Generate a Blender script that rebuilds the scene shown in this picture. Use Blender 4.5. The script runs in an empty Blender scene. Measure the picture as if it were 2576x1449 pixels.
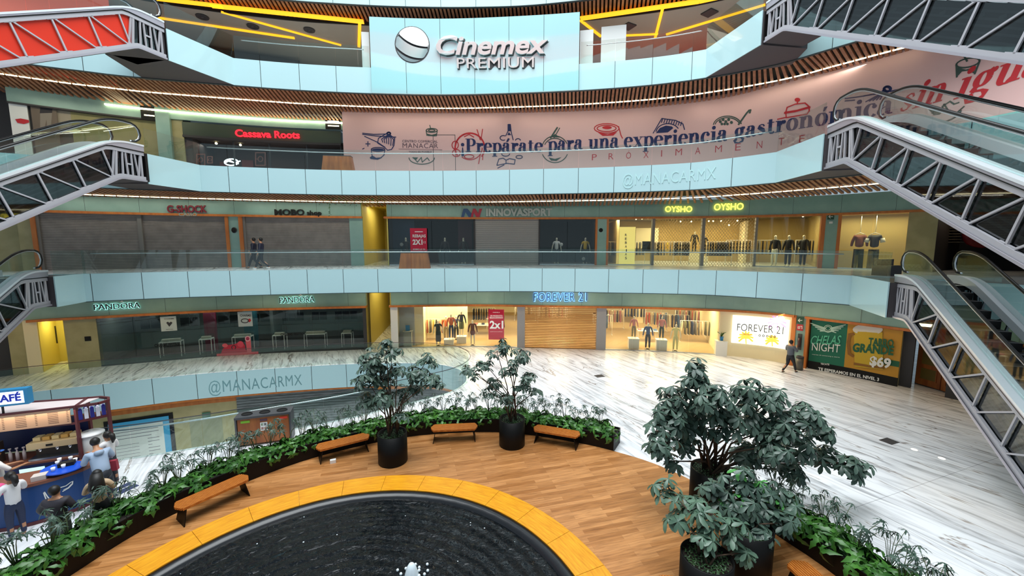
import bpy, bmesh, math, random
from mathutils import Vector, Matrix
random.seed(7)
S = bpy.context.scene
C = S.collection
PI = math.pi
# ------------------------------------------------------------ camera, world, sky light, exposure
CZ = 6.6                                    # eye height over the fountain court
TH = math.atan(112.5 / 1000)                # the camera looks slightly down
cam = bpy.data.cameras.new('camera'); cam.sensor_width = 36; cam.lens = 36 * 1000 / 2576
cam.clip_end = 400
camo = bpy.data.objects.new('camera', cam); C.objects.link(camo)
camo.location = (0, 0, CZ); camo.rotation_euler = (PI / 2 - TH, 0, 0)
S.camera = camo
S.view_settings.view_transform = 'Standard'; S.view_settings.look = 'None'
S.view_settings.gamma = 1; S.view_settings.use_curve_mapping = False
S.view_settings.exposure = 0.0
S.cycles.use_denoising = True
S.cycles.max_bounces = 8; S.cycles.transparent_max_bounces = 16
S.cycles.sample_clamp_indirect = 6
w = bpy.data.worlds.new('sky'); S.world = w; w.use_nodes = True
w.node_tree.nodes['Background'].inputs[0].default_value = (.62, .80, .92, 1)
w.node_tree.nodes['Background'].inputs[1].default_value = .52
def area(name, loc, rot, sx, sy, power, colr):
    l = bpy.data.lights.new(name, 'AREA'); l.shape = 'RECTANGLE'; l.size = sx; l.size_y = sy
    l.energy = power; l.color = colr
    o = bpy.data.objects.new(name, l); C.objects.link(o); o.location = loc; o.rotation_euler = rot
    return o
area('skylight', (-1.5, 8.5, 34), (0, 0, 0), 26, 23, 15500, (.93, .98, 1))
# ------------------------------------------------------------ picking places in plan
def ray(px, py):
    u = (px - 1288) / 1000; v = (py - 724.5) / 1000
    return Vector((u, math.cos(TH) - v * math.sin(TH), -math.sin(TH) - v * math.cos(TH)))
def at(px, py, z=0.):
    r = ray(px, py); t = (z - CZ) / r.z
    return Vector((r.x * t, r.y * t, z))
def atY(px, py, Y):
    r = ray(px, py); t = Y / r.y
    return Vector((r.x * t, Y, CZ + r.z * t))
def srgb(h):
    h = h.lstrip('#'); c = [int(h[i:i + 2], 16) / 255 for i in (0, 2, 4)]
    return tuple((x / 12.92 if x <= .04045 else ((x + .055) / 1.055) ** 2.4) for x in c)
class Curve:
    """a wall or edge line in plan, left to right; offsets point towards the court"""
    ext = True
    def __init__(s, pts, step=.3):
        P = [Vector((p[0], p[1])) for p in pts]
        P = [P[0] * 2 - P[1]] + P + [P[-1] * 2 - P[-2]]
        d = []
        for i in range(1, len(P) - 2):
            n = max(2, int((P[i + 1] - P[i]).length / step))
            for k in range(n):
                t = k / n; a, b, c, e = P[i - 1:i + 3]
                d.append(.5 * ((2 * b) + (c - a) * t + (2 * a - 5 * b + 4 * c - e) * t * t + (3 * b - a - 3 * c + e) * t ** 3))
        d.append(P[-2])
        s.p = d; s.L = [0]
        for a, b in zip(d, d[1:]): s.L.append(s.L[-1] + (b - a).length)
        s.T = []
        for i in range(len(d)):
            t = d[min(i + 1, len(d) - 1)] - d[max(i - 1, 0)]; s.T.append(t.normalized())
        s.end = s.L[-1]
    def idx(s, q):
        q = min(max(q, 0), s.end - 1e-6); lo, hi = 0, len(s.L) - 1
        while hi - lo > 1:
            m = (lo + hi) // 2
            if s.L[m] <= q: lo = m
            else: hi = m
        return lo, (q - s.L[lo]) / (s.L[lo + 1] - s.L[lo])
    def tan(s, q):
        i, f = s.idx(q); return (s.T[i] * (1 - f) + s.T[i + 1] * f).normalized()
    def P(s, q, off=0., z=0.):
        i, f = s.idx(q); p = s.p[i] * (1 - f) + s.p[i + 1] * f; t = s.tan(q)
        ex = q - min(max(q, 0), s.end); p = p + t * ex
        return Vector((p.x + t.y * off, p.y - t.x * off, z))
    def hit(s, px, py, off=0.):
        r = ray(px, py); best = None
        n = len(s.p)
        pts = s.p if not off else [Vector((p.x + t.y * off, p.y - t.x * off)) for p, t in zip(s.p, s.T)]
        for i in range(n - 1):
            a = pts[i]; d = pts[i + 1] - a
            den = r.x * d.y - r.y * d.x
            if abs(den) < 1e-9: continue
            t = (a.x * d.y - a.y * d.x) / den
            f = (a.x * r.y - a.y * r.x) / den
            lo = -1e9 if i == 0 and s.ext else 0; hi = 1e9 if i == n - 2 and s.ext else 1
            if t > 0 and lo <= f <= hi and (best is None or t < best[0]):
                best = (t, s.L[i] + f * (s.L[i + 1] - s.L[i]))
        return best[1], CZ + r.z * best[0]
    def rz(s, q): t = s.tan(q); return math.atan2(t.y, t.x)
# ------------------------------------------------------------ mesh builder and object tagging
class MB:
    def __init__(s): s.v = []; s.f = []; s.m = []; s.sm = []
    def add(s, vs, fs, m=0, smooth=False):
        b = len(s.v); s.v += [tuple(v) for v in vs]
        for f in fs: s.f.append([b + i for i in f]); s.m.append(m); s.sm.append(smooth)
        return s
    def box(s, c, size, rz=0., m=0, taper=1.):
        x, y, z = [q / 2 for q in size]; cs, sn = math.cos(rz), math.sin(rz); vs = []
        for dz in (-1, 1):
            k = taper if dz > 0 else 1
            for dx, dy in ((-1, -1), (1, -1), (1, 1), (-1, 1)):
                X, Y = dx * x * k, dy * y * k
                vs.append((c[0] + X * cs - Y * sn, c[1] + X * sn + Y * cs, c[2] + dz * z))
        return s.add(vs, [(3, 2, 1, 0), (4, 5, 6, 7), (0, 1, 5, 4), (1, 2, 6, 5), (2, 3, 7, 6), (3, 0, 4, 7)], m)
    def bar(s, p, q, wd, h, m=0, up=(0, 0, 1)):
        p, q = Vector(p), Vector(q); d = (q - p).normalized(); u = Vector(up)
        if abs(d.dot(u)) > .98: u = Vector((0, 1, 0)) if abs(d.y) < .9 else Vector((1, 0, 0))
        a = d.cross(u).normalized() * wd / 2; b = a.cross(d).normalized() * h / 2
        vs = [p - a - b, p + a - b, p + a + b, p - a + b, q - a - b, q + a - b, q + a + b, q - a + b]
        return s.add(vs, [(3, 2, 1, 0), (4, 5, 6, 7), (0, 1, 5, 4), (1, 2, 6, 5), (2, 3, 7, 6), (3, 0, 4, 7)], m)
    def tube(s, pts, r, n=8, m=0, caps=True):
        pts = [Vector(p) for p in pts]; rs = r if isinstance(r, (list, tuple)) else [r] * len(pts)
        ref = None; vs = []
        for i, p in enumerate(pts):
            d = (pts[min(i + 1, len(pts) - 1)] - pts[max(i - 1, 0)]).normalized()
            if ref is None: ref = d.orthogonal().normalized()
            a = (ref - d * ref.dot(d))
            a = a.normalized() if a.length > 1e-4 else d.orthogonal().normalized()
            ref = a; b = d.cross(a)
            for k in range(n):
                t = 2 * PI * k / n; vs.append(p + (a * math.cos(t) + b * math.sin(t)) * rs[i])
        fs = []
        for i in range(len(pts) - 1):
            for k in range(n):
                k2 = (k + 1) % n; fs.append((i * n + k, i * n + k2, (i + 1) * n + k2, (i + 1) * n + k))
        s.add(vs, fs, m, True)
        if caps:
            b = len(s.v) - len(vs); e = b + (len(pts) - 1) * n
            s.f.append([b + k for k in reversed(range(n))]); s.m.append(m); s.sm.append(False)
            s.f.append([e + k for k in range(n)]); s.m.append(m); s.sm.append(False)
        return s
    def lathe(s, c, prof, n=24, m=0, smooth=True, sy=1.):
        vs = [(c[0] + r * math.cos(2 * PI * k / n), c[1] + sy * r * math.sin(2 * PI * k / n), c[2] + z) for r, z in prof for k in range(n)]
        fs = []
        for i in range(len(prof) - 1):
            for k in range(n):
                k2 = (k + 1) % n; fs.append((i * n + k, i * n + k2, (i + 1) * n + k2, (i + 1) * n + k))
        s.add(vs, fs, m, smooth); b = len(s.v) - len(vs)
        for i, rev in ((0, True), (len(prof) - 1, False)):
            if prof[i][0] > 1e-4:
                r_ = [b + i * n + k for k in range(n)]
                s.f.append(r_[::-1] if rev else r_); s.m.append(m); s.sm.append(False)
        return s
    def prism(s, poly, z0, z1, m=0, side=None):
        n = len(poly); vs = [(p[0], p[1], z0) for p in poly] + [(p[0], p[1], z1) for p in poly]
        s.add(vs, [list(range(n))[::-1], list(range(n, 2 * n))], m)
        b = len(s.v) - 2 * n
        for i in range(n):
            j = (i + 1) % n; s.f.append([b + i, b + j, b + n + j, b + n + i]); s.m.append(m if side is None else side); s.sm.append(False)
        return s
    def curved(s, cv, s0, s1, z0, z1, o0, o1, m=0, step=.6):
        """box following a wall line from s0 to s1 between offsets o0 and o1"""
        n = max(1, int(abs(s1 - s0) / step)); vs = []
        for i in range(n + 1):
            q = s0 + (s1 - s0) * i / n
            vs += [cv.P(q, o0, z0), cv.P(q, o1, z0), cv.P(q, o1, z1), cv.P(q, o0, z1)]
        fs = [(0, 1, 2, 3), tuple(4 * n + k for k in (3, 2, 1, 0))]
        for i in range(n):
            a = 4 * i
            for k in range(4):
                k2 = (k + 1) % 4; fs.append((a + k, a + 4 + k, a + 4 + k2, a + k2))
        return s.add(vs, fs, m)
    def sphere(s, c, r, m=0, nu=12, nv=8, sc=(1, 1, 1)):
        prof = []; vs = [(c[0], c[1], c[2] - r * sc[2])]
        for j in range(1, nv):
            a = -PI / 2 + PI * j / nv
            for i in range(nu):
                b = 2 * PI * i / nu
                vs.append((c[0] + r * sc[0] * math.cos(a) * math.cos(b), c[1] + r * sc[1] * math.cos(a) * math.sin(b), c[2] + r * sc[2] * math.sin(a)))
        vs.append((c[0], c[1], c[2] + r * sc[2])); fs = []
        for i in range(nu): fs.append((0, 1 + (i + 1) % nu, 1 + i)); fs.append((len(vs) - 1, 1 + (nv - 2) * nu + i, 1 + (nv - 2) * nu + (i + 1) % nu))
        for j in range(nv - 2):
            for i in range(nu):
                a = 1 + j * nu + i; b = 1 + j * nu + (i + 1) % nu; fs.append((a, b, b + nu, a + nu))
        return s.add(vs, fs, m, True)
    def build(s, name, mats, parent=None, local=False):
        off = Vector((0, 0, 0)); q = parent
        while q is not None and not local: off += q.location; q = q.parent
        me = bpy.data.meshes.new(name)
        me.from_pydata([(v[0] - off.x, v[1] - off.y, v[2] - off.z) for v in s.v], [], s.f)
        if not isinstance(mats, (list, tuple)): mats = [mats]
        for mt in mats: me.materials.append(mt)
        me.polygons.foreach_set('material_index', s.m); me.polygons.foreach_set('use_smooth', s.sm)
        me.update()
        o = bpy.data.objects.new(name, me); C.objects.link(o)
        if parent is not None: o.parent = parent
        return o
def tag(o, label=None, cat=None, group=None, kind=None):
    if label: o['label'] = label
    if cat: o['category'] = cat
    if group: o['group'] = group
    if kind: o['kind'] = kind
    return o
def thing(name, label, cat, loc=(0, 0, 0), group=None):
    o = bpy.data.objects.new(name, None); C.objects.link(o); o.location = loc
    o.empty_display_size = .2
    return tag(o, label, cat, group)
def one(name, mb, mats, label, cat, group=None):
    return tag(mb.build(name, mats), label, cat, group)
def struct(name, mb, mats, label, cat='wall'):
    return tag(mb.build(name, mats), label, cat, kind='structure')
def copy_tree(o, parent=None):
    c = o.copy(); C.objects.link(c)
    if parent is not None: c.parent = parent
    for ch in list(o.children): copy_tree(ch, c)
    return c
# ------------------------------------------------------------ materials
def mat(name, colr, rough=.5, metal=0., emit=0., ecol=None, coat=0., spec=None, cior=1.5):
    m = bpy.data.materials.new(name); m.use_nodes = True; b = m.node_tree.nodes['Principled BSDF']
    c = srgb(colr) if isinstance(colr, str) else colr
    b.inputs['Base Color'].default_value = (*c, 1); b.inputs['Roughness'].default_value = rough
    b.inputs['Metallic'].default_value = metal
    if emit:
        e = srgb(ecol) if isinstance(ecol, str) else (ecol or c)
        b.inputs['Emission Color'].default_value = (*e, 1); b.inputs['Emission Strength'].default_value = emit
    if coat: b.inputs['Coat Weight'].default_value = coat; b.inputs['Coat Roughness'].default_value = .03; b.inputs['Coat IOR'].default_value = cior
    if spec is not None: b.inputs['Specular IOR Level'].default_value = spec
    return m
def nodes(m): return m.node_tree.nodes, m.node_tree.links, m.node_tree.nodes['Principled BSDF']
def noisy(name, c1, c2, scale=4., rough=.5, detail=4., stretch=(1, 1, 1), rot=0., bump=0., metal=0., coat=0., lo=.35, hi=.65):
    m = mat(name, c1, rough, metal, coat=coat); n, l, b = nodes(m)
    tc = n.new('ShaderNodeTexCoord'); mp = n.new('ShaderNodeMapping'); mp.inputs['Scale'].default_value = stretch
    mp.inputs['Rotation'].default_value[2] = rot
    tx = n.new('ShaderNodeTexNoise'); tx.inputs['Scale'].default_value = scale; tx.inputs['Detail'].default_value = detail
    rp = n.new('ShaderNodeValToRGB'); e = rp.color_ramp.elements
    e[0].position = lo; e[1].position = hi; e[0].color = (*srgb(c1), 1); e[1].color = (*srgb(c2), 1)
    l.new(tc.outputs['Object'], mp.inputs[0]); l.new(mp.outputs[0], tx.inputs[0]); l.new(tx.outputs[0], rp.inputs[0]); l.new(rp.outputs[0], b.inputs['Base Color'])
    if bump:
        bp = n.new('ShaderNodeBump'); bp.inputs['Strength'].default_value = bump; l.new(tx.outputs[0], bp.inputs['Height']); l.new(bp.outputs[0], b.inputs['Normal'])
    return m
def glass(name, tint='f2faf8', refl=.055, rough=.02, cap=.10):
    m = bpy.data.materials.new(name); m.use_nodes = True; n, l = m.node_tree.nodes, m.node_tree.links
    n.remove(n['Principled BSDF']); out = n['Material Output']
    t = n.new('ShaderNodeBsdfTransparent'); t.inputs[0].default_value = (*srgb(tint), 1)
    g = n.new('ShaderNodeBsdfGlossy'); g.inputs['Roughness'].default_value = rough
    fr = n.new('ShaderNodeFresnel'); fr.inputs[0].default_value = 1.5
    ad = n.new('ShaderNodeMath'); ad.operation = 'ADD'; ad.inputs[1].default_value = refl - .04; ad.use_clamp = True
    mn = n.new('ShaderNodeMath'); mn.operation = 'MINIMUM'; mn.inputs[1].default_value = cap
    mx = n.new('ShaderNodeMixShader')
    l.new(fr.outputs[0], ad.inputs[0]); l.new(ad.outputs[0], mn.inputs[0]); l.new(mn.outputs[0], mx.inputs[0]); l.new(t.outputs[0], mx.inputs[1]); l.new(g.outputs[0], mx.inputs[2]); l.new(mx.outputs[0], out.inputs[0])
    return m
def reflection_tint(name, tint, body):
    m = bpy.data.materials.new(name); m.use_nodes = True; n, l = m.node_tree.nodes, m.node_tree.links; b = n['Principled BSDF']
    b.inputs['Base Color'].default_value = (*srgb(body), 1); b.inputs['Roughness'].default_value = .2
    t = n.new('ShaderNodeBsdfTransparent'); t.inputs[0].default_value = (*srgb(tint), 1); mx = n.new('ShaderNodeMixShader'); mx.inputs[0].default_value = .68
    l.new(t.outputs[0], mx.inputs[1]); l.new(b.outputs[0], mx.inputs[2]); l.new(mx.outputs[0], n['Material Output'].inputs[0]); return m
def marble(name):
    m = mat(name, 'e9eaee', .2, spec=.4); n, l, b = nodes(m)
    tc = n.new('ShaderNodeTexCoord')
    mr = n.new('ShaderNodeMapping'); mr.inputs['Rotation'].default_value[2] = R(62); l.new(tc.outputs['Object'], mr.inputs[0])
    mp = n.new('ShaderNodeMapping'); mp.inputs['Scale'].default_value = (.22, 1.7, 1); l.new(mr.outputs[0], mp.inputs[0])
    n1 = n.new('ShaderNodeTexNoise'); n1.inputs['Scale'].default_value = 2.4; n1.inputs['Detail'].default_value = 9; n1.inputs['Distortion'].default_value = 1.2
    r1 = n.new('ShaderNodeValToRGB'); e = r1.color_ramp.elements
    e[0].position = .27; e[0].color = (*srgb('98999b'), 1); e[1].position = .57; e[1].color = (*srgb('f2f3f5'), 1)
    x = e.new(.43); x.color = (*srgb('d9dadd'), 1)
    n2 = n.new('ShaderNodeTexNoise'); n2.inputs['Scale'].default_value = .8; n2.inputs['Detail'].default_value = 6; n2.inputs['Distortion'].default_value = .7
    r2 = n.new('ShaderNodeValToRGB'); e2 = r2.color_ramp.elements       # thin dark veins
    e2[0].position = .490; e2[0].color = (1, 1, 1, 1); e2[1].position = .51; e2[1].color = (1, 1, 1, 1)
    v = e2.new(.5); v.color = (*srgb('8d7a6a'), 1)
    mx = n.new('ShaderNodeMixRGB'); mx.blend_type = 'MULTIPLY'; mx.inputs[0].default_value = .85
    br = n.new('ShaderNodeTexBrick'); br.inputs['Scale'].default_value = 1; br.offset = 0
    br.inputs['Brick Width'].default_value = 2.9; br.inputs['Row Height'].default_value = 2.9; br.inputs['Mortar Size'].default_value = .006
    br.inputs['Color1'].default_value = (1, 1, 1, 1); br.inputs['Color2'].default_value = (.93, .93, .94, 1); br.inputs['Mortar'].default_value = (.45, .45, .46, 1)
    mp3 = n.new('ShaderNodeMapping'); mp3.inputs['Rotation'].default_value[2] = R(-20)
    m2 = n.new('ShaderNodeMixRGB'); m2.blend_type = 'MULTIPLY'; m2.inputs[0].default_value = 1
    l.new(mp.outputs[0], n1.inputs[0]); l.new(mp.outputs[0], n2.inputs[0])
    l.new(tc.outputs['Object'], mp3.inputs[0]); l.new(mp3.outputs[0], br.inputs[0])
    l.new(n1.outputs[0], r1.inputs[0]); l.new(n2.outputs[0], r2.inputs[0])
    l.new(r1.outputs[0], mx.inputs[1]); l.new(r2.outputs[0], mx.inputs[2])
    l.new(mx.outputs[0], m2.inputs[1]); l.new(br.outputs[0], m2.inputs[2]); l.new(m2.outputs[0], b.inputs['Base Color'])
    return m
def R(d): return math.radians(d)
def planks(name):
    m = mat(name, 'b98255', .38); n, l, b = nodes(m)
    tc = n.new('ShaderNodeTexCoord'); mp = n.new('ShaderNodeMapping'); mp.inputs['Rotation'].default_value[2] = R(-15)
    br = n.new('ShaderNodeTexBrick'); br.inputs['Scale'].default_value = 1; br.offset = .37
    br.inputs['Brick Width'].default_value = 1.25; br.inputs['Row Height'].default_value = .125; br.inputs['Mortar Size'].default_value = .0012
    br.inputs['Color1'].default_value = (*srgb('cc9058'), 1); br.inputs['Color2'].default_value = (*srgb('a66c38'), 1); br.inputs['Mortar'].default_value = (*srgb('8a5a36'), 1)
    mp2 = n.new('ShaderNodeMapping'); mp2.inputs['Scale'].default_value = (1.2, 14, 1)
    nz = n.new('ShaderNodeTexNoise'); nz.inputs['Scale'].default_value = 1.5; nz.inputs['Detail'].default_value = 6; nz.inputs['Distortion'].default_value = .6
    rp = n.new('ShaderNodeValToRGB'); e = rp.color_ramp.elements; e[0].position = .3; e[0].color = (.55, .5, .45, 1); e[1].position = .6; e[1].color = (1, 1, 1, 1)
    mx = n.new('ShaderNodeMixRGB'); mx.blend_type = 'MULTIPLY'; mx.inputs[0].default_value = .8
    l.new(tc.outputs['Object'], mp.inputs[0]); l.new(mp.outputs[0], br.inputs[0]); l.new(mp.outputs[0], mp2.inputs[0]); l.new(mp2.outputs[0], nz.inputs[0])
    l.new(nz.outputs[0], rp.inputs[0]); l.new(br.outputs[0], mx.inputs[1]); l.new(rp.outputs[0], mx.inputs[2]); l.new(mx.outputs[0], b.inputs['Base Color'])
    return m
def water(name, cx, cy):
    m = mat(name, '0a0e12', .04); n, l, b = nodes(m); b.inputs['IOR'].default_value = 1.33
    tc = n.new('ShaderNodeTexCoord'); mp = n.new('ShaderNodeMapping'); mp.inputs['Location'].default_value = (-cx, -cy, 0)
    wv = n.new('ShaderNodeTexWave'); wv.wave_type = 'RINGS'; wv.rings_direction = 'Z'; wv.inputs['Scale'].default_value = 1.1; wv.inputs['Distortion'].default_value = 2.2; wv.inputs['Detail'].default_value = 2
    nz = n.new('ShaderNodeTexNoise'); nz.inputs['Scale'].default_value = 5.; nz.inputs['Detail'].default_value = 4; nz.inputs['Distortion'].default_value = .8
    ad = n.new('ShaderNodeMath'); ad.operation = 'MULTIPLY_ADD'; ad.inputs[1].default_value = .5
    bp = n.new('ShaderNodeBump'); bp.inputs['Strength'].default_value = 1; bp.inputs['Distance'].default_value = .032
    l.new(tc.outputs['Object'], mp.inputs[0]); l.new(mp.outputs[0], wv.inputs[0]); l.new(tc.outputs['Object'], nz.inputs[0])
    l.new(wv.outputs['Fac'], ad.inputs[0]); l.new(nz.outputs[0], ad.inputs[2]); l.new(ad.outputs[0], bp.inputs['Height']); l.new(bp.outputs[0], b.inputs['Normal'])
    return m
M = dict(
    marble=marble('white_marble'), planks=planks('oak_planks'),
    fascia=mat('cyan_glass_cladding', 'bcdee2', .22, coat=.7, cior=1.7), joint=mat('dark_joint', '2c3a3c', .6),
    teal=noisy('grey_green_panel', '86a89f', '93b4aa', 1.2, .35), slat=noisy('brown_wood_slat', '8a563a', 'a8714c', 3., .45, stretch=(1, 1, 8)),
    black=mat('black_void', '050505', .8), dark=mat('dark_grey_paint', '3a383a', .6), soffit=mat('grey_soffit', '4a4548', .6),
    led=mat('white_led_strip', 'fff6d8', .5, emit=5.5, ecol='fff3c4'), yled=mat('yellow_led_channel', 'ffb800', .5, emit=1.25, ecol='ffb62a'),
    glass=glass('railing_glass'), shopglass=glass('shop_glass', 'f2f6f4', .045, .02, .07), tglass=glass('escalator_side_glass', 'c4cccc', .07, .03, .12), reflglass=reflection_tint('red_reflection_glass', 'ff6a50', 'f2452e'),  # red in the last glass is a reflection put into its colour
    steel=mat('brushed_steel', 'c9ccd2', .28, 1.), white=mat('white_paint', 'e9e9e6', .5), lav=mat('pale_grey_metal', 'b9b4bd', .38, .5), truss=mat('grey_truss_paint', 'b6b4ba', .45, .2),
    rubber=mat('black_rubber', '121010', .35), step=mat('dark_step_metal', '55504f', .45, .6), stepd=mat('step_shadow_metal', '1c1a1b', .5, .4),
    shutter=noisy('grey_roller_shutter', '8a827c', '9a918a', 2, .5, metal=.3), orange=noisy('orange_wood_trim', 'b8672c', 'c97a38', 5, .45, stretch=(1, 1, .2)),
    yellow=mat('yellow_wall_paint', 'd6c46a', .6), olive=noisy('beige_stone', 'a39a6c', 'b3a97c', 1.5, .45), cream=mat('cream_wall', 'efe0b8', .6),
    planter=mat('black_steel', '040404', .5, spec=.25), soil=noisy('dark_soil', '14100c', '2a2016', 14, .9), amber=noisy('amber_stone', 'cf820a', 'eba621', 2.6, .3, 6, stretch=(1, 9, 1), lo=.3, hi=.7),
    wood=noisy('brown_wood', '8a4a20', 'a5602c', 6, .4, stretch=(1, 1, .15)), benchw=noisy('orange_bench_wood', 'a85a1c', 'c8782e', 9, .4, stretch=(1, 8, 1)),
    red=mat('crimson_card', 'd4143f', .5), navy=mat('navy_ink', '1f2a5a', .5), rink=mat('red_ink', 'c2242c', .5), gink=mat('green_grey_ink', '3c5048', .5),
    leaf=noisy('dark_green_leaf', '34483e', '586f60', 3, .38), leaf2=noisy('fern_green_leaf', '24501a', '4c8230', 3, .4), leafb=mat('bright_green_leaf', '4f9a48', .4), bark=noisy('brown_bark', '3a2a20', '54402f', 9, .8),
    skin=mat('skin', 'b5805e', .5), manq=mat('mannequin_white', 'efe6d2', .4), hair=mat('black_hair', '120d0b', .5), shoe=mat('dark_shoe', '1a1614', .5))
def lit(name, c, e): return mat(name, c, .5, emit=e, ecol=c)
# ------------------------------------------------------------ setting: edges, slabs, cladding, ceilings
def pts(z, *pp): return [tuple(at(x, y, z))[:2] for x, y in pp]
ZF = {1: 0., 2: 5.2, 3: 10.43, 4: 15.65, 5: 19.85}
ZB = {2: 3.95, 3: 9.18, 4: 14.4, 5: 18.6}
E2 = Curve([(-27, 12.6), (-24, 15.3), (-21.5, 17.05), (-19.6, 17.96)] + pts(3.95, (370, 751.5), (482, 747), (682, 741), (866, 736.7), (1036, 734.4), (1201, 733), (1367, 733), (1538, 736), (1720, 739.5), (1818, 743.5), (1925, 750.5), (2040, 759), (2140, 767)) + [(16.2, 15.0), (17.3, 12.3), (17.9, 9)])
E3 = Curve([(-27, 13.6), (-24, 16.2), (-21.5, 17.7), (-19.0, 19.0)] + pts(9.18, (504, 481), (668, 485.7), (855, 489.5), (1030, 490.6), (1199, 490), (1367, 487.4), (1541, 484), (1727, 477.6), (1829, 470), (1955, 458.8)) + [(13.2, 15.2), (15, 12.4), (16, 9)])
E4 = Curve([(-27, 14.6), (-24, 16.6), (-20.98, 18.43), (-19.54, 19.04), (-17.9, 19.68)] + pts(14.4, (589, 213.8), (752, 226), (935, 234.5), (1110, 238), (1281, 234.5), (1455, 227), (1638, 213), (1782, 194), (1952, 162), (2066, 129), (2164, 100)) + [(16.6, 12.5), (18, 9)])
E5 = Curve([(-27, 13), (-22, 17), (-17, 19.6), (-12, 21)] + pts(18.6, (850, 8), (1021, 15.7), (1197, 16.8), (1374, 8.7)) + [(7.3, 20.3), (10.5, 19), (13.5, 17), (16.5, 13.5), (18, 9)])
EDGE = {2: E2, 3: E3, 4: E4, 5: E5}
W1 = Curve([(-31, 13), (-27.5, 17), (-24.26, 19.82), (-22.27, 20.75), (-18.97, 22.15), (-17.26, 22.8), (-14.85, 23.4), (-9.25, 24.3), (-2.78, 24.9), (.8, 24.65), (5.3, 24.2), (8.2, 23.9), (12.3, 23.0), (14.3, 22.0), (15.6, 20.6), (17.8, 17.8), (19.5, 15), (21, 11)])
W2 = Curve([(-30, 14), (-27, 17.6), (-23.8, 20.3), (-20, 22.2), (-16.35, 23.5), (-9.7, 25.1), (-2.2, 26.0), (2.5, 26.1), (6.4, 25.8), (10.5, 25.2), (14.2, 24.2), (17.4, 22.7), (19.2, 21.2), (21, 18.8), (22.5, 15), (23.5, 10)])
W3 = Curve([(-31, 15), (-27, 19), (-22.07, 22.58), (-18.35, 24.2), (-14.26, 25.4), (-10.64, 26.0), (-5, 26.6), (1, 26.6), (7, 25.8), (13, 23), (18, 18), (21, 12)])
WB = Curve([(-10.1, 24.35), (-6.8, 24.55), (-2.07, 24.6), (2.62, 24.35), (7.1, 23.7), (10.9, 22.3), (13.1, 20.3), (15.3, 17.8), (16.7, 15.7), (17.8, 12.5), (18.6, 9)])
W4 = Curve([(-34, 16), (-28, 22), (-20, 27.5), (-10, 31), (0, 32), (10, 31), (20, 26), (27, 19), (31, 12)])
NT = [0]
def trim(mb, mats, label):
    NT[0] += 1; return struct('trim_%d' % NT[0], mb, mats, label, 'cladding')
# --- ground floor with the slot-shaped opening to the level below
hole_far = [tuple(E2.P(s_, 0))[:2] for s_ in [E2.hit(x, 740)[0] for x in (-140, -20, 78, 140, 268, 384, 493, 595, 690, 783, 872)]]
hole_far = [p for p in hole_far]
loop = hole_far + [(-6.9, 21.42), (-4.89, 21.34), (-3.68, 21.03), (-2.76, 20.27), (-2.28, 19.2), (-2.29, 18.14), (-2.85, 17.05), (-3.92, 16.18), (-4.96, 15.4), (-6.3, 14.45), (-7.88, 13.57), (-9.34, 12.78), (-10.34, 12.27), (-11.92, 11.63)] + [(-14, 11.2), (-18, 11.0), (-24, 12.0)]
VOID = Curve(loop, .25)
hp = [tuple(p) for p in VOID.p]
def floor_with_hole(name, outer, hole, z, m, label):
    bm = bmesh.new()
    def ring(P):
        v = [bm.verts.new((p[0], p[1], z)) for p in P]; return [bm.edges.new((v[i], v[(i + 1) % len(v)])) for i in range(len(v))]
    e = ring(outer) + ring(hole); bmesh.ops.triangle_fill(bm, edges=e, use_beauty=True, normal=(0, 0, 1))
    for f in bm.faces:
        if f.normal.z < 0: f.normal_flip()
    me = bpy.data.meshes.new(name); bm.to_mesh(me); me.materials.append(m)
    o = bpy.data.objects.new(name, me); C.objects.link(o); return tag(o, label, 'floor', kind='structure')
floor_with_hole('floor', [(-36, -9), (30, -9), (30, 48), (-36, 48)], hp, 0., M['marble'], 'veined white marble ground floor')
b = MB(); b.box((-12, 17, -5.3), (40, 34, .2)); struct('floor_lower', b, M['marble'], 'stone floor of the level below the slot opening', 'floor')
# teal cladding of the opening's inner edge (far side and round end)
def joints(mb, cv, s0, s1, z0, z1, step, off, m=1, wd=.022):
    q = s0
    while q <= s1: mb.curved(cv, q - wd / 2, q + wd / 2, z0, z1, off, off + .004, m); q += step
b = MB(); b.curved(VOID, 0, VOID.end, -1.3, -.002, -.03, -.003, 0, .3)
vj = VOID.hit(595, 936)[0]; joints(b, VOID, vj % 1.78, VOID.end, -1.3, 0, 1.78, -.002)
trim(b, [M['fascia'], M['joint']], 'teal glass cladding round the inside edge of the floor opening')
L0 = Curve([tuple(VOID.P(q, -.9))[:2] for q in [VOID.end * k / 60 for k in range(0, 24)]] + [(-7.4, 22), (-4, 22), (-1.8, 20.5), (-1.2, 18.6)])
L0.ext = False
def upper(k, s0=0, s1=None, W=5.6, slatW=None):
    E = EDGE[k]; zt, zb = ZF[k], ZB[k]; s1 = s1 or E.end
    b = MB(); b.curved(E, s0, s1, zt - .25, zt, -.04, -16); struct('floor_level_%d' % k, b, M['marble'], 'polished walkway floor of level %d' % k, 'floor')
    b = MB(); b.curved(E, s0, s1, zb, zt + .04, 0, -.05, 0, .3)
    return E
for k in (2, 3, 4, 5): upper(k)
def fascia(k, px_joint, extra=0):
    E = EDGE[k]; zt, zb = ZF[k], ZB[k]; b = MB(); b.curved(E, 0, E.end, zb, zt + .02, 0, -.06, 0, .3)
    j = E.hit(px_joint, 700 if k == 2 else 450 if k == 3 else 190 if k == 4 else 8)[0]
    joints(b, E, j % 1.79, E.end, zb, zt + .02, 1.79, .001)
    b.curved(E, 0, E.end, zb - .03, zb - .001, .01, -.12, 1, .5)
    trim(b, [M['fascia'], M['joint']], 'pale cyan glass fascia band along the edge of level %d' % k)
    return j % 1.79
J = {}
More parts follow.
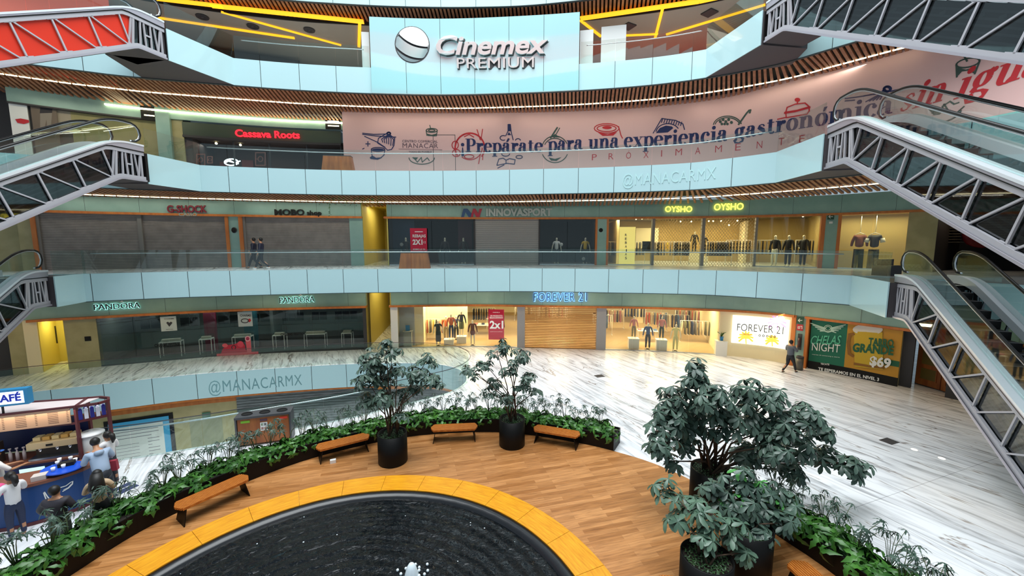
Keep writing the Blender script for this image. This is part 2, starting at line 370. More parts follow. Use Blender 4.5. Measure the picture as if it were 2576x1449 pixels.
J[2] = fascia(2, 1201); J[3] = fascia(3, 1198); J[4] = fascia(4, 1281); J[5] = fascia(5, 1197)
# --- slatted wooden ceilings under the walkways, with light strips between the slats
SLOPE = .055
def slats(k, W, led, s0=0, s1=None, pitch=.2, wd=.112):
    E = EDGE[k]; zb = ZB[k]; s1 = s1 or E.end; b = MB(); q = s0
    while q < s1:
        p0 = E.P(q, -.12, zb + .06); p1 = E.P(q, -W, zb + .06 - SLOPE * W)
        b.bar(p0, p1, wd, .09); q += pitch
    b.curved(E, s0, s1, zb + .22, zb + .25, -.1, -W - .2, 1, 1)
    b.curved(E, s0, s1, zb - .005, zb + .24, -.06, -.1, 1, 1)
    o = struct('ceiling_level_%d' % (k - 1), b, [M['slat'], M['black']], 'slatted brown wood ceiling under level %d' % k, 'ceiling')
    return o
slats(4, 4.6, None); slats(3, 4.6, None); slats(2, 4.8, None); slats(5, 1.5, None)
def strip(k, off, pa, pb, label, wd=.038):
    E = EDGE[k]; s0 = E.hit(*pa, off)[0]; s1 = E.hit(*pb, off)[0]; b = MB(); q = s0
    while q < s1:
        zz = ZB[k] - .01 + SLOPE * off; b.curved(E, q, q + .34, zz, zz + .03, off - wd, off + wd, 0, .4); q += .40
    n = 5
    for i in range(n):
        c = s0 + (s1 - s0) * (i + .5) / n; area('strip_lamp', E.P(c, off, ZB[k] - .08 + SLOPE * off), (0, 0, E.rz(c)), (s1 - s0) / n * .9, .08, 26, (1, .95, .8))
    one('light_strip', b, M['led'], label, 'ceiling light', 'dashed light lines in the slatted ceilings')
strip(4, -1.85, (-200, 190), (2290, 110), 'long white light line running through the wooden ceiling above the pink banner')
strip(3, -2.5, (60, 500), (2240, 460), 'white light line in the wooden ceiling above the second level shop signs')
b = MB(); s0 = W3.hit(262, 250, .35)[0]; s1 = W3.hit(862, 297, .35)[0]; b.curved(W3, s0, s1, 13.98, 14.05, .28, .42)
one('light_strip', b, M['led'], 'shorter white light line at the top of the green wall left of the pink banner', 'ceiling light')
# --- landing bridges where the escalators arrive
def nose(k, pm, pe, qe, qm, flip=False):
    zt, zb = ZF[k], ZB[k]; b = MB()
    b.prism([pm, pe, qe, qm] if not flip else [qm, qe, pe, pm], zb, zt, 1, 1)
    a, c = Vector((*pm, 0)), Vector((*pe, 0)); d = (c - a).normalized(); n = Vector((d.y, -d.x, 0))
    mid = (Vector((*qe, 0)) + Vector((*qm, 0))) / 2
    if n.dot(mid - a) > 0: n = -n
    for z0, z1, m in ((zb - .01, zt + .03, 0),):
        vs = [a + n * .02, c + n * .02, c + n * .06, a + n * .06]
        b.prism([(v.x, v.y) for v in vs], z0, z1, 0, 0)
    trim(b, [M['fascia'], M['soffit']], 'landing bridge of level %d clad in cyan glass with a dark underside' % k)
    return a + n * .04, c + n * .04
NO = {}
NO['2L'] = nose(2, (-19.6, 18.2), (-19.14, 16.5), (-21.2, 16.2), (-22, 17.4))
NO['2R'] = nose(2, (14.66, 17.0), (13.5, 14.1), (15.5, 13.6), (17, 15))
NO['3L'] = nose(3, (-15.54, 20.25), (-15.9, 17.75), (-17.9, 17.6), (-18.3, 19.7))
NO['3R'] = nose(3, (11.3, 17.4), (11.1, 14.6), (13.1, 14.2), (13.6, 15.6))
NO['4L'] = nose(4, (-13.78, 20.8), (-14.76, 18.05), (-16.9, 17.5), (-17.6, 20.1))
NO['4R'] = nose(4, (9.2, 19.9), (9.87, 16.7), (11.9, 17.0), (12.3, 18.5))
# --- glass railings
def railing(k, pa, pb, label, zr=.93, ex=None):
    E = EDGE[k]; zt = ZF[k]; s0, s1 = E.hit(*pa)[0], E.hit(*pb)[0]
    t = thing('glass_railing', label, 'railing', tuple(E.P((s0 + s1) / 2, -.03, zt)))
    cuts = [s0]; q = J[k]
    while q < s1:
        if q > s0 + .3: cuts.append(q)
        q += 1.79
    cuts.append(s1)
    for a, c in zip(cuts, cuts[1:]):
        b = MB(); b.curved(E, a + .008, c - .008, zt + .02, zt + 1.08, -.022, -.034, 0, .45); b.build('glass_panel', M['glass'], t)
    b = MB(); b.tube([E.P(s0 + .3 + (s1 - s0 - .6) * i / 60, -.10, zt + zr) for i in range(61)], .024, 8); b.build('handrail', M['steel'], t)
    if ex:
        for (p, c) in ex:
            b = MB(); b.bar(p + Vector((0, 0, zt + .56)), c + Vector((0, 0, zt + .56)), .012, 1.06); b.build('glass_panel', M['glass'], t)
    return t
railing(2, (208, 690), (2140, 690), 'glass railing with steel handrail along the second level walkway', ex=[NO['2L'], NO['2R']])
railing(3, (505, 430), (1955, 400), 'glass railing in front of the pink banner and the red-lettered drinks shop', ex=[NO['3L'], NO['3R']])
railing(4, (590, 150), (930, 170), 'glass railing left of the large cinema sign on the top level', ex=[NO['4L']])
railing(4, (1460, 170), (1782, 130), 'glass railing right of the large cinema sign on the top level', ex=[NO['4R']])
# railing round the floor opening
t = thing('glass_railing', 'curved glass railing round the slot opening in the marble floor', 'railing', (-9, 17, 0))
q = 0.
while q < VOID.end - .2:
    e = min(q + 1.78, VOID.end); b = MB(); b.curved(VOID, q + .006, e - .006, 0, 1.1, -.10, -.112, 0, .25); b.build('glass_panel', M['glass'], t); q = e
b = MB(); b.tube([VOID.P(VOID.end * i / 220, -.2, 1.12) for i in range(221)], .014, 6); b.build('top_rail', M['dark'], t)
s0, s1 = VOID.hit(930, 985)[0], VOID.end
nearstart = None
b = MB(); b.tube([VOID.P(VOID.end * (.60 + .4 * i / 90), -.06, .93) for i in range(91)], .026, 8); b.build('handrail', M['steel'], t)
# --- void lower storey walls
b = MB(); b.curved(L0, 0, L0.end, -5.2, -1.75, 0, -.2, 0, .4); b.curved(L0, 0, L0.end, -1.9, -1.6, .03, 0, 1, .4); b.curved(L0, 0, L0.end, -1.40, -1.31, .87, .80, 1, .4)
b.curved(Curve([(-1.2, 18.8), (-1.8, 16.6), (-5, 14.2), (-9, 12), (-14, 10.6), (-24, 11.5)]), 0, 26, -5.2, -.3, 0, -.2, 2)
struct('wall_lower', b, [M['olive'], M['orange'], M['soffit']], 'beige stone wall of the level below seen through the opening')
def L0p(x0, x1, y0, y1, off): 
    a = L0.hit(x0, y0, off); c = L0.hit(x1, y0, off); e = L0.hit(x0, y1, off); return a[0], c[0], e[1], a[1]
# ------------------------------------------------------------ lettering
def text_geo(body, bold=0., shear=0., space=1., thick=.02, res=3):
    cu = bpy.data.curves.new('t', 'FONT'); cu.body = body; cu.size = 1; cu.offset = bold; cu.shear = shear
    cu.space_character = space; cu.extrude = thick / 2; cu.resolution_u = res
    o = bpy.data.objects.new('t', cu); me = o.to_mesh()
    vs = [tuple(v.co) for v in me.vertices]; fs = [tuple(p.vertices) for p in me.polygons]
    o.to_mesh_clear(); bpy.data.objects.remove(o); bpy.data.curves.remove(cu)
    x0 = min(v[0] for v in vs); x1 = max(v[0] for v in vs)
    return [(v[0] - x0, v[1], v[2]) for v in vs], fs, x1 - x0
CAP = .73
_v, _f, _w = text_geo('H'); CAP = max(v[1] for v in _v)
def put_text(mb, body, fmap, width, cap, m=0, bold=0., shear=0., space=1., thick=.02, mirror=False):
    """fmap(x, y, d) places letter coordinates; width and cap height in metres"""
    vs, fs, wd = text_geo(body, bold, shear, space, thick)
    kx = width / wd; ky = cap / CAP
    mb.add([fmap(v[0] * kx, v[1] * ky, v[2]) for v in vs], fs, m)
def wall_text(mb, cv, body, p0, p1, ycap, off, m=0, thick=.03, **k):
    """letters on a curved wall: baseline from p0 to p1, capitals reaching up to ycap above p0"""
    s0, z0 = cv.hit(*p0, off); s1, z1 = cv.hit(*p1, off); zc = cv.hit(p0[0], ycap, off)[1]
    W = s1 - s0
    put_text(mb, body, lambda x, y, d: cv.P(s0 + x, off + d, z0 + (z1 - z0) * x / W + y), W, zc - z0, m, thick=thick, **k)
def flat_map(o, ux, uy):
    o, ux, uy = Vector(o), Vector(ux).normalized(), Vector(uy).normalized(); n = ux.cross(uy)
    return lambda x, y, d: o + ux * x + uy * y + n * d
def ink(mb, cv, off, pl, wpx, m=0, closed=False):
    """a drawn line on a curved wall through picture points"""
    P = [cv.hit(x, y, off) for x, y in pl]
    if closed: P.append(P[0])
    for a, c in zip(P, P[1:]):
        d = Vector((c[0] - a[0], c[1] - a[1]))
        if d.length < 1e-5: continue
        n = Vector((-d.y, d.x)).normalized() * wpx / 2; e = d.normalized() * wpx * .3
        q = [Vector(a) - e - n, Vector(c) + e - n, Vector(c) + e + n, Vector(a) - e + n]
        vs = [cv.P(v.x, off, v.y) for v in q] + [cv.P(v.x, off + .004, v.y) for v in q]
        mb.add(vs, [(3, 2, 1, 0), (4, 5, 6, 7), (0, 1, 5, 4), (1, 2, 6, 5), (2, 3, 7, 6), (3, 0, 4, 7)], m)
def inkfill(mb, cv, off, pl, m=0):
    P = [cv.hit(x, y, off) for x, y in pl]; n = len(P)
    mb.add([cv.P(s, off + .003, z) for s, z in P], [list(range(n))], m)
def oval(cx, cy, rx, ry, n=20, a0=0, a1=360, tilt=0):
    o = []
    for i in range(n + 1):
        a = R(a0 + (a1 - a0) * i / n); x, y = rx * math.cos(a), ry * math.sin(a); t = R(tilt)
        o.append((cx + x * math.cos(t) - y * math.sin(t), cy + x * math.sin(t) + y * math.cos(t)))
    return o
# ------------------------------------------------------------ figures
def skin_geo(P, E, rad, root=0, sub=1):
    me = bpy.data.meshes.new('sk'); me.from_pydata([tuple(p) for p in P], E, [])
    o = bpy.data.objects.new('sk', me); C.objects.link(o)
    o.modifiers.new('s', 'SKIN'); o.modifiers['s'].use_smooth_shade = True
    sv = me.skin_vertices[0].data if me.skin_vertices else None
    if sv is None:
        bm = bmesh.new(); bm.from_mesh(me); bm.verts.layers.skin.verify(); bm.to_mesh(me); bm.free(); sv = me.skin_vertices[0].data
    for i, r in enumerate(rad):
        sv[i].radius = (r, r) if not isinstance(r, tuple) else r
        sv[i].use_root = (i == root)
    if sub: o.modifiers.new('b', 'SUBSURF').levels = sub; o.modifiers['b'].render_levels = sub
    dg = bpy.context.evaluated_depsgraph_get()
    ev = o.evaluated_get(dg); m2 = ev.to_mesh()
    vs = [tuple(v.co) for v in m2.vertices]; fs = [tuple(p.vertices) for p in m2.polygons]; ev.to_mesh_clear()
    bpy.data.objects.remove(o); bpy.data.meshes.remove(me)
    return vs, fs
def chain(P, E, Rr, pts_, start=None):
    prev = start
    for p, r in pts_:
        P.append(Vector(p)); Rr.append(r); i = len(P) - 1
        if prev is not None: E.append((prev, i))
        prev = i
    return prev
ARMS = {  # elbow and wrist of the right arm (x out, y forward, z up), as parts of body height; left is mirrored
    'down': ((.150, -.01, .64), (.165, .04, .50)), 'fold': ((.155, .02, .66), (.04, .13, .70)), 'reach': ((.15, .08, .67), (.10, .24, .66)),
    'phone': ((.145, .06, .66), (.07, .15, .78)), 'hip': ((.19, -.03, .66), (.10, .05, .58)), 'swing': ((.14, .06, .65), (.14, .17, .56)), 'back': ((.14, -.07, .65), (.14, -.08, .51)),
    'stiff': ((.15, 0, .64), (.175, .01, .48)), 'wide': ((.19, .02, .68), (.17, .1, .57))}
def figure(name, label, cat, loc, rot, h, skinm, top=None, bottom=None, hair=None, armR='down', armL='down', legs='stand', sleeve=1., pants=1., hairm=None, shoe=None, lean=0., hands=True, group=None, skirt=None, jacket=None, stand=None, bulk=1., cap=None, turn=0.):
    t = thing(name, label, cat, loc, group); t.rotation_euler[2] = rot
    if legs == 'walk': L = {1: ((.05, .10, .27), (.05, .13, .045)), -1: ((.05, -.01, .28), (.05, -.19, .075))}
    elif legs == 'stride': L = {1: ((.05, .12, .28), (.05, .20, .04)), -1: ((.05, -.02, .27), (.05, -.22, .06))}
    else: L = {1: ((.058, .01, .28), (.062, 0, .045)), -1: ((.055, .01, .28), (.058, .01, .045))}
    def ln(p): return Vector((p[0], p[1] + lean * max(0, p[2] - .5), p[2])) * h
    def chainl(P, E, Q, lst, st=None): return chain(P, E, Q, [(ln(p), r * h) for p, r in lst], st)
    P, E, Q = [], [], []; bulk0 = bulk; tb = .74 if top is not None else 1.; lb = .74 if bottom is not None and skirt is None else 1.
    r0 = chainl(P, E, Q, [((0, 0, .53), .072 * bulk * min(tb, lb))])
    ch = chainl(P, E, Q, [((0, .0, .62), .066 * bulk * tb), ((0, -.005, .74), .076 * bulk * tb), ((0, -.01, .80), .052 * min(1, tb + .15))], r0)
    hx, hy = .0, .0
    chainl(P, E, Q, [((0, -.008, .845), .030), ((0, .006, .875), .038), ((0, .010, .925), .050), ((0, .002, .970), .036)], ch)
    jaw = len(P) - 3; chainl(P, E, Q, [((0, .072, .918), .008)], len(P) - 2)       # nose
    for sx in (1, -1):
        e, wv = ARMS[armR if sx > 0 else armL]
        e = (e[0] * sx, e[1], e[2]); wv = (wv[0] * sx, wv[1], wv[2])
        i = chainl(P, E, Q, [((.098 * sx, -.01, .795), .034 * bulk * tb), (tuple((a + c) / 2 for a, c in zip((.105 * sx, -.01, .79), e)), .027 * tb), (e, .022), (wv, .014)], ch)
        d = (Vector(wv) - Vector(e)).normalized(); si = d.cross(Vector((0, 0, 1)))
        si = (si.normalized() if si.length > .1 else Vector((0, 1, 0)))
        if hands:
            pm = Vector(wv) + d * .03
            j = chainl(P, E, Q, [(tuple(pm), .0165)], i)
            for k, (o_, ln_) in enumerate(((-.014, .032), (-.005, .038), (.005, .036), (.013, .028))):
                b_ = pm + d * .016 + si * o_; chainl(P, E, Q, [(tuple(b_), .006), (tuple(b_ + d * ln_ * .6 + Vector((0, 0, -.004))), .0052), (tuple(b_ + d * ln_ + Vector((0, 0, -.012))), .004)], j)
            b_ = pm - si * .018; chainl(P, E, Q, [(tuple(b_), .006), (tuple(b_ + d * .02 - si * .008), .005)], j)
        else: chainl(P, E, Q, [(tuple(Vector(wv) + d * .045), .012)], i)
        kn, an = L[sx]; kn = (kn[0] * sx, kn[1], kn[2]); an = (an[0] * sx, an[1], an[2])
        chainl(P, E, Q, [((.050 * sx, 0, .495), .052 * bulk * lb), (tuple((a + c) / 2 for a, c in zip((.052 * sx, 0, .48), kn)), .044 * bulk * lb), (kn, .031 * min(1, lb + .1)), (((kn[0] + an[0]) / 2, (kn[1] + an[1]) / 2 - .01, (kn[2] + an[2]) / 2 + .02), .030), (an, .019), ((an[0], an[1] + .045, an[2] - .022), .019), ((an[0], an[1] + .085, an[2] - .028), .014)], r0)
    vs, fs = skin_geo(P, E, Q, r0)
    MB().add(vs, fs, 0, True).build('body', skinm, t, True)
    if top is not None:
        P, E, Q = [], [], []
        r0 = chainl(P, E, Q, [((0, 0, .495), .088 * bulk)])
        ch = chainl(P, E, Q, [((0, .0, .62), .080 * bulk), ((0, -.005, .73), .088 * bulk), ((0, -.01, .805), .056)], r0)
        for sx in (1, -1):
            e, wv = ARMS[armR if sx > 0 else armL]; e = Vector((e[0] * sx, e[1], e[2])); wv = Vector((wv[0] * sx, wv[1], wv[2]))
            lst = [((.10 * sx, -.01, .792), .042 * bulk), (tuple((Vector((.105 * sx, -.01, .79)) + e) / 2), .036 * bulk)]
            if sleeve > .4: lst += [(tuple(e), .032 * bulk)]
            if sleeve > .8: lst += [(tuple(wv * .92 + e * .08), .023 * bulk)]
            chainl(P, E, Q, lst, ch)
        vs, fs = skin_geo(P, E, Q, r0); MB().add(vs, fs, 0, True).build('top', top, t, True)
    if bottom is not None and skirt is None:
        P, E, Q = [], [], []; r0 = chainl(P, E, Q, [((0, 0, .53), .070 * bulk)]); chainl(P, E, Q, [((0, 0, .60), .064 * bulk)], r0)
        for sx in (1, -1):
            kn, an = L[sx]; kn = Vector((kn[0] * sx, kn[1], kn[2])); an = Vector((an[0] * sx, an[1], an[2] + .01))
            lst = [((.046 * sx, 0, .48), .056 * bulk), (tuple((Vector((.052 * sx, 0, .48)) + kn) / 2), .053 * bulk), (tuple(kn), .041)]
            if pants > .5: lst += [(tuple((kn + an) / 2), .036), (tuple(an), .030)]
            chainl(P, E, Q, lst, r0)
        vs, fs = skin_geo(P, E, Q, r0); MB().add(vs, fs, 0, True).build('trousers', bottom, t, True)
    if skirt is not None:
        z1, wd = skirt; b = MB(); b.lathe((0, 0, 0), [(wd * h * .86, z1 * h), (wd * h, (z1 + .04) * h), (.095 * h, .50 * h), (.075 * h, .58 * h)], 16, 0, True, .75); b.build('skirt', bottom, t, True)
    if hair:
        b = MB(); c = ln((0, -.016, .937)); hm = hairm or M['hair']
        b.sphere(c, .056 * h, 0, 14, 10, (1, 1.02, 1.12) if hair != 'bald' else (.9, 1, .8))
        if hair == 'long':
            b.tube([ln((0, -.03, .95)), ln((0, -.065, .86)), ln((0, -.085, .76)), ln((0, -.08, .68))], [.06 * h, .078 * h, .088 * h, .05 * h], 12)
        if hair == 'pony':
            b.tube([ln((0, -.05, .95)), ln((0, -.10, .93)), ln((0, -.115, .86)), ln((0, -.10, .80))], [.03 * h, .038 * h, .032 * h, .012 * h], 8)
        b.build('hair', hm, t, True)
    if cap is not None:
        b = MB(); c = ln((0, 0, .955)); b.lathe(tuple(c), [(.066 * h, 0), (.066 * h, .015 * h), (.05 * h, .04 * h), (.002, .052 * h)], 14)
        b.lathe((c.x, c.y + .06 * h, c.z), [(.045 * h, 0), (.045 * h, .006 * h)], 12); b.build('cap', cap, t, True)
    if shoe is not None:
        for sx in (1, -1):
            kn, an = L[sx]; a = ln((an[0] * sx, an[1], max(an[2] - .02, .022)))
            b = MB(); b.sphere((a.x, a.y + .035 * h, a.z - .004 * h), .03 * h, 0, 10, 6, (.75, 2.1, .62)); b.build('shoe', shoe, t, True)
    if stand is not None:
        b = MB(); b.lathe((0, 0, 0), [(.17, -.0), (.17, .012)], 16); b.build('base', stand, t, True)
    return t
MC = {}
def cm(hexc, rough=.65):
    if hexc not in MC: MC[hexc] = mat('cloth_' + hexc, hexc, rough)
    return MC[hexc]
# ------------------------------------------------------------ ground level shops (W1)
def SX(cv, x, y=850): return cv.hit(x, y)[0]
def recess(mb, cv, s0, s1, z0, z1, dep, mside=0, mback=0, mceil=0, side=True, ceil=True):
    mb.curved(cv, s0, s1, z0, z1, -dep, -dep - .1, mback)
    if side:
        mb.curved(cv, s0 - .08, s0, z0, z1, 0, -dep, mside, 9); mb.curved(cv, s1, s1 + .08, z0, z1, 0, -dep, mside, 9)
    if ceil: mb.curved(cv, s0 - .1, s1 + .1, z1, z1 + .1, -.1, -dep, mceil)
ZH1 = 2.78
s_ = lambda x, y=850: SX(W1, x, y)
b = MB()    # 0 teal, 1 orange, 2 olive, 3 cream, 4 yellow, 5 dark, 6 white
b.curved(W1, s_(-250), s_(922, 765), ZH1, 4.3, .15, -.2, 0); b.curved(W1, s_(70, 800), s_(922, 765), ZH1 - .12, ZH1, .32, -.2, 1)
b.curved(W1, s_(985, 765), s_(2002, 785), ZH1, 4.3, .15, -.2, 0); b.curved(W1, s_(980, 765), s_(2002, 785), ZH1 - .12, ZH1, .22, -.2, 1)
b.curved(W1, s_(2002, 790), s_(2330, 820), ZH1, 4.3, .12, -.2, 0); b.curved(W1, s_(2028, 790), s_(2600, 850), ZH1 - .12, ZH1, .18, -.2, 1)
b.curved(W1, s_(2330), s_(2900), ZH1, 4.3, .12, -.2, 0)
for a in range(0, 24):
    q = 3 + a * 2.4; b.curved(W1, q, q + .012, ZH1 + .02, 4.25, .15, .153, 5)
b.curved(W1, s_(-250), s_(20), 0, ZH1, -.2, -.4, 5)
b.curved(W1, s_(20), s_(62), 0, ZH1, .0, -.3, 2); b.curved(W1, s_(62), s_(98), 0, ZH1, .05, -.3, 3)
b.curved(W1, s_(165), s_(247), 0, ZH1, .02, -.3, 2)
recess(b, W1, s_(100), s_(163), 0, ZH1, 2.2, 4, 4, 4)
b.curved(W1, s_(916), s_(924), 0, 4.3, .12, -1, 5)
recess(b, W1, s_(924), s_(984), 0, 4.2, 9, 4, 4, 4)
b.curved(W1, s_(984), s_(1002), 0, ZH1, .0, -.8, 6); b.curved(W1, s_(1002), s_(1040), 0, ZH1, -.6, -.8, 7)
b.curved(W1, s_(1301), s_(1320), 0, ZH1, .02, -.6, 7); b.curved(W1, s_(1500), s_(1524), 0, ZH1, .02, -.6, 7)
b.curved(W1, s_(1808), s_(1990), 0, ZH1, -.05, -.3, 3)
b.curved(W1, s_(1990), s_(2001), 0, ZH1, .1, -.3, 1)
b.curved(W1, s_(2001), s_(2026), 0, ZH1, .05, -.3, 0); b.curved(W1, s_(2026), s_(2034), 0, ZH1, .12, -.3, 1)
b.curved(W1, s_(2034), s_(2300), 0, ZH1, -.3, -.5, 5)
b.curved(W1, s_(2395), s_(2900), 0, ZH1, -.0, -.4, 5)
struct('wall_level_1', b, [M['teal'], M['orange'], M['olive'], M['cream'], M['yellow'], M['dark'], M['white'], mat('pale_grey_pillar', 'a9a7a8', .5)], 'ground level shop wall with grey green header and orange trim')
def exit_sign(cv, x, y, wpx, hpx, colr='1f4a34', kind='arrow', flip=1, label='', off=.14, cat='sign'):
    s0, z0 = cv.hit(x - wpx / 2, y + hpx / 2, off); s1, z1 = cv.hit(x + wpx / 2, y - hpx / 2, off)
    b = MB(); b.curved(cv, s0, s1, z0, z1, off - .03, off, 0)
    o = one('sign_board', b, mat('sign_' + colr + str(int(x)), colr, .5), label, cat)
    b = MB()
    if kind == 'arrow':
        u, v = wpx, hpx
        ink(b, cv, off + .002, [(x - .28 * u, y), (x + .28 * u, y)], .03); ink(b, cv, off + .002, [(x + flip * .05 * u, y - .26 * v), (x + flip * .29 * u, y), (x + flip * .05 * u, y + .26 * v)], .03)
        b.build('arrow', M['white'], o)
    else:
        ink(b, cv, off + .002, [(x - .25 * wpx, y + .2 * hpx), (x - .25 * wpx, y - .2 * hpx), (x, y - .2 * hpx), (x, y + .2 * hpx), (x - .2 * wpx, y + .1 * hpx)], .03); ink(b, cv, off + .002, [(x + .1 * wpx, y - .25 * hpx), (x + .32 * wpx, y - .25 * hpx), (x + .32 * wpx, y + .25 * hpx)], .03)
        b.build('symbol', M['white'], o)
exit_sign(W1, 944, 757, 11, 10, label='small green exit sign in the yellow corridor at ground level', off=-8.8, kind='arrow')
exit_sign(W1, 2013, 806, 17, 15, flip=-1, label='green exit sign with left arrow beside the lit shop screen')
exit_sign(W1, 2012, 824, 17, 13, 'b3202c', 'x', label='red fire extinguisher sign under the green exit sign')
b = MB(); s0, z0 = W1.hit(2006, 878); s1, z1 = W1.hit(2019, 840); b.curved(W1, s0, s1, z0, z1, .05, .12, 0); o = one('fire_extinguisher_cabinet', b, M['dark'], 'grey fire extinguisher cabinet on the pillar behind the walking man', 'cabinet')
p = W1.hit(2010, 860, .2)
b = MB(); b.tube([W1.P(p[0], .16, p[1] - .28), W1.P(p[0], .16, p[1] + .22)], .07, 8); b.build('extinguisher', mat('dark_red_enamel', '4a2a2a', .4), o)
pp = at(2010, 930)
t = thing('litter_bin', 'round grey steel litter bin at the foot of the exit sign pillar', 'bin', (pp.x, pp.y, 0)); b = MB(); b.lathe(pp, [(.17, 0), (.17, .62)], 16); b.build('body', mat('bin_grey', '6a6862', .4, .6), t); b = MB(); b.lathe(pp + Vector((0, 0, .62)), [(.175, 0), (.175, .1), (.12, .12), (.11, .02), (.0, .02)], 16); b.build('lid', M['dark'], t)
def neon(name, cv, body, p0, p1, yc, off, colr, e, label, bold=0., back=None, shear=0, space=1., body_mat=None, cat='shop sign'):
    b = MB()
    if back: wall_text(b, cv, body, p0, p1, yc, off - .06, 0, .02, bold=bold + .035, shear=shear, space=space)
    if back: o = one(name, b, lit(name + '_glow', back, e), label, cat); b = MB(); wall_text(b, cv, body, p0, p1, yc, off, 0, .06, bold=bold, shear=shear, space=space); b.build('letter_face', body_mat or M['dark'], o); return o
    wall_text(b, cv, body, p0, p1, yc, off, 0, .05, bold=bold, shear=shear, space=space)
    return one(name, b, body_mat or lit('lit_' + colr + name + str(int(p0[0])), colr, e), label, cat)
def pand(p0, p1, yc, lab):
    o = neon('shop_sign', W1, 'PANDORA', p0, p1, yc, .26, None, 1.6, lab, .0, 'b5f4ef')
    w_ = (p1[0] - p0[0]); xo = p0[0] + w_ * .60; yo = p0[1] + (p1[1] - p0[1]) * .6; h = p0[1] - yc
    b = MB(); inkfill(b, W1, .28, [(xo - h * .4, yo - h * 1.08), (xo, yo - h * 1.2), (xo + h * .4, yo - h * 1.08), (xo + h * .12, yo - h * 1.35), (xo, yo - h * 1.6), (xo - h * .12, yo - h * 1.35)]); b.build('crown', M['white'], o)
pand((237, 780), (353, 774), 766, 'backlit jewellery shop lettering on the left part of the ground level header')
pand((704, 763), (791, 759), 748.5, 'backlit jewellery shop lettering above the middle of the dark shop')
neon('shop_sign', W1, 'FOREVER 21', (1343, 758), (1476, 757), 737, .26, None, 3., 'large blue backlit fashion shop lettering over the brown shutter', -.008, '6aa6ff', space=1.15, body_mat=mat('pale_letter', '1c2a3c', .5))
# shutters
def shutter(cv, x0, x1, y, z0, z1, off, m, label, slat=.11, name='roller_shutter', group=None):
    s0, s1 = SX(cv, x0, y), SX(cv, x1, y); b = MB(); z = z0
    while z < z1 - .01:
        b.curved(cv, s0, s1, z, min(z + slat * .82, z1), off, off - .03, 0, 1.2); z += slat
    b.curved(cv, s0, s1, z0, z1, off - .02, off - .04, 1, 1.2)
    return one(name, b, [m, M['dark']], label, 'shutter', group)
s0, s1 = s_(1320), s_(1500); b = MB(); z = .0
while z < ZH1: b.curved(W1, s0, s1, z, z + .065, -.1, -.12, 0, 1.5); z += .105
one('grille_shutter', b, mat('warm_grille_metal', 'c08a52', .35, .6), 'brown see-through roller grille closing the clothes shop entrance', 'shutter')
# clothes shop interior
b = MB(); sA, sB = s_(1002), s_(1808)
recess(b, W1, sA, sB, 0, ZH1 + .25, 13, 0, 0, 1)
b.curved(W1, s_(1040), s_(1062), 0, 2.9, -.8, -2.6, 0, 9); b.curved(W1, s_(1062), s_(1170), 0, 2.9, -2.5, -2.6, 0)
b.curved(W1, s_(1640), s_(1668), 0, 2.9, -9, -9.6, 0); b.curved(W1, sA, sB, .0, .012, -.05, -12.9, 2)
struct('wall_clothes_shop', b, [M['cream'], M['white'], mat('warm_shop_floor', 'b09468', .35)], 'cream interior walls of the lit clothes shop')
for i, (a, c, nm) in enumerate(((1002, 1301, 'left'), (1524, 1808, 'right'))):
    t = thing('shop_window', '%s glass front of the lit clothes shop on the ground level' % nm, 'window', tuple(W1.P(s_((a + c) / 2), 0, 0)))
    s0, s1 = s_(a), s_(c); n = 4
    for k in range(n): b = MB(); b.curved(W1, s0 + (s1 - s0) * k / n + .01, s0 + (s1 - s0) * (k + 1) / n - .01, .05, ZH1 - .12, -.04, -.055); b.build('glass_pane', M['shopglass'], t)
    b = MB(); b.curved(W1, s0, s1, 0, .05, -.02, -.1); b.build('sill', M['steel'], t)
for x in (1090, 1180, 1270, 1410, 1580, 1680, 1770):
    for dep in ((2., 7.5) if x != 1090 else (1.4,)):
        p = W1.P(s_(x), -dep, ZH1 + .12); area('shop_downlight', p, (0, 0, 0), 1.6, 1.2, 150 if dep < 3 else 110, (1, .80, .46))
area('screen_wall_light', W1.P(s_(1900), 1.0, 2.7), (R(-35), 0, 0), 3, .3, 70, (1, .85, .55))
area('corridor_light', W1.P(s_(954), -3, 4.0), (0, 0, 0), .8, 3, 45, (1, .92, .55)); area('alcove_light', W1.P(s_(132), -1, 2.7), (0, 0, 0), .8, .8, 26, (1, .95, .4))
# lit screen
b = MB(); q0 = W1.hit(1840, 862, .12); q1 = W1.hit(1986, 800, .12); zt_ = W1.hit(1842, 793, .12)[1]
b.curved(W1, q0[0], q1[0], q0[1], zt_, .0, .1, 0)
scr = one('lit_screen', b, lit('screen_white', 'f3f7ee', 1.15), 'large lit advertising screen with the clothes shop name and palm trees', 'screen')
def palm(mb, x, y, r, n=9, w=.06):
    for k in range(n):
        a = R(-200 + 220 * k / (n - 1)); P_ = [(x, y), (x + r * .5 * math.cos(a), y + r * .5 * math.sin(a) - r * .12), (x + r * math.cos(a), y + r * math.sin(a) + r * .12)]; ink(mb, W1, .15, P_, w * 1.6)
    ink(mb, W1, .15, [(x, y), (x + r * .05, y + r * .8)], w)
b = MB(); palm(b, 1955, 813, 22); b.build('pink_palm_print', lit('pp', 'dba3df', .8), scr)
yp = lit('yp', 'f5c04a', .9)
for a_ in ((1876, 850, 18), (1942, 858, 16)): b = MB(); palm(b, *a_); b.build('yellow_palm_print', yp, scr)
b = MB(); wall_text(b, W1, 'FOREVER 21', (1854, 832), (1970, 841), 814, .16, 0, .006, bold=-.008); wall_text(b, W1, 'FOREVER21.COM', (1866, 842), (1903, 845), 838.5, .16, 0, .006)
for k in range(5): x = 1911 + k * 9.5; ink(b, W1, .16, oval(x, 844 + k * .8, 2.5, 2.5, 6), .03)
b.build('lettering', M['dark'], scr)
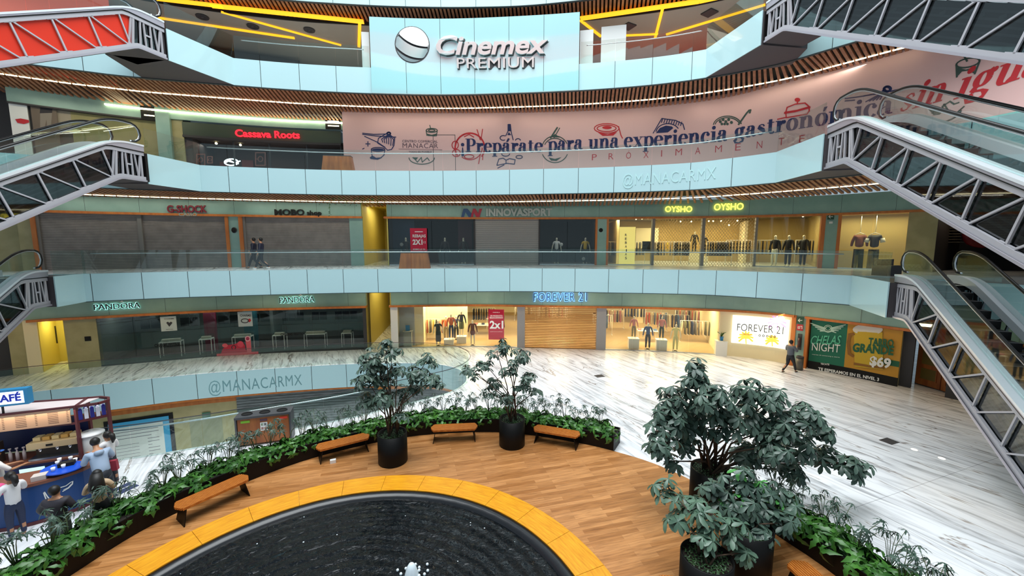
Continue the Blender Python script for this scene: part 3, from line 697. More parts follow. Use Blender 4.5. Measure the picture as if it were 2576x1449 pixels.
# mannequins
CO = dict(k='1c1a1c', b='2d3f66', o='c8643a', w='e8e2d2', g='6f7350', p='d98b86', y='e6dd9a', n='6e2c1c', d='3c5488', t='8d7d5c')
def man(x, y, dep, top, bot, label, cvw=W1, z=.0, h=1.75, arm='stiff', face=0., skirt=None, pants=1., legs='stand', group='shop mannequins', hair=None, sleeve=1., cap=None):
    s0 = cvw.hit(x, y)[0]; p = cvw.P(s0, -dep, z)
    rz = cvw.rz(s0) + PI + face
    t = figure('mannequin', label, 'mannequin', tuple(p), rz, h, M['manq'], cm(CO.get(top, top)) if top else None, cm(CO.get(bot, bot)) if bot else None, hair=hair, armR=arm, armL='stiff', legs=legs, sleeve=sleeve, pants=pants, hands=False, skirt=skirt, stand=M['steel'] if z < .1 or z in (5.2,) else None, bulk=.9, cap=cap, group=group, hairm=cm('3a2a1c'))
    return t
def plinth(x, y, dep, h, label, cvw=W1, z=0.):
    p = cvw.P(cvw.hit(x, y)[0], -dep, z); b = MB(); b.box((p.x, p.y, z + h / 2), (.62, .5, h), cvw.rz(cvw.hit(x, y)[0])); b.box((p.x, p.y, z + h + .02), (.66, .54, .04), cvw.rz(cvw.hit(x, y)[0]))
    return one('display_plinth', b, M['white'], label, 'plinth', 'white plinths in the clothes shop windows')
plinth(1127, 850, .75, .32, 'low white plinth under the mannequin in orange jacket and jeans'); plinth(1158, 850, 1.1, .42, 'white plinth under the mannequin in black top and olive skirt')
plinth(1598, 850, .6, .62, 'white plinth left of the mannequin in denim jacket'); plinth(1668, 850, .55, .62, 'white plinth under the mannequin in pink jacket and flared trousers')
man(1101, 860, .45, 'k', 'k', 'mannequin in black printed top and long black skirt at the far left', skirt=(.16, .10), sleeve=.3)
man(1133, 850, .75, 'o', 'b', 'mannequin in orange fur-trimmed jacket and ripped jeans', z=.34)
man(1158, 850, 1.1, 'k', 'g', 'mannequin in black top and olive cargo skirt on a plinth', z=.46, skirt=(.28, .10))
man(1188, 860, .4, 'n', 'n', 'mannequin in short rust brown dress near the red poster', skirt=(.40, .09), h=1.75)
man(1116, 845, 1.9, 'o', 't', 'mannequin in orange vest standing behind the front row')
man(1142, 845, 2.0, 'b', 'k', 'mannequin in blue denim jacket standing at the back of the left window')
man(1598, 850, .6, 'p', 't', 'mannequin in pink jacket standing on the leftmost plinth of the right window', z=.66, h=1.45)
man(1633, 860, .5, 'd', 'k', 'mannequin in blue denim jacket and black leggings')
man(1668, 850, .55, 'p', '33402f', 'mannequin in pink furry jacket and dark flared trousers', z=.66, h=1.5)
man(1702, 865, .35, 'y', 'y', 'mannequin in pale yellow tee and trousers', sleeve=.3)
# garments on racks
def garment_proto(colr, L=.85):
    b = MB(); prof = [(.03, 0, .20), (.045, -.07, .22), (.05, -.35, .20), (.06, -L, .25)]
    vs = []
    for wd, z, ln_ in prof: vs += [(-ln_, -wd * .3, z), (0, -wd, z + (.05 if z == 0 else 0)), (ln_, -wd * .3, z), (ln_, wd * .3, z), (0, wd, z + (.05 if z == 0 else 0)), (-ln_, wd * .3, z)]
    fs = [(0, 1, 2, 3, 4, 5), tuple(18 + k for k in (5, 4, 3, 2, 1, 0))]
    for i in range(3):
        for k in range(6): k2 = (k + 1) % 6; fs.append((i * 6 + k2, i * 6 + k, (i + 1) * 6 + k, (i + 1) * 6 + k2))
    b.add(vs, fs, 0, True)
    me = bpy.data.meshes.new('g'); me.from_pydata(b.v, [], b.f); me.materials.append(cm(colr)); me.polygons.foreach_set('use_smooth', [True] * len(b.f)); return me
GCOL = dict(black='201e22', navy='2a3350', grey='7a7670', orange='c25a30', cream='ddd0b0', pink='c77f7c', olive='6d6a45', blue='4a6488', white='e6e2d8', yellow='d8b43c')
GM = {k: garment_proto(v) for k, v in GCOL.items()}
def rack(cv, x, y, dep, n, cols, where, length=1.4, zb_=0., along=True, z=1.45):
    s0 = cv.hit(x, y)[0]; p = cv.P(s0, -dep, zb_); rz = cv.rz(s0) + (0 if along else PI / 2); d = Vector((math.cos(rz), math.sin(rz), 0))
    t = thing('clothes_rack', 'white metal clothes rack ' + where, 'clothes rack', tuple(p)); b = MB()
    a, c = p - d * length / 2, p + d * length / 2; nrm = Vector((-d.y, d.x, 0))
    b.tube([a + Vector((0, 0, z)), c + Vector((0, 0, z))], .016, 6); b.build('rail', M['white'], t)
    for e in (a, c):
        b = MB(); b.tube([e + Vector((0, 0, z)), e], .016, 6); b.bar(e - nrm * .25 + Vector((0, 0, .02)), e + nrm * .25 + Vector((0, 0, .02)), .03, .03); b.build('leg', M['white'], t)
    for k in range(n):
        cn = cols[k % len(cols)]; o = bpy.data.objects.new('hanging_garment', GM[cn]); C.objects.link(o)
        q = a + (c - a) * ((k + .5) / n); o.location = (q.x, q.y, zb_ + z - .07); o.rotation_euler[2] = rz + PI / 2 + random.uniform(-.25, .25)
        tag(o, '%s garment hanging on the rack %s' % (cn, where), 'garment', 'garments on the rack ' + where)
rack(W1, 1078, 850, 2.0, 8, ['black', 'cream', 'orange', 'grey', 'yellow'], 'behind the left window mannequins', 1.6)
rack(W1, 1200, 830, 6.5, 9, ['black', 'navy', 'black', 'grey'], 'deep in the shop left of the red poster', 1.8)
rack(W1, 1245, 820, 3.2, 6, ['navy', 'black'], 'behind the red poster', 1.0, along=False)
rack(W1, 1290, 800, 9, 8, ['white', 'cream', 'grey'], 'at the back left of the grille', 1.8)
rack(W1, 1545, 840, 4.2, 5, ['cream', 'white', 'black', 'blue', 'cream'], 'nearest the grille in the right window', 1.2)
rack(W1, 1583, 820, 6.5, 8, ['pink', 'black', 'pink', 'cream'], 'behind the pink jacket mannequin', 1.6)
rack(W1, 1640, 800, 9, 8, ['black', 'navy', 'blue'], 'deep behind the denim jacket mannequin', 2.0)
rack(W1, 1690, 830, 6, 8, ['orange', 'orange', 'cream', 'blue'], 'right of the cream pillar', 1.6)
rack(W1, 1735, 830, 5.2, 10, ['navy', 'blue', 'grey', 'cream', 'black'], 'in the middle of the right window', 2.0)
rack(W1, 1775, 850, 3.0, 9, ['cream', 'olive', 'olive', 'navy', 'grey', 'grey'], 'at the right end of the right window', 1.9)
rack(W1, 1790, 810, 7.5, 9, ['black', 'orange', 'grey', 'pink'], 'in the far right back corner', 2.0)
rack(W1, 1390, 830, 8, 9, ['white', 'cream', 'grey', 'pink'], 'seen through the brown grille', 2.4)
def shop_table(x, dep, where):
    s0 = s_(x); p = W1.P(s0, -dep, 0); rz = W1.rz(s0); t = thing('display_table', 'white display table with folded clothes ' + where, 'table', tuple(p))
    b = MB(); b.box((p.x, p.y, .75), (1.3, .7, .05), rz); b.build('top', M['white'], t)
    for dx, dy in ((-.6, -.3), (.6, -.3), (.6, .3), (-.6, .3)):
        b = MB(); c_, s2 = math.cos(rz), math.sin(rz); b.box((p.x + dx * c_ - dy * s2, p.y + dx * s2 + dy * c_, .365), (.04, .04, .73), rz); b.build('leg', M['white'], t)
    for k in range(5):
        b = MB(); dx = -.5 + .25 * k; b.box((p.x + dx * math.cos(rz), p.y + dx * math.sin(rz), .815), (.2, .3, .08), rz)
        one('folded_clothes', b, cm(list(GCOL.values())[(k * 3 + int(x)) % 10]), '%s stack of folded clothes on the table ' % ('leftmost', 'second', 'middle', 'fourth', 'rightmost')[k] + where, 'clothes', 'folded clothes on the table ' + where)
shop_table(1205, 3.4, 'behind the rust dress mannequin'); shop_table(1225, 5.8, 'left of the red poster'); shop_table(1645, 2.6, 'behind the two middle mannequins'); shop_table(1560, 8.5, 'at the back by the grille')
# red 2x1 poster, counter with tablet, small planter
def poster(cv, x0, x1, y0, y1, off, colr, label, name='poster', emit=0, yref=None, thick=.02):
    a = cv.hit(x0, y1, off); c = cv.hit(x1, y1, off); e = cv.hit(x0, y0, off); b = MB(); b.curved(cv, a[0], c[0], a[1], e[1], off - thick, off, 0)
    return one(name, b, lit('poster_' + colr + str(int(x0)), colr, emit) if emit else mat('poster_' + colr + str(int(x0)), colr, .5), label, 'poster')
po = poster(W1, 1229, 1268, 778, 854, -.3, 'd8123f', 'tall crimson 2x1 sale poster in the left clothes shop window', emit=.25)
b = MB(); wall_text(b, W1, '2x1', (1232, 826), (1266, 826), 808, -.29, 0, .005, bold=.03); wall_text(b, W1, 'EN PRODUCTO', (1234, 796), (1264, 796), 793, -.29, 0, .004, bold=.01); wall_text(b, W1, 'SELECCIONADO', (1232, 801), (1265, 801), 797.5, -.29, 0, .004, bold=.01)
wall_text(b, W1, 'FOREVER 21', (1240, 787), (1257, 787), 785, -.29, 0, .004); wall_text(b, W1, 'consulta terminos y condiciones', (1233, 835), (1264, 835), 833.5, -.29, 0, .004); b.build('lettering', lit('pwhite', 'ffffff', .5), po)
p = W1.P(s_(1024), -.35, 0); b = MB(); b.box((p.x, p.y, .5), (.5, .4, 1.0), W1.rz(s_(1024))); b.box((p.x, p.y, 1.02), (.6, .5, .04), W1.rz(s_(1024))); one('reception_counter', b, mat('counter_grey', '9a968c', .5), 'grey counter inside the left edge of the clothes shop', 'counter')
b = MB(); b.box((p.x, p.y, 1.22), (.26, .03, .36), W1.rz(s_(1024))); one('tablet_sign', b, mat('blue_tablet', '2f6ea0', .4), 'small blue framed tablet standing on the grey counter', 'sign')
p = W1.P(s_(1816), .05, 0); p = at(1812, 893); b = MB(); b.box((p.x, p.y, .42), (.6, .5, .84), W1.rz(s_(1810))); b.box((p.x, p.y, .86), (.64, .54, .04), W1.rz(s_(1810))); one('pedestal', b, M['white'], 'white pedestal left of the large lit screen', 'pedestal')
t = thing('potted_plant', 'small spiky plant in a blue pot on the white pedestal', 'plant', (p.x, p.y, .88)); b = MB(); b.lathe(p + Vector((0, 0, .88)), [(.10, 0), (.12, .26), (.1, .26), (.09, .2), (0, .2)], 12); b.build('pot', mat('blue_pot', '2f7fb5', .4), t)
b = MB()
for k in range(12):
    a = k * 2.4; b.tube([p + Vector((0, 0, 1.1)), p + Vector((.12 * math.cos(a), .12 * math.sin(a), 1.3 + .02 * (k % 3))), p + Vector((.25 * math.cos(a), .25 * math.sin(a), 1.36 + .03 * (k % 4)))], [.018, .022, .003], 4)
b.build('leaves', M['leaf2'], t)
# --- jewellery shop (dark)
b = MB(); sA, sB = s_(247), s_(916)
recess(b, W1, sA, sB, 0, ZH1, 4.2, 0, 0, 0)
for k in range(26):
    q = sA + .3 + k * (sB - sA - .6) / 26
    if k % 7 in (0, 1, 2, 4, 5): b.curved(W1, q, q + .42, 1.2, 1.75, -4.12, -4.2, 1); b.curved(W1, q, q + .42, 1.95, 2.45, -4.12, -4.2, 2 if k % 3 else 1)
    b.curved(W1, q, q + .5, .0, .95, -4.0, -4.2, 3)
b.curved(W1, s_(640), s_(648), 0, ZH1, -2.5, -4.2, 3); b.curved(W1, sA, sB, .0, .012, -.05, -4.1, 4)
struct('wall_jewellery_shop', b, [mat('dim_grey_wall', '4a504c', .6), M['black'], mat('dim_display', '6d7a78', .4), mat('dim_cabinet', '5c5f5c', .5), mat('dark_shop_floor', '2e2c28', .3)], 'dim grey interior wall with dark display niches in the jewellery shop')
t = thing('shop_window', 'long dark glass front of the jewellery shop on the ground level', 'window', tuple(W1.P(s_(600), 0, 0))); n = 9
for k in range(n):
    b = MB(); b.curved(W1, sA + (sB - sA) * k / n + .01, sA + (sB - sA) * (k + 1) / n - .01, .06, ZH1 - .12, .0, -.015); b.build('glass_pane', M['shopglass'], t)
b = MB(); b.curved(W1, sA, sB, 0, .06, .02, -.1); b.build('sill', M['dark'], t)
b = MB(); s0 = s_(490, 810); b.curved(W1, s0, s0 + .5, 0, ZH1, -1.4, -1.7); one('promotion_column', b, mat('dark_magenta', '6d1030', .5), 'dark magenta column inside the jewellery shop window', 'column')
b = MB(); s0 = s_(585, 800); b.curved(W1, s0, s0 + .6, 0, ZH1, -1.6, -1.9); one('promotion_column', b, mat('dark_teal', '104a55', .5), 'dark teal column behind the charms poster', 'column')
area('jewellery_light', W1.P(s_(580), -1.4, 2.6), (0, 0, W1.rz(s_(580))), 11, .6, 70, (.85, .95, .9)); area('jewellery_light', W1.P(s_(330), -1.4, 2.6), (0, 0, W1.rz(s_(330))), 5, .6, 30, (.85, .95, .9))
def jtable(x0, x1, y0, y1, i, lab):
    q0, q1 = W1.hit(x0, y1, -.7)[0], W1.hit(x1, y1, -.7)[0]; t = thing('display_case', lab, 'display case', tuple(W1.P((q0 + q1) / 2, -.9, 0)))
    b = MB(); b.curved(W1, q0, q1, .88, .92, -.7, -1.2); b.build('case_base', M['white'], t); b = MB(); b.curved(W1, q0, q1, .92, 1.15, -.7, -1.2); b.build('glass_case', M['shopglass'], t)
    b = MB(); b.curved(W1, q0 + .08, q1 - .08, .925, 1.05, -.85, -1.05); b.build('jewellery_tray', mat('tray%d' % i, 'b9b2a6', .5), t)
    for q in (q0, q1 - .03):
        for o_ in (-.7, -1.17): b = MB(); b.curved(W1, q, q + .03, 0, .88, o_, o_ - .03); b.build('leg', M['white'], t)
for i, (a, c, l) in enumerate(((402, 458, 'in front of the white charms poster'), (503, 535, 'right of the magenta column'), (586, 634, 'behind the pink window sticker'), (688, 718, 'narrow, in the middle of the dark window'), (767, 820, 'wide, right of the middle'), (861, 887, 'narrow, by the yellow corridor'))):
    jtable(a, c, 850, 895, i, 'white legged jewellery display case ' + l)
po = poster(W1, 406, 446, 797, 834, .03, 'c9d2cc', 'white poster with a heart hung in the left part of the jewellery window')
b = MB(); wall_text(b, W1, 'CHARMS', (413, 804), (438, 803), 801, .035, 0, .004, bold=.02); inkfill(b, W1, .035, [(418, 812), (422, 809), (426, 812), (430, 809), (434, 812), (426, 822)]); wall_text(b, W1, 'FESTIVAL', (418, 830), (436, 829), 828, .035, 0, .004); b.build('print', M['dark'], po)
po = poster(W1, 600, 636, 785, 822, .03, 'b9c2c0', 'charms poster with a bracelet picture hung in the jewellery window')
b = MB(); wall_text(b, W1, 'CHARMS!', (604, 796), (632, 796), 791, .035, 0, .004, bold=.03); ink(b, W1, .035, oval(616, 807, 9, 5), .05); b.build('print', M['dark'], po)
b = MB(); inkfill(b, W1, .035, [(624, 803), (629, 801), (632, 806), (628, 811), (623, 808)]); b.build('red_charm', M['rink'], po)
b = MB(); wall_text(b, W1, 'CHARMS FESTIVAL', (389, 873), (456, 869), 866, .03, 0, .004, bold=.03); wall_text(b, W1, 'CHARMS FESTIVAL', (706, 845), (770, 842), 839, .03, 0, .004, bold=.03); one('window_lettering', b, M['black'], 'dark festival lettering stuck on the jewellery shop glass', 'lettering')
b = MB(); inkfill(b, W1, .03, [(556, 889), (560, 878), (572, 868), (590, 866), (606, 858), (616, 868), (618, 880), (632, 884), (632, 888)], 0)
inkfill(b, W1, .033, oval(566, 869, 7, 5)[:-1], 1); inkfill(b, W1, .035, oval(605, 866, 8, 8)[:-1], 2); inkfill(b, W1, .037, [(617, 853), (630, 850), (633, 887), (622, 888)], 1); inkfill(b, W1, .039, oval(623, 852, 7, 7)[:-1], 3); inkfill(b, W1, .042, oval(623, 852, 4.5, 4.5)[:-1], 4); ink(b, W1, .042, oval(588, 874, 5, 5), .04, 5); inkfill(b, W1, .031, [(545, 890), (650, 884), (650, 890), (545, 896)], 1)
one('window_sticker', b, [mat('stk1', 'c9283f', .5), mat('stk2', 'e6616a', .5), mat('stk3', 'e0475a', .5), mat('stk4', 'eeb0b4', .5), mat('stk5', 'b03050', .5), M['dark']], 'pink and red window sticker of tubes and rings low on the jewellery shop glass', 'sticker')
po = poster(W1, 118, 146, 822, 866, -1.95, '2e2a18', 'dark framed notice on the yellow alcove wall at the far left', 'notice_board')
# corridor back detail and wall switch
b = MB(); q = W1.hit(221, 852, .03); b.curved(W1, q[0] - .12, q[0] + .12, q[1] - .12, q[1] + .12, .02, .05); one('wall_panel', b, M['black'], 'small black square panel on the beige stone left of the jewellery shop', 'panel')
# --- beer advert hoarding and wooden door at the right
AD = Curve([tuple(at(2032, 926)[:2]), tuple(at(2150, 949)[:2]), tuple(at(2256, 973)[:2])])
b = MB(); b.curved(AD, 0, AD.end, .42, 2.62, 0, -.05, 0, .5); b.curved(AD, 0, AD.end, 0, .42, 0, -.05, 1, .5); a0 = AD.hit(2127, 880)[0]; b.curved(AD, 0, a0, .42, 2.62, .0, .006, 2, .5)
hp_ = AD.P(AD.end, -.05, 0); b.prism([(hp_.x - .05, hp_.y), (hp_.x, hp_.y), (hp_.x + 1.1, hp_.y + .9), (hp_.x + 1.0, hp_.y + 1.0)], 0, 2.62, 3)
ad = one('advert_hoarding', b, [mat('ad_ochre', 'c08a1e', .5), M['black'], mat('ad_green', '0e6a50', .5), M['olive']], 'green and ochre beer advert hoarding beside the right escalator', 'hoarding')
b = MB(); wall_text(b, AD, 'CHELAS', (2039, 866), (2115, 866), 845, .05, 0, .01, shear=.25, bold=.01); b.build('mint_lettering', mat('mint', '5cbf9a', .5), ad)
b = MB(); wall_text(b, AD, 'NIGHT', (2042, 881), (2112, 887), 862, .05, 0, .01, bold=0); b.build('white_lettering', M['white'], ad)
b = MB(); wall_text(b, AD, 'TE ESPERAMOS EN EL NIVEL 3', (2058, 931), (2211, 959), 924, .05, 0, .01, bold=.03); b.build('white_lettering', M['white'], ad)
b = MB(); wall_text(b, AD, '$69', (2187, 918), (2240, 926), 896, .07, 0, .01, bold=.04); b.build('white_lettering', M['white'], ad)
b = MB(); wall_text(b, AD, 'TECATE', (2064, 917), (2086, 919), 913, .05, 0, .01, bold=.02); b.build('white_lettering', M['white'], ad)
b = MB(); wall_text(b, AD, 'martes de amstrong a cierre', (2043, 892), (2112, 900), 890, .05, 0, .01); b.build('white_lettering', M['white'], ad)
b = MB(); wall_text(b, AD, 'TARRO', (2184, 868), (2247, 874), 850, .06, 0, .01, bold=.03); wall_text(b, AD, 'GRANDE', (2144, 884), (2247, 893), 864, .06, 0, .01, bold=.04); b.curved(AD, AD.hit(2181, 900)[0], AD.end, .93, 1.2, .008, .012, 0); b.build('dark_green_print', mat('adg2', '0c5a38', .5), ad)
b = MB()
for sg in (-1, 1):
    for k in range(5): ink(b, AD, .045, [(2083 + sg * 8, 825 + k * 2.0), (2083 + sg * (44 - k * 6), 815 + k * 5.0 + sg * 2)], .04)
for rr in (6, 10): ink(b, AD, .045, oval(2083, 826, rr, rr * .8), .03)
ink(b, AD, .045, [(2063, 830), (2083, 836), (2103, 831)], .04); b.build('winged_emblem', mat('emb', 'b8d8c8', .5), ad)
b = MB(); inkfill(b, AD, .03, [(2148, 834), (2220, 836), (2222, 930), (2150, 922)], 0); ink(b, AD, .035, [(2148, 840), (2138, 842), (2134, 862), (2136, 890), (2146, 896)], .12, 1); inkfill(b, AD, .04, oval(2183, 829, 38, 14)[:-1], 2); ink(b, AD, .045, [(2150, 915), (2185, 921), (2220, 925)], .12, 1); b.build('beer_mug_picture', [mat('beer', 'c8a514', .4), mat('beer2', '8a5a10', .5), mat('foam', 'd8d2c8', .5)], ad)
D1 = Curve([tuple(at(2296, 964)[:2]), tuple(at(2430, 1005)[:2]), tuple(at(2600, 1070)[:2])])
b = MB(); b.curved(D1, 0, D1.end, 0, 2.7, -.1, -.3, 0); struct('wall_door_recess', b, M['dark'], 'dark wall beside the wooden doors')
for i, (a, c, l) in enumerate(((2302, 2366, 'left'), (2368, 2440, 'right'))):
    q0, q1 = D1.hit(a, 950)[0], D1.hit(c, 950)[0]; b = MB(); b.curved(D1, q0, q1, .05, 2.6, -.02, -.1, 0)
    for z0, z1 in ((.35, .85), (1.05, 2.35)):
        b.curved(D1, q0 + .18, q1 - .18, z0, z1, -.012, -.03, 1); b.curved(D1, q0 + .14, q0 + .18, z0 - .04, z1 + .04, .01, -.02, 0); b.curved(D1, q1 - .18, q1 - .14, z0 - .04, z1 + .04, .01, -.02, 0)
    struct('door_%d' % (i + 1), b, [M['wood'], mat('door_panel%d' % i, '6b5a26', .5)], '%s leaf of the brown panelled wooden doors behind the right escalator' % l, 'door')
# --- lower level notices seen through the opening
def L0box(x0, x1, ytop_l, zb_, off, m, th=.03):
    a = L0.hit(x0, 1080, off)[0]; c = L0.hit(x1, 1080, off)[0]; zt_ = L0.hit(x0, ytop_l, off)[1]; b = MB(); b.curved(L0, a, c, zb_, zt_, off - th, off); return b, a, c, zt_
b, a, c, zt_ = L0box(262, 438, 1062, -5.1, .04, 0); one('shop_opening', b, M['black'], 'black surround behind the blue notice poster on the level below', 'surround')
b, a, c, zt_ = L0box(272, 427, 1068, -5.0, .08, 0); po = one('notice_poster', b, mat('sky_blue', '3fa6d6', .5), 'large white notice poster with blue border on the level below', 'poster')
b = MB(); b.curved(L0, a, c - .25, -5, zt_ - .25, .081, .086); b.build('white_sheet', M['white'], po)
b = MB()
for k in range(16):
    z = zt_ - .5 - k * .17
    b.curved(L0, a + .25 + (1.2 if k > 2 else 0), c - .45 - .3 * (k % 3 == 2), z - .03, z, .087, .089)
    if k > 3: b.curved(L0, a + .2, a + 1.1, z - .02, z, .087, .089)
tag(b.build('text_lines', mat('grey_text', '8a8790', .6), po), kind='stuff')
b = MB(); a, c = L0.hit(600, 1050, .03)[0], L0.hit(1040, 1000, .03)[0]; b.curved(L0, a, L0.end, -5.2, -1.5, .03, .12, 0, .4)
for k in range(24): b.curved(L0, a, L0.end, -5.1 + k * .15, -5.1 + k * .15 + .02, .12, .135, 1, .5)
struct('wall_lower_timber', b, [noisy('grey_timber', '5c6466', '7a8386', 2, .5, stretch=(1, 1, 9)), mat('timber_groove', '454b4c', .6)], 'grey timber lined wall of the level below under the rounded end of the opening')
b = MB(); a, c = L0.hit(478, 1080, .05)[0], L0.hit(560, 1080, .05)[0]; b.curved(L0, a, c, -5.15, -2.6, .02, .05); struct('door_3', b, M['shopglass'], 'frameless glass door on the level below', 'door')
b = MB(); q = L0.hit(519, 1044, .05); b.curved(L0, q[0] - .18, q[0] + .18, q[1] - .15, q[1] + .15, .05, .07); one('sign_board', b, mat('green_sign0', '3f6f58', .5), 'small green sign above the glass door on the level below', 'sign')
area('lower_level_light', (-13, 17.5, -1.6), (0, 0, R(20)), 10, 2, 160, (1, .97, .85))
# ------------------------------------------------------------ second level shops (W2)
Z2, ZT2, ZC2 = 5.2, W2.hit(1400, 551)[1], 9.25
s2 = lambda x, y=600: SX(W2, x, y)
b = MB()      # 0 teal 1 orange 2 olive 3 cream 4 yellow 5 dark 6 grey
b.curved(W2, s2(-150), s2(912), ZT2, ZC2, .12, -.2, 0); b.curved(W2, s2(976), s2(2390), ZT2, ZC2, .12, -.2, 0)
b.curved(W2, s2(83), s2(914), ZT2 - .02, ZT2 + .1, .2, -.2, 1); b.curved(W2, s2(968), s2(2390), ZT2 - .02, ZT2 + .1, .2, -.2, 1)
for k in range(30): b.curved(W2, 4 + k * 2.2, 4.012 + k * 2.2, ZT2 + .1, ZC2, .12, .123, 5)
def pil(x0, x1, m, off=.05, zt=ZT2): b.curved(W2, s2(x0), s2(x1), Z2, zt, off, -.4, m)
pil(-250, 48, 2, -.3); pil(48, 82, 2, 0); pil(84, 96, 1, .15); pil(96, 104, 6); pil(350, 361, 6); pil(571, 579, 1, .15); pil(579, 605, 0); pil(605, 614, 1, .15); pil(614, 620, 6)
pil(881, 914, 0); recess(b, W2, s2(915), s2(974), Z2, ZC2, 9, 4, 4, 4); pil(1192, 1196, 5); pil(1355, 1358, 5); pil(1497, 1502, 1, .12); pil(1502, 1525, 0, .1); pil(1525, 1530, 1, .12)
pil(1640, 1647, 6, .0); pil(1765, 1773, 6, 0); pil(1899, 1905, 6, 0); pil(2062, 2073, 1, .12); pil(2073, 2104, 0, .1); pil(2104, 2113, 1, .12)
pil(2280, 2355, 2, .0)
struct('wall_level_2', b, [M['teal'], M['orange'], M['olive'], M['cream'], M['yellow'], M['dark'], mat('grey_post', '7d7a76', .5)], 'second level shop wall with grey green header, orange frames and pillars')
SHG = 'wide grey roller shutters of the second level shops'
shutter(W2, 104, 350, 600, Z2, ZT2, -.06, M['shutter'], 'closed grey roller shutter left of the watch shop post', .085)
shutter(W2, 361, 571, 600, Z2, ZT2, -.06, M['shutter'], 'closed grey roller shutter right of the watch shop post', .085)
shutter(W2, 620, 881, 600, Z2, ZT2, -.06, M['shutter'], 'closed grey roller shutter behind the two men walking', .085)
shutter(W2, 1196, 1355, 600, Z2, ZT2, -.04, mat('silver_shutter', 'a8a29c', .4, .4), 'silver roller shutter of the sports shop entrance', .13)
# signs
def sign2(name, body, p0, p1, yc, m, label, bold=.02, shear=0, space=1., cv=W2, off=.2):
    b = MB(); wall_text(b, cv, body, p0, p1, yc, off, 0, .06, bold=bold, shear=shear, space=space); return one(name, b, m, label, 'shop sign')
o = sign2('shop_sign', 'G-SHOCK', (421, 534), (521, 534), 517, mat('maroon', '7a1f2c', .4), 'dark red watch shop letters above the left shutters', .03)
b = MB(); wall_text(b, W2, 'CASIO', (450, 543), (496, 543), 536, .2, 0, .04, bold=.02); b.build('small_lettering', mat('dim_letters', '9aa8a2', .4), o)
o = sign2('shop_sign', 'MOBO', (691, 541), (766, 541), 527, M['black'], 'black phone shop letters above the middle shutter', .03)
b = MB(); wall_text(b, W2, 'shop', (772, 541), (809, 541), 530, .2, 0, .05, bold=.03); b.build('small_lettering', M['black'], o)
o = sign2('shop_sign', 'INNOVASPORT', (1223, 543), (1389, 542), 526, mat('pale_letters', 'b4bcb8', .4), 'pale grey sports shop letters on the header', .045)
b = MB(); inkfill(b, W2, .22, [(1160, 546), (1166, 525), (1176, 525), (1186, 538), (1190, 525), (1196, 525), (1189, 546), (1179, 546), (1171, 534), (1167, 546)], 0); b.build('blue_emblem', mat('sport_blue', '1f4a78', .4), o)
b = MB(); inkfill(b, W2, .225, [(1184, 546), (1190, 525), (1196, 525), (1203, 537), (1206, 525), (1213, 525), (1206, 546), (1198, 546), (1192, 535), (1190, 546)], 0); b.build('red_emblem', mat('sport_red', 'a82038', .4), o)
YL = lit('oysho_lit', 'ffe85a', 2.2)
sign2('shop_sign', 'OYSHO', (1673, 533), (1741, 533), 519, YL, 'left of the two lit yellow shop names over the mesh gates', .01)
sign2('shop_sign', 'OYSHO', (1796, 529), (1870, 527), 513, YL, 'right of the two lit yellow shop names over the mesh gates', .01)
exit_sign(W2, 934, 571, 11, 11, label='green exit sign on the yellow corridor wall of the second level', off=-4., kind='arrow')
exit_sign(W2, 2090, 545, 18, 15, flip=-1, label='green exit sign with left arrow on the second level pillar', off=.2)
b = MB(); q = W2.hit(2090, 560, .12); b.curved(W2, q[0] - .08, q[0] + .08, q[1] - .06, q[1] + .06, .1, .2); one('emergency_lamp', b, M['white'], 'small white emergency lamp under the second level exit sign', 'lamp')
for x, l in ((588, 'between the watch shop and phone shop shutters'), (1512, 'on the pillar left of the lit lingerie shop')):
    q = W2.hit(x, 579, .1); p = W2.P(q[0], .06, q[1]); t = thing('dome_camera', 'round dark dome camera ' + l, 'camera', tuple(p)); b = MB(); b.sphere(p, .15, 0, 12, 8, (1, .6, 1)); b.build('dome', M['black'], t); b = MB(); b.sphere(p, .17, 0, 12, 8, (1, .3, 1)); b.build('ring', M['dark'], t)
# sports shop, lingerie shop and outfit window: interiors
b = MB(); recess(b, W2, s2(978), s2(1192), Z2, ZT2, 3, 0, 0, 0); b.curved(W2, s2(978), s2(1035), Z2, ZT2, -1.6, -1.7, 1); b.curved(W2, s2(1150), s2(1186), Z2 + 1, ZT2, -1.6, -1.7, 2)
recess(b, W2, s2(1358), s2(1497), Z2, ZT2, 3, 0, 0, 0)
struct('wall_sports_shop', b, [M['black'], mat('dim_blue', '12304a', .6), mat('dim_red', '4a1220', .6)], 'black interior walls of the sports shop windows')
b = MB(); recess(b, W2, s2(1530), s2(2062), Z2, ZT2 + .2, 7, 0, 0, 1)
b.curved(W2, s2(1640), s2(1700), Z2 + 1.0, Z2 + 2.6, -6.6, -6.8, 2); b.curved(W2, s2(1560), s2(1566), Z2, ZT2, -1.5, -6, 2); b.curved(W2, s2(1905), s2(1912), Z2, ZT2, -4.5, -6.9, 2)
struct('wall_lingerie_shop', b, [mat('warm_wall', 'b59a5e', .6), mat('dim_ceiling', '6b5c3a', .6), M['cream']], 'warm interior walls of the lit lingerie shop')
b = MB(); recess(b, W2, s2(2113), s2(2280), Z2, ZT2, 1.6, 0, 0, 0); struct('wall_outfit_window', b, mat('beige_backdrop', 'b0985c', .6), 'beige backdrop of the window with two hanging outfits')
b = MB(); recess(b, W2, s2(2356), s2(2650), Z2, ZC2, 5, 0, 0, 0); struct('wall_dark_shop', b, mat('dark_brown', '1e1512', .6), 'dark brown interior of the shop behind the right escalators')
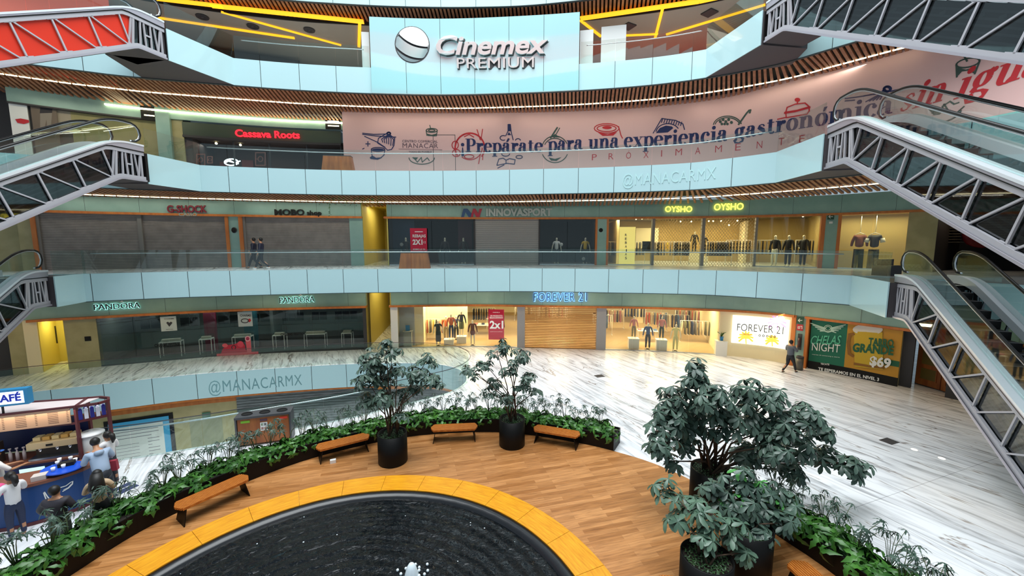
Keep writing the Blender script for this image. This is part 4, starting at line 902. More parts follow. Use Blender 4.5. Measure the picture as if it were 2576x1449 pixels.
for a, c, n, nm in ((978, 1192, 2, 'dark left glass window of the sports shop'), (1358, 1497, 2, 'dark right glass window of the sports shop'), (1530, 1640, 1, 'lit window with the yellow sale column'), (1905, 2062, 2, 'lit window with three white-headed mannequins'), (2113, 2280, 2, 'window with two hanging outfits')):
    t = thing('shop_window', nm, 'window', tuple(W2.P(s2((a + c) / 2), 0, Z2))); q0, q1 = s2(a), s2(c)
    for k in range(n): b = MB(); b.curved(W2, q0 + (q1 - q0) * k / n + .01, q0 + (q1 - q0) * (k + 1) / n - .01, Z2 + .06, ZT2, -.02, -.035); b.build('glass_pane', M['shopglass'], t)
    b = MB(); b.curved(W2, q0, q1, Z2, Z2 + .06, .0, -.08); b.build('sill', M['steel'], t)
for a, c, l in ((1648, 1765, 'left'), (1774, 1899, 'right')):
    q0, q1 = s2(a), s2(c); b = MB(); n = 26
    for sg in (1, -1):
        for k in range(-n, n + 1):
            st = (q1 - q0) / n * 1.0; H = ZT2 - Z2; x0 = q0 + k * st * 1.6; L_ = H * .75
            pts_ = [(x0 if sg > 0 else x0 + L_, Z2), (x0 + L_ if sg > 0 else x0, ZT2)]
            (xa, za), (xb, zb_) = pts_
            def clip(xa, za, xb, zb_):
                t0, t1 = 0, 1
                for lo, dd, o_ in ((q0, xb - xa, xa),):
                    if abs(dd) > 1e-6:
                        u, v = (q0 - o_) / dd, (q1 - o_) / dd
                        if u > v: u, v = v, u
                        t0, t1 = max(t0, u), min(t1, v)
                return t0, t1
            t0, t1 = clip(xa, za, xb, zb_)
            if t1 - t0 > .01:
                A = W2.P(xa + (xb - xa) * t0, -.03, za + (zb_ - za) * t0); B = W2.P(xa + (xb - xa) * t1, -.03, za + (zb_ - za) * t1); b.bar(A, B, .012, .018)
    one('mesh_gate', b, mat('gate_steel' + l, 'b9a77a', .35, .7), '%s lattice security gate of the lit lingerie shop' % l, 'gate')
for x, d_, e in ((1580, 1.5, 50), (1700, 1.5, 55), (1700, 5, 60), (1835, 1.5, 55), (1835, 5, 55), (1980, 1.2, 55), (1980, 4.5, 30)):
    area('shop_downlight', W2.P(s2(x), -d_, ZT2 + .1), (0, 0, 0), 1.5, .8, e * 1.7, (1, .84, .46))
area('window_light', W2.P(s2(2190), -.6, ZT2 - .1), (0, 0, W2.rz(s2(2190))), 3.4, .4, 90, (1, .88, .52)); area('corridor_light', W2.P(s2(945), -3, ZC2 - .2), (0, 0, 0), .8, 3, 45, (1, .92, .55))
area('dark_shop_light', W2.P(s2(2420), -2, ZT2), (0, 0, 0), 1, .5, 12, (1, .85, .6))
# ceiling spotlights in the lingerie shop
b0 = None
for k, (x, y) in enumerate(((1712, 558), (1739, 558), (1783, 557), (1794, 557), (1814, 557), (1834, 567), (1855, 556), (1600, 552), (1615, 551), (1630, 550), (1985, 540), (1995, 537), (2020, 545))):
    q = W2.hit(x, y, -2.); p = W2.P(q[0], -2., q[1] + .02); b = MB(); b.sphere(p, .05, 0, 8, 6); one('spotlight', b, lit('spot%d' % (k % 1), 'fff0b0', 6) if k == 0 else SPM, 'small lit ceiling spot in the lingerie shop, %s of its row %s' % (('leftmost', 'middle', 'rightmost')[2 if k in (6, 9, 12) else 0 if k in (0, 7, 10) else 1], 'behind the lattice gates' if k < 7 else 'over the sale column' if k < 10 else 'over the white-headed mannequins'), 'spotlight', 'ceiling spots of the lingerie shop')
    if k == 0: SPM = bpy.data.objects['spotlight'].data.materials[0]
po = poster(W2, 1556, 1596, 571, 667, -.4, 'f2d878', 'tall glowing yellow sale column in the left lit window', emit=.9, yref=1)
b = MB()
for k, ch in enumerate('REBAJAS'): y = 594 + k * 9.7; wall_text(b, W2, ch, (1572, y), (1577, y), y - 6, -.385, 0, .006, bold=.02)
b.build('vertical_lettering', M['dark'], po)
# lingerie shop mannequins
for x, l, arm in ((1953, 'left', 'stiff'), (1987, 'middle', 'stiff'), (2024, 'right', 'hip')):
    man(x, 665, .8, 'k', 'w' if l == 'left' else 'k', '%s of the three white-headed mannequins in dark clothes in the lit window' % l, W2, 5.2, 1.95, arm, face=-.7, group='white-headed mannequins', hair=None)
man(1781, 640, 4.6, 'k', 'k', 'dark clothed mannequin behind the right lattice gate, left of the two', W2, 5.9, 1.6); man(1804, 640, 4.4, 'k', 'k', 'dark clothed mannequin behind the right lattice gate, right of the two', W2, 5.7, 1.6)
for x in (1781, 1804): q = W2.hit(x, 640)[0]; p = W2.P(q, -4.5, 5.2); b = MB(); b.box((p.x, p.y, 5.43 if x > 1790 else 5.54), (.6, .6, .45 if x > 1790 else .68), W2.rz(q)); one('display_plinth', b, M['cream'], 'cream plinth carrying the %s mannequin behind the right lattice gate' % ('right' if x > 1790 else 'left'), 'plinth')
rack(W2, 1695, 640, 2.2, 9, ['grey', 'black', 'black', 'grey', 'yellow'], 'behind the left lattice gate', 1.8, 5.2, z=1.5)
rack(W2, 1728, 650, 1.8, 6, ['black'], 'at the right end of the left lattice gate', 1.0, 5.2, z=1.5)
rack(W2, 1822, 650, 1.6, 10, ['black', 'navy', 'black'], 'behind the right lattice gate', 1.5, 5.2, z=1.5)
rack(W2, 1880, 640, 3.0, 8, ['black'], 'at the right end of the right lattice gate', 1.5, 5.2, z=1.6)
rack(W2, 1610, 640, 2.5, 7, ['grey', 'black', 'grey'], 'right of the yellow sale column', 1.5, 5.2, z=1.5)
rack(W2, 1545, 640, 2.0, 5, ['grey', 'black'], 'left of the yellow sale column', .9, 5.2, z=1.5)
rack(W2, 1960, 640, 3.2, 9, ['black', 'grey'], 'behind the white-headed mannequins', 2.0, 5.2, z=1.6)
rack(W2, 2040, 640, 2.6, 6, ['black'], 'at the right of the white-headed mannequins', 1.0, 5.2, z=1.6)
po = poster(W2, 1615, 1638, 607, 632, -.6, '20241e', 'dark framed notice in the window right of the yellow sale column', 'notice_board')
# sports shop mannequins, poster, balls
man(1403, 655, 1.2, 'e8e8e8', 'k', 'mannequin in white printed tee in the right sports window', W2, 5.2, 1.85, sleeve=.3, group='sports shop mannequins'); man(1476, 655, 1.2, 'd8b020', 'k', 'mannequin in yellow shirt in the right sports window', W2, 5.2, 1.85, sleeve=.3, group='sports shop mannequins')
man(1016, 655, 1.2, '2a2a30', 'k', 'dim mannequin left of the red sale poster in the sports shop', W2, 5.2, 1.85, group='sports shop mannequins'); man(1165, 655, 1.2, '33302f', 'k', 'dim mannequin at the right end of the left sports window', W2, 5.2, 1.85, group='sports shop mannequins'); man(1117, 655, 1.2, '26262a', 'k', 'dim mannequin right of the red sale poster in the sports shop', W2, 5.2, 1.85, group='sports shop mannequins')
for x, y, r, c_, l in ((1412, 615, .12, 'd8d8d8', 'white ball held by the mannequin in the white tee'), (1468, 651, .12, 'b8b8b8', 'football on the floor beside the yellow shirt mannequin'), (1010, 615, .12, 'b0b0b0', 'pale ball held by the dim mannequin left of the sale poster')):
    q = W2.hit(x, y, -.9); p = W2.P(q[0], -.9, max(q[1], 5.33)); b = MB(); b.sphere(p, r, 0, 12, 8); one('ball', b, cm(c_), l, 'ball')
area('sports_light', W2.P(s2(1430), -.7, ZT2 - .1), (0, 0, 0), 3, .3, 9, (1, 1, 1)); area('sports_light', W2.P(s2(1080), -.7, ZT2 - .1), (0, 0, 0), 4, .3, 5, (.8, .9, 1))
po = poster(W2, 1033, 1075, 574, 632, .3, 'c4163c', 'crimson sale totem poster standing on the second level walkway', 'sale_totem')
b = MB(); wall_text(b, W2, 'REBAJAS', (1038, 597), (1071, 597), 590, .31, 0, .006, bold=.02); wall_text(b, W2, '2X1', (1038, 615), (1063, 615), 603, .31, 0, .006, bold=.04); wall_text(b, W2, '1/2', (1065, 612), (1071, 612), 607, .31, 0, .006); wall_text(b, W2, 'SOBRE LO YA', (1039, 629), (1070, 629), 625.5, .31, 0, .006, bold=.01); ink(b, W2, .31, [(1044, 583), (1063, 583)], .05); b.build('lettering', M['white'], po)
b = MB(); q0, z0 = W2.hit(1036, 660, .3); q1 = W2.hit(1074, 660, .3)[0]; b.curved(W2, q0, q1, 5.2, W2.hit(1036, 632, .3)[1], .285, .3); b.build('stand', M['steel'], po)
def crate(E_, px0, px1, k, label, hh=.86, off=-.75):
    a = E_.hit(px0, 675 if k == 2 else 425, off)[0]; c = E_.hit(px1, 675 if k == 2 else 425, off)[0]; zt = ZF[k]; m_ = (a + c) / 2; w_ = abs(c - a)
    p = E_.P(m_, off, zt); b = MB(); b.box((p.x, p.y, zt + hh / 2), (w_, .5, hh), E_.rz(m_), 0, .85); b.box((p.x, p.y, zt + hh + .015), (w_ * .86, .44, .03), E_.rz(m_), 1)
    return one('wooden_bin', b, [M['wood'], M['dark']], label, 'bin')
crate(E2, 1005, 1083, 2, 'brown wooden waste bin on the second level by the crimson totem'); crate(E3, 810, 893, 3, 'brown wooden waste bin on the third level at the left edge of the pink banner')
# hanging outfits
for x, top, l in ((2164, 'rust brown jacket', '7a3a20'), (2202, 'black and white vest', '201c1c')):
    q = W2.hit(x, 590, -.6); p = W2.P(q[0], -.6, q[1]); rz = W2.rz(q[0]); t = thing('hanging_outfit', '%s with dark trousers hanging in the beige window' % top, 'outfit', tuple(p)); d = Vector((math.cos(rz), math.sin(rz), 0)); n_ = Vector((-d.y, d.x, 0))
    b = MB(); b.tube([p + Vector((0, 0, .1)), Vector((p.x, p.y, ZT2))], .012, 5); b.tube([p - d * .2, p + Vector((0, 0, .1)), p + d * .2], .02, 5); b.build('hanger', M['white'], t)
    b = MB(); P_, E_, Q_ = [], [], []; c0 = chain(P_, E_, Q_, [(p + Vector((0, 0, -.72)), .20), (p + Vector((0, 0, -.3)), .19), (p + Vector((0, 0, -.06)), .12)])
    for sg in (1, -1): chain(P_, E_, Q_, [(p + d * sg * .2 + Vector((0, 0, -.08)), .09), (p + d * sg * .3 + Vector((0, 0, -.38)), .075)] + ([(p + d * sg * .33 + Vector((0, 0, -.66)), .06)] if l[0] == '7' else []), c0)
    vs, fs = skin_geo(P_, E_, Q_); b.add(vs, fs, 0, True); b.build('jacket', cm(l), t)
    if l[0] == '2':
        for sg in (1, -1): b = MB(); b.tube([p + d * sg * .29 + Vector((0, 0, -.2)), p + d * sg * .34 + Vector((0, 0, -.42))], [.1, .11], 8); b.build('white_sleeve', M['white'], t)
    b = MB(); b.tube([p + d * -.1 + Vector((0, 0, -.8)), p + d * -.13 + Vector((0, 0, -1.85))], [.12, .11], 8); b.tube([p + d * .1 + Vector((0, 0, -.8)), p + d * .12 + Vector((0, 0, -1.85))], [.12, .11], 8); b.build('trousers', cm('2a2c30' if l[0] == '7' else '4a4640'), t)
b = MB(); q = W2.hit(2270, 650, -.3); q = (E2.hit(2230, 650, -1.2)); p = E2.P(q[0], -1.6, 5.2); b.box((p.x, p.y, 5.42), (.9, .6, .44), .3); b.box((p.x + .1, p.y + .2, 5.75), (.8, .16, .3), .3); one('lounge_seat', b, M['dark'], 'small dark seat by the landing of the right second level escalator', 'seat')
b = MB(); q = W2.hit(2470, 610, -3); b.sphere(W2.P(q[0], -3, 7.0), .8, 0, 12, 8, (1.3, .4, .8)); one('red_lantern', b, mat('dimred', '7a0c10', .5), 'dim red rounded display in the dark shop behind the right escalators', 'display')
for k in range(6):
    q = W2.hit(2385 + k * 3, 575 + k * 7, -2.5); b = MB(); b.curved(W2, q[0] - .5, q[0] + .5, q[1], q[1] + .03, -2.4, -2.9); one('shelf', b, mat('shelf_wood%d' % k, '6a5a42', .5), 'shelf in the dark shop behind the right escalators, %s from the top' % ('first', 'second', 'third', 'fourth', 'fifth', 'sixth')[k], 'shelf', 'shelves in the dark shop')
# hanging vine under the third level
b = MB()
for k in range(260):
    x = random.uniform(800, 968); q = E3.hit(x, 500, -1.0)[0]; p = E3.P(q, -1.0 + random.uniform(-.6, .6), ZB[3] - random.uniform(-.05, .45) * (1 if random.random() < .5 else .4)); a = random.uniform(0, 6.28); d = Vector((math.cos(a), math.sin(a), -.5)) * .09; n_ = Vector((-d.y, d.x, 0)) * .45
    b.add([p, p + d * .5 + n_, p + d, p + d * .5 - n_], [(0, 1, 2, 3)])
q = E3.hit(828, 500, -1.0)[0]; b.tube([E3.P(q, -1, 9.0), E3.P(q, -1, 8.2)], .01, 4)
for k in range(8): p = E3.P(q, -1, 8.7 - k * .08); a = k * 2.2; d = Vector((math.cos(a), math.sin(a), -.4)) * .12; n_ = Vector((-d.y, d.x, 0)) * .5; b.add([p, p + d * .5 + n_, p + d, p + d * .5 - n_], [(0, 1, 2, 3)])
one('trailing_vine', b, M['leaf2'], 'dark green trailing vine under the wooden ceiling above the phone shop', 'plant')
# ------------------------------------------------------------ fat-face lettering drawn with a broad nib
def arc(cx, cy, rx, ry, a0, a1, n=18): return [(cx + rx * math.cos(R(a0 + (a1 - a0) * i / n)), cy + ry * math.sin(R(a0 + (a1 - a0) * i / n))) for i in range(n + 1)]
TK, TN = .30, .07
def sstem(x, y0, y1, w_=TK): return ('q', [(x - w_ / 2, y0), (x + w_ / 2, y0), (x + w_ / 2, y1), (x - w_ / 2, y1)])
def serif(x, y, w_=.5): return ('q', [(x - w_ / 2, y), (x + w_ / 2, y), (x + w_ / 2, y + TN), (x - w_ / 2, y + TN)])
def halfs(x, y, w_=.3): return ('q', [(x - w_, y - TN), (x, y - TN), (x, y), (x - w_, y)])
def dot(x, y, r=.17): return ('q', arc(x, y, r, r, 0, 340, 14))
def arch(x0, x1, h=.93): return ('n', [(x0 + .1, .62)] + arc((x0 + x1) / 2 + .03, .60, (x1 - x0) / 2 - .03, h - .60 + .02, 165, 0, 10) + [(x1, .5)])
GL = {
 'P': (1.15, [sstem(.32, 0, 1.42, .34), serif(.32, 0, .62), halfs(.32, 1.42, .31), ('n', [(.4, 1.38)] + arc(.62, 1.03, .36, .36, 90, -90) + [(.4, .68)])]),
 'r': (.82, [sstem(.27, 0, .95), serif(.27, 0, .55), halfs(.27, .97, .27), ('n', [(.38, .6), (.48, .82), (.6, .9)]), dot(.66, .80, .16)]),
 'e': (.93, [('n', arc(.47, .48, .32, .47, 8, 318, 26)), ('q', [(.2, .5), (.86, .5), (.86, .57), (.2, .57)])]),
 'p': (1.05, [sstem(.27, -.48, .95), serif(.27, -.48, .55), halfs(.27, .97, .27), ('n', arc(.56, .48, .33, .47, 150, -150, 24))]),
 'a': (.98, [sstem(.62, .1, .72), ('n', [(.62, .7)] + arc(.42, .72, .22, .23, 10, 150, 10)), dot(.22, .70, .14), ('n', arc(.33, .25, .20, .24, 80, 300, 16)), ('n', [(.3, .52), (.62, .58)]), ('n', [(.6, .15), (.72, .02), (.9, .06)])]),
 't': (.72, [sstem(.30, .12, 1.22, .28), ('q', [(.04, .90), (.62, .90), (.62, .97), (.04, .97)]), ('n', [(.3, .15), (.4, .02), (.52, .01), (.64, .12)])]),
 'u': (1.12, [sstem(.27, .3, .95), halfs(.27, .97, .27), ('n', [(.27, .4)] + arc(.5, .3, .23, .28, 180, 300, 8) + [(.8, .25)]), sstem(.82, 0, .95), halfs(.82, .97, .25), ('q', [(.82, 0), (1.1, 0), (1.1, TN), (.82, TN)])]),
 'n': (1.14, [sstem(.27, 0, .95), serif(.27, 0, .52), halfs(.27, .97, .27), arch(.3, .83), sstem(.83, 0, .55), serif(.83, 0, .50)]),
 'm': (1.68, [sstem(.27, 0, .95), serif(.27, 0, .5), halfs(.27, .97, .27), arch(.3, .83), sstem(.83, 0, .55), serif(.83, 0, .46), arch(.86, 1.38), sstem(1.38, 0, .55), serif(1.38, 0, .5)]),
 'x': (1.02, [('q', [(.08, .93), (.42, .93), (.94, 0), (.60, 0)]), ('q', [(.80, .93), (.87, .93), (.24, 0), (.17, 0)]), serif(.24, .90, .5), serif(.82, .90, .34), serif(.22, 0, .36), serif(.76, 0, .5)]),
 'i': (.60, [sstem(.30, 0, .95), serif(.30, 0, .55), halfs(.3, .97, .27), dot(.29, 1.28, .17)]),
 'c': (.86, [('n', arc(.47, .48, .32, .47, 55, 318, 24)), dot(.66, .74, .15)]),
 'g': (1.0, [('n', arc(.44, .62, .25, .32, 0, 360, 26)), ('n', [(.6, .88), (.75, .98)]), dot(.82, .90, .12), ('n', [(.3, .33), (.2, .18), (.34, .08)]), ('n', [(.30, .1), (.62, .06), (.82, -.08), (.78, -.28), (.45, -.40), (.14, -.34), (.08, -.18), (.26, .0)])]),
 's': (.80, [('s', [(.60, .72), (.52, .88), (.36, .92), (.2, .84), (.18, .68), (.34, .54), (.52, .42), (.60, .26), (.50, .08), (.34, .03), (.18, .10), (.12, .24)])]),
 'o': (.98, [('n', arc(.49, .48, .31, .47, 0, 360, 30))]),
 'l': (.60, [sstem(.30, 0, 1.42), serif(.30, 0, .55), halfs(.3, 1.42, .27)]),
 '!': (.60, [dot(.30, .78, .19), ('q', [(.26, .5), (.34, .5), (.46, -.36), (.3, -.5), (.14, -.36)])]),
 "'": (0, [('q', [(-.42, 1.08), (-.30, 1.08), (-.12, 1.42), (-.36, 1.42)])])}
def nib_text(mb, cv, body, p0, p1, yx, off, m=0, shear=0.):
    s0, z0 = cv.hit(*p0, off); s1, z1 = cv.hit(*p1, off); xh = cv.hit(p0[0], yx, off)[1] - z0
    adv = sum(GL[c][0] for c in body); kx = (s1 - s0) / adv; X = 0
    def pl(x, y): u = X * kx + x * kx + y * shear * xh; return (s0 + u, z0 + (z1 - z0) * min(1, max(0, (X + x) / adv)) + y * xh / .95)
    def face(P):
        P = [pl(*p) for p in P]; n = len(P)
        vs = [cv.P(s, off, z) for s, z in P] + [cv.P(s, off + .006, z) for s, z in P]
        ar = sum(P[i][0] * P[(i + 1) % n][1] - P[(i + 1) % n][0] * P[i][1] for i in range(n))
        f = list(range(n, 2 * n)); mb.add(vs, [f if ar > 0 else f[::-1]], m)
    for ch in body:
        w_, st = GL[ch]
        for kind, P in st:
            if kind == 'q': face(P); continue
            L_, R_ = [], []
            for i, p in enumerate(P):
                a, c = Vector(P[max(i - 1, 0)]), Vector(P[min(i + 1, len(P) - 1)]); d = (c - a).normalized()
                v = abs(d.y) if kind == 'n' else abs(d.x * .8 - d.y * .6) ** 1.6
                if kind == 's': v = max(0, (d.x * .6 - d.y * .8)) if i > 3 and i < 9 else abs(d.y) * .35
                wd = TN + (TK - TN) * min(1, v ** 1.4) * (1 if kind == 'n' else 1.15); n_ = Vector((-d.y, d.x)) * wd / 2
                L_.append((p[0] + n_.x, p[1] + n_.y)); R_.append((p[0] - n_.x, p[1] - n_.y))
            for i in range(len(P) - 1): face([L_[i], L_[i + 1], R_[i + 1], R_[i]])
        X += w_
# ------------------------------------------------------------ pink banner hoarding on the third level
Z3 = ZF[3]
b = MB(); q0 = WB.hit(863, 350)[0]; b.curved(WB, q0, WB.end, Z3, 14.45, 0, -.12, 0, .5)
for x in (1090, 1145): q = WB.hit(x, 400)[0]; b.curved(WB, q, q + .03, Z3, WB.hit(x, 339)[1], .0, .004, 1)
qa, qb = WB.hit(1090, 339), WB.hit(1145, 339); b.curved(WB, qa[0], qb[0], qa[1] - .03, qa[1], 0, .004, 1)
ban = one('banner_hoarding', b, [mat('pale_pink_banner', 'e2b9b4', .55), M['dark']], 'long curved pale pink banner hoarding with food drawings on the third level', 'banner')
b = MB(); O = .008
for body, p0, p1, yx in (('!Prep\'arate'.replace("\\", ''), (1157, 382.5), (1366, 382), 360), ('para', (1378, 381), (1467, 375), 357), ('una', (1480, 375.5), (1558, 371), 351), ('experiencia', (1569, 371), (1831, 353.5), 346), ("gastrono'mica", (1846, 350), (2248, 284), 324)):
    body = body.replace("'a", "a'") if body.startswith('!') else body
    nib_text(b, WB, body, p0, p1, yx, O)
b.build('navy_lettering', M['navy'], ban)
b = MB(); nib_text(b, WB, 'sin', (2258, 284), (2372, 253), 243, O, 0, .28); nib_text(b, WB, 'igual', (2396, 252), (2680, 160), 206, O, 0, .28)
b.build('red_italic_lettering', M['rink'], ban)
b = MB()
for ch, x, y in zip('PRÓXIMAMENTE', (1495, 1537, 1581, 1625, 1664, 1707, 1755, 1807, 1856, 1910, 1965, 2017), (403, 401, 399, 397.5, 394, 391, 388, 383.5, 379, 373.5, 366, 359)):
    k = 1 + (x - 1495) / 2400; w_ = 2.2 if ch == 'I' else (15 if ch == 'M' else 12); wall_text(b, WB, ch, (x - w_ / 2 * k, y + .4), (x + w_ / 2 * k, y - (x - 1450) * .0012 * w_ / 6), y - 15 * k, O, 0, .006, bold=-.008)
b.build('red_spaced_lettering', M['rink'], ban)
b = MB(); wall_text(b, WB, 'CENTRO COMERCIAL', (1012, 358), (1101, 359), 352, O, 0, .006); wall_text(b, WB, 'MANACAR', (1013, 372), (1102, 373), 360, O, 0, .006, bold=-.004, space=1.1); wall_text(b, WB, 'TODO ES POSIBLE', (1028, 384), (1086, 384), 380, O, 0, .006, bold=.01); ink(b, WB, O, [(1003, 375), (1112, 377)], .02)
b.build('mall_lettering', mat('brown_ink', '5a4650', .5), ban)
def draw(name, m, *strokes):
    b = MB()
    for st in strokes:
        if st[0] == 'f': inkfill(b, WB, O + .001, st[1])
        else: ink(b, WB, O + .001, st[1], st[0])
    b.build(name, m, ban)
L1_, L2_ = .05, .09
draw('dumpling_drawing', M['navy'], (L1_, [(912, 335), (940, 338), (975, 337)]), (L1_, [(912, 338), (945, 342), (996, 345)]), (L1_, [(917, 343), (950, 358), (968, 370)]), (L2_, oval(978, 336, 4, 3)), *[(L1_, [(978, 338), (960 + k * 6, 350 + (k % 2)), (963 + k * 5, 358 + k * 1.5 if k < 4 else 366)]) for k in range(6)], (L1_, [(972, 336), (952, 348), (950, 360), (968, 371), (975, 378), (985, 376), (991, 366), (993, 348), (982, 340)]), (L1_, oval(951, 376, 17, 5)), ('f', oval(951, 377, 15, 3.5)[:-1]), (L1_, [(934, 377), (936, 392), (946, 398), (958, 397), (966, 390), (968, 377)]), ('f', [(936, 392), (930, 396), (932, 400), (950, 402), (962, 397), (946, 398)]), (L1_, [(920, 362), (931, 362)]), (L1_, [(925.5, 356), (925.5, 368)]), (L1_, [(912, 375), (916, 373)]))
draw('noodle_cup_drawing', M['gink'], (L1_, oval(1086, 328, 14, 5)), (L1_, oval(1086, 328, 8, 2.5)), ('f', [(1073, 336), (1076, 342), (1096, 343), (1098, 336), (1086, 339)]), (L1_, [(1072, 329), (1074, 341)]), (L1_, [(1100, 329), (1098, 342)]), (L1_, [(1084, 326), (1081, 315)]), (L1_, oval(1061, 397, 32, 16, 18, 0, 180)), (L1_, [(1040, 396), (1050, 408), (1060, 396), (1062, 408), (1075, 397), (1080, 404)]), ('f', [(1036, 396), (1052, 396), (1046, 404)]))
draw('prawn_dish_drawing', M['rink'], (L2_, oval(1182, 372, 37, 37, 34, 150, 395)), (L1_, oval(1182, 372, 31, 30, 24, 0, 130)), (L1_, [(1200, 326), (1208, 352)]), (L1_, [(1214, 325), (1210, 352)]), (L1_, [(1208, 390), (1204, 412)]), (L1_, [(1215, 386), (1214, 402)]), (L1_, oval(1180, 394, 12, 5)), (L1_, oval(1145, 365, 8, 10)), (L1_, oval(1148, 385, 10, 9)), (L1_, [(1168, 344), (1180, 338), (1192, 345)]))
draw('bottle_drawing', M['navy'], (L1_, [(1278, 313), (1278, 330), (1272, 342)]), (L1_, [(1284, 313), (1286, 332), (1291, 352)]), ('f', [(1278, 312), (1284, 312), (1285, 330), (1278, 330)]), ('f', [(1276, 340), (1280, 332), (1286, 340)]), (L1_, oval(1266, 347, 8, 6, 14, 60, 300)), (L1_, oval(1303, 353, 6, 4, 10, 180, 360)), ('f', [(1273, 357), (1278, 347), (1282, 350), (1277, 357)]), (L1_, [(1250, 415), (1255, 400), (1266, 398), (1273, 403), (1282, 399), (1296, 402), (1294, 413), (1275, 411), (1250, 416)]), (L1_, [(1273, 403), (1273, 412)]), (L1_, [(1268, 415), (1252, 423)]), (L1_, oval(1306, 395, 8, 4)), (L1_, oval(1272, 387, 10, 6, 10, 0, 180)))
draw('salad_drawing', M['gink'], (L1_, oval(1396, 375, 33, 33, 20, 200, 335)), (L1_, oval(1396, 378, 33, 31, 20, 20, 160)), (L1_, oval(1396, 375, 28, 27, 20, 205, 330)), ('f', [(1385, 345), (1396, 337), (1410, 346)]), (L2_, [(1385, 347), (1402, 321)]), (L1_, [(1393, 348), (1408, 322)]), ('f', [(1380, 396), (1396, 400), (1413, 395), (1400, 405), (1386, 404)]))
draw('ramen_drawing', M['rink'], (L1_, oval(1526, 323, 31, 12)), (L1_, oval(1526, 323, 24, 8)), ('f', oval(1527, 321, 12, 4)[:-1]), ('f', [(1504, 333), (1528, 338), (1552, 332), (1543, 341), (1516, 342)]), (L1_, [(1556, 318), (1562, 340), (1566, 348)]))
draw('stew_drawing', M['navy'], (L1_, [(1643, 335), (1665, 298), (1700, 303), (1718, 312), (1722, 326)]), (L1_, oval(1680, 335, 30, 24, 16, 190, 330)), ('f', [(1650, 335), (1660, 322), (1675, 316), (1690, 318), (1694, 322), (1680, 333)]), *[(L1_, [(1667 + k * 6, 299 + k), (1664 + k * 6, 308 + k)]) for k in range(9)])
draw('peas_drawing', M['gink'], (L1_, oval(1830, 318, 36, 26, 16, 190, 345)), (L1_, oval(1830, 318, 32, 22, 16, 195, 340)), *[('f', oval(1812 + k * 7, 306 - (k % 2) * 5 + (k == 4) * 2, 4, 4, 8)[:-1]) for k in range(5)], *[('f', oval(1816 + k * 7, 312, 3.5, 3.5, 8)[:-1]) for k in range(3)], (L2_, [(1858, 313), (1878, 285), (1884, 278), (1888, 277), (1886, 284)]))
draw('burger_drawing', M['rink'], (L1_, [(1976, 285), (1980, 270), (2000, 262), (2025, 259), (2035, 268), (2036, 280)]), (L2_, [(1974, 284), (2000, 280), (2037, 270)]), ('f', [(1974, 281), (2005, 276), (2036, 267), (2037, 272), (2005, 281), (1976, 286)]), (L1_, [(1977, 286), (1978, 296), (2030, 287), (2036, 278)]), (L1_, [(1978, 295), (1956, 300)]), ('f', oval(2006, 251, 7, 5)[:-1]), (L1_, [(2006, 256), (2006, 262)]))
draw('bundle_drawing', M['navy'], (L1_, [(2126, 248), (2165, 243), (2215, 234), (2222, 230)]), (L1_, [(2126, 254), (2150, 252)]), (L2_, oval(2232, 224, 8, 6)), (L1_, [(2240, 230), (2260, 225), (2263, 230), (2243, 235)]), *[(L1_, [(2224, 231), (2178 + k * 9, 256 - k * 1.5)]) for k in range(5)], (L1_, [(2245, 235), (2254, 243), (2252, 248)]), (L1_, [(2220, 228), (2226, 238), (2234, 242)]))
draw('soda_cup_drawing', M['gink'], (L1_, oval(2435, 158, 30, 11, 20, 0, 360, -12)), ('f', [(2406, 170), (2430, 175), (2455, 168), (2450, 185), (2436, 178), (2420, 180), (2408, 193)]), (L1_, [(2406, 163), (2407, 194)]), (L1_, [(2464, 155), (2452, 186)]), (L1_, [(2433, 154), (2424, 138)]))
draw('crab_dish_drawing', M['gink'], (L1_, oval(2365, 280, 55, 28, 20, 20, 170, -12)), ('f', [(2335, 275), (2350, 290), (2365, 288), (2370, 272)]), (L1_, [(2345, 285), (2355, 270), (2365, 285), (2375, 262), (2385, 278)]), (L1_, [(2370, 268), (2390, 255), (2400, 262), (2412, 258)]), (L1_, [(2400, 290), (2425, 268)]))
b = MB(); qz = WB.hit(2440, 330)[0]; b.curved(WB, qz, WB.end, Z3, WB.hit(2480, 296)[1], .006, .012); b.build('teal_patch', mat('banner_teal', '8fcfc9', .5), ban)
# etched account name on the fascia
b = MB(); k = E3.hit(1566, 466, .012); wall_text(b, E3, '@MANACARMX', (1566, 467), (1800, 449), 440, .012, 0, .02, bold=-.004, space=1.08); one('raised_lettering', b, mat('pale_etched', 'bfe3e4', .3), 'pale raised account name on the third level fascia under the banner', 'lettering')
b = MB(); VO = Curve([tuple(p) for p in VOID.p[:60]], .5); wall_text(b, VOID, '@MANACARMX', (526, 989), (760, 968), 960, .012, 0, .02, bold=-.004, space=1.08); one('raised_lettering', b, mat('grey_etched', '78a3a8', .3), 'grey raised account name on the cladding of the floor opening', 'lettering')
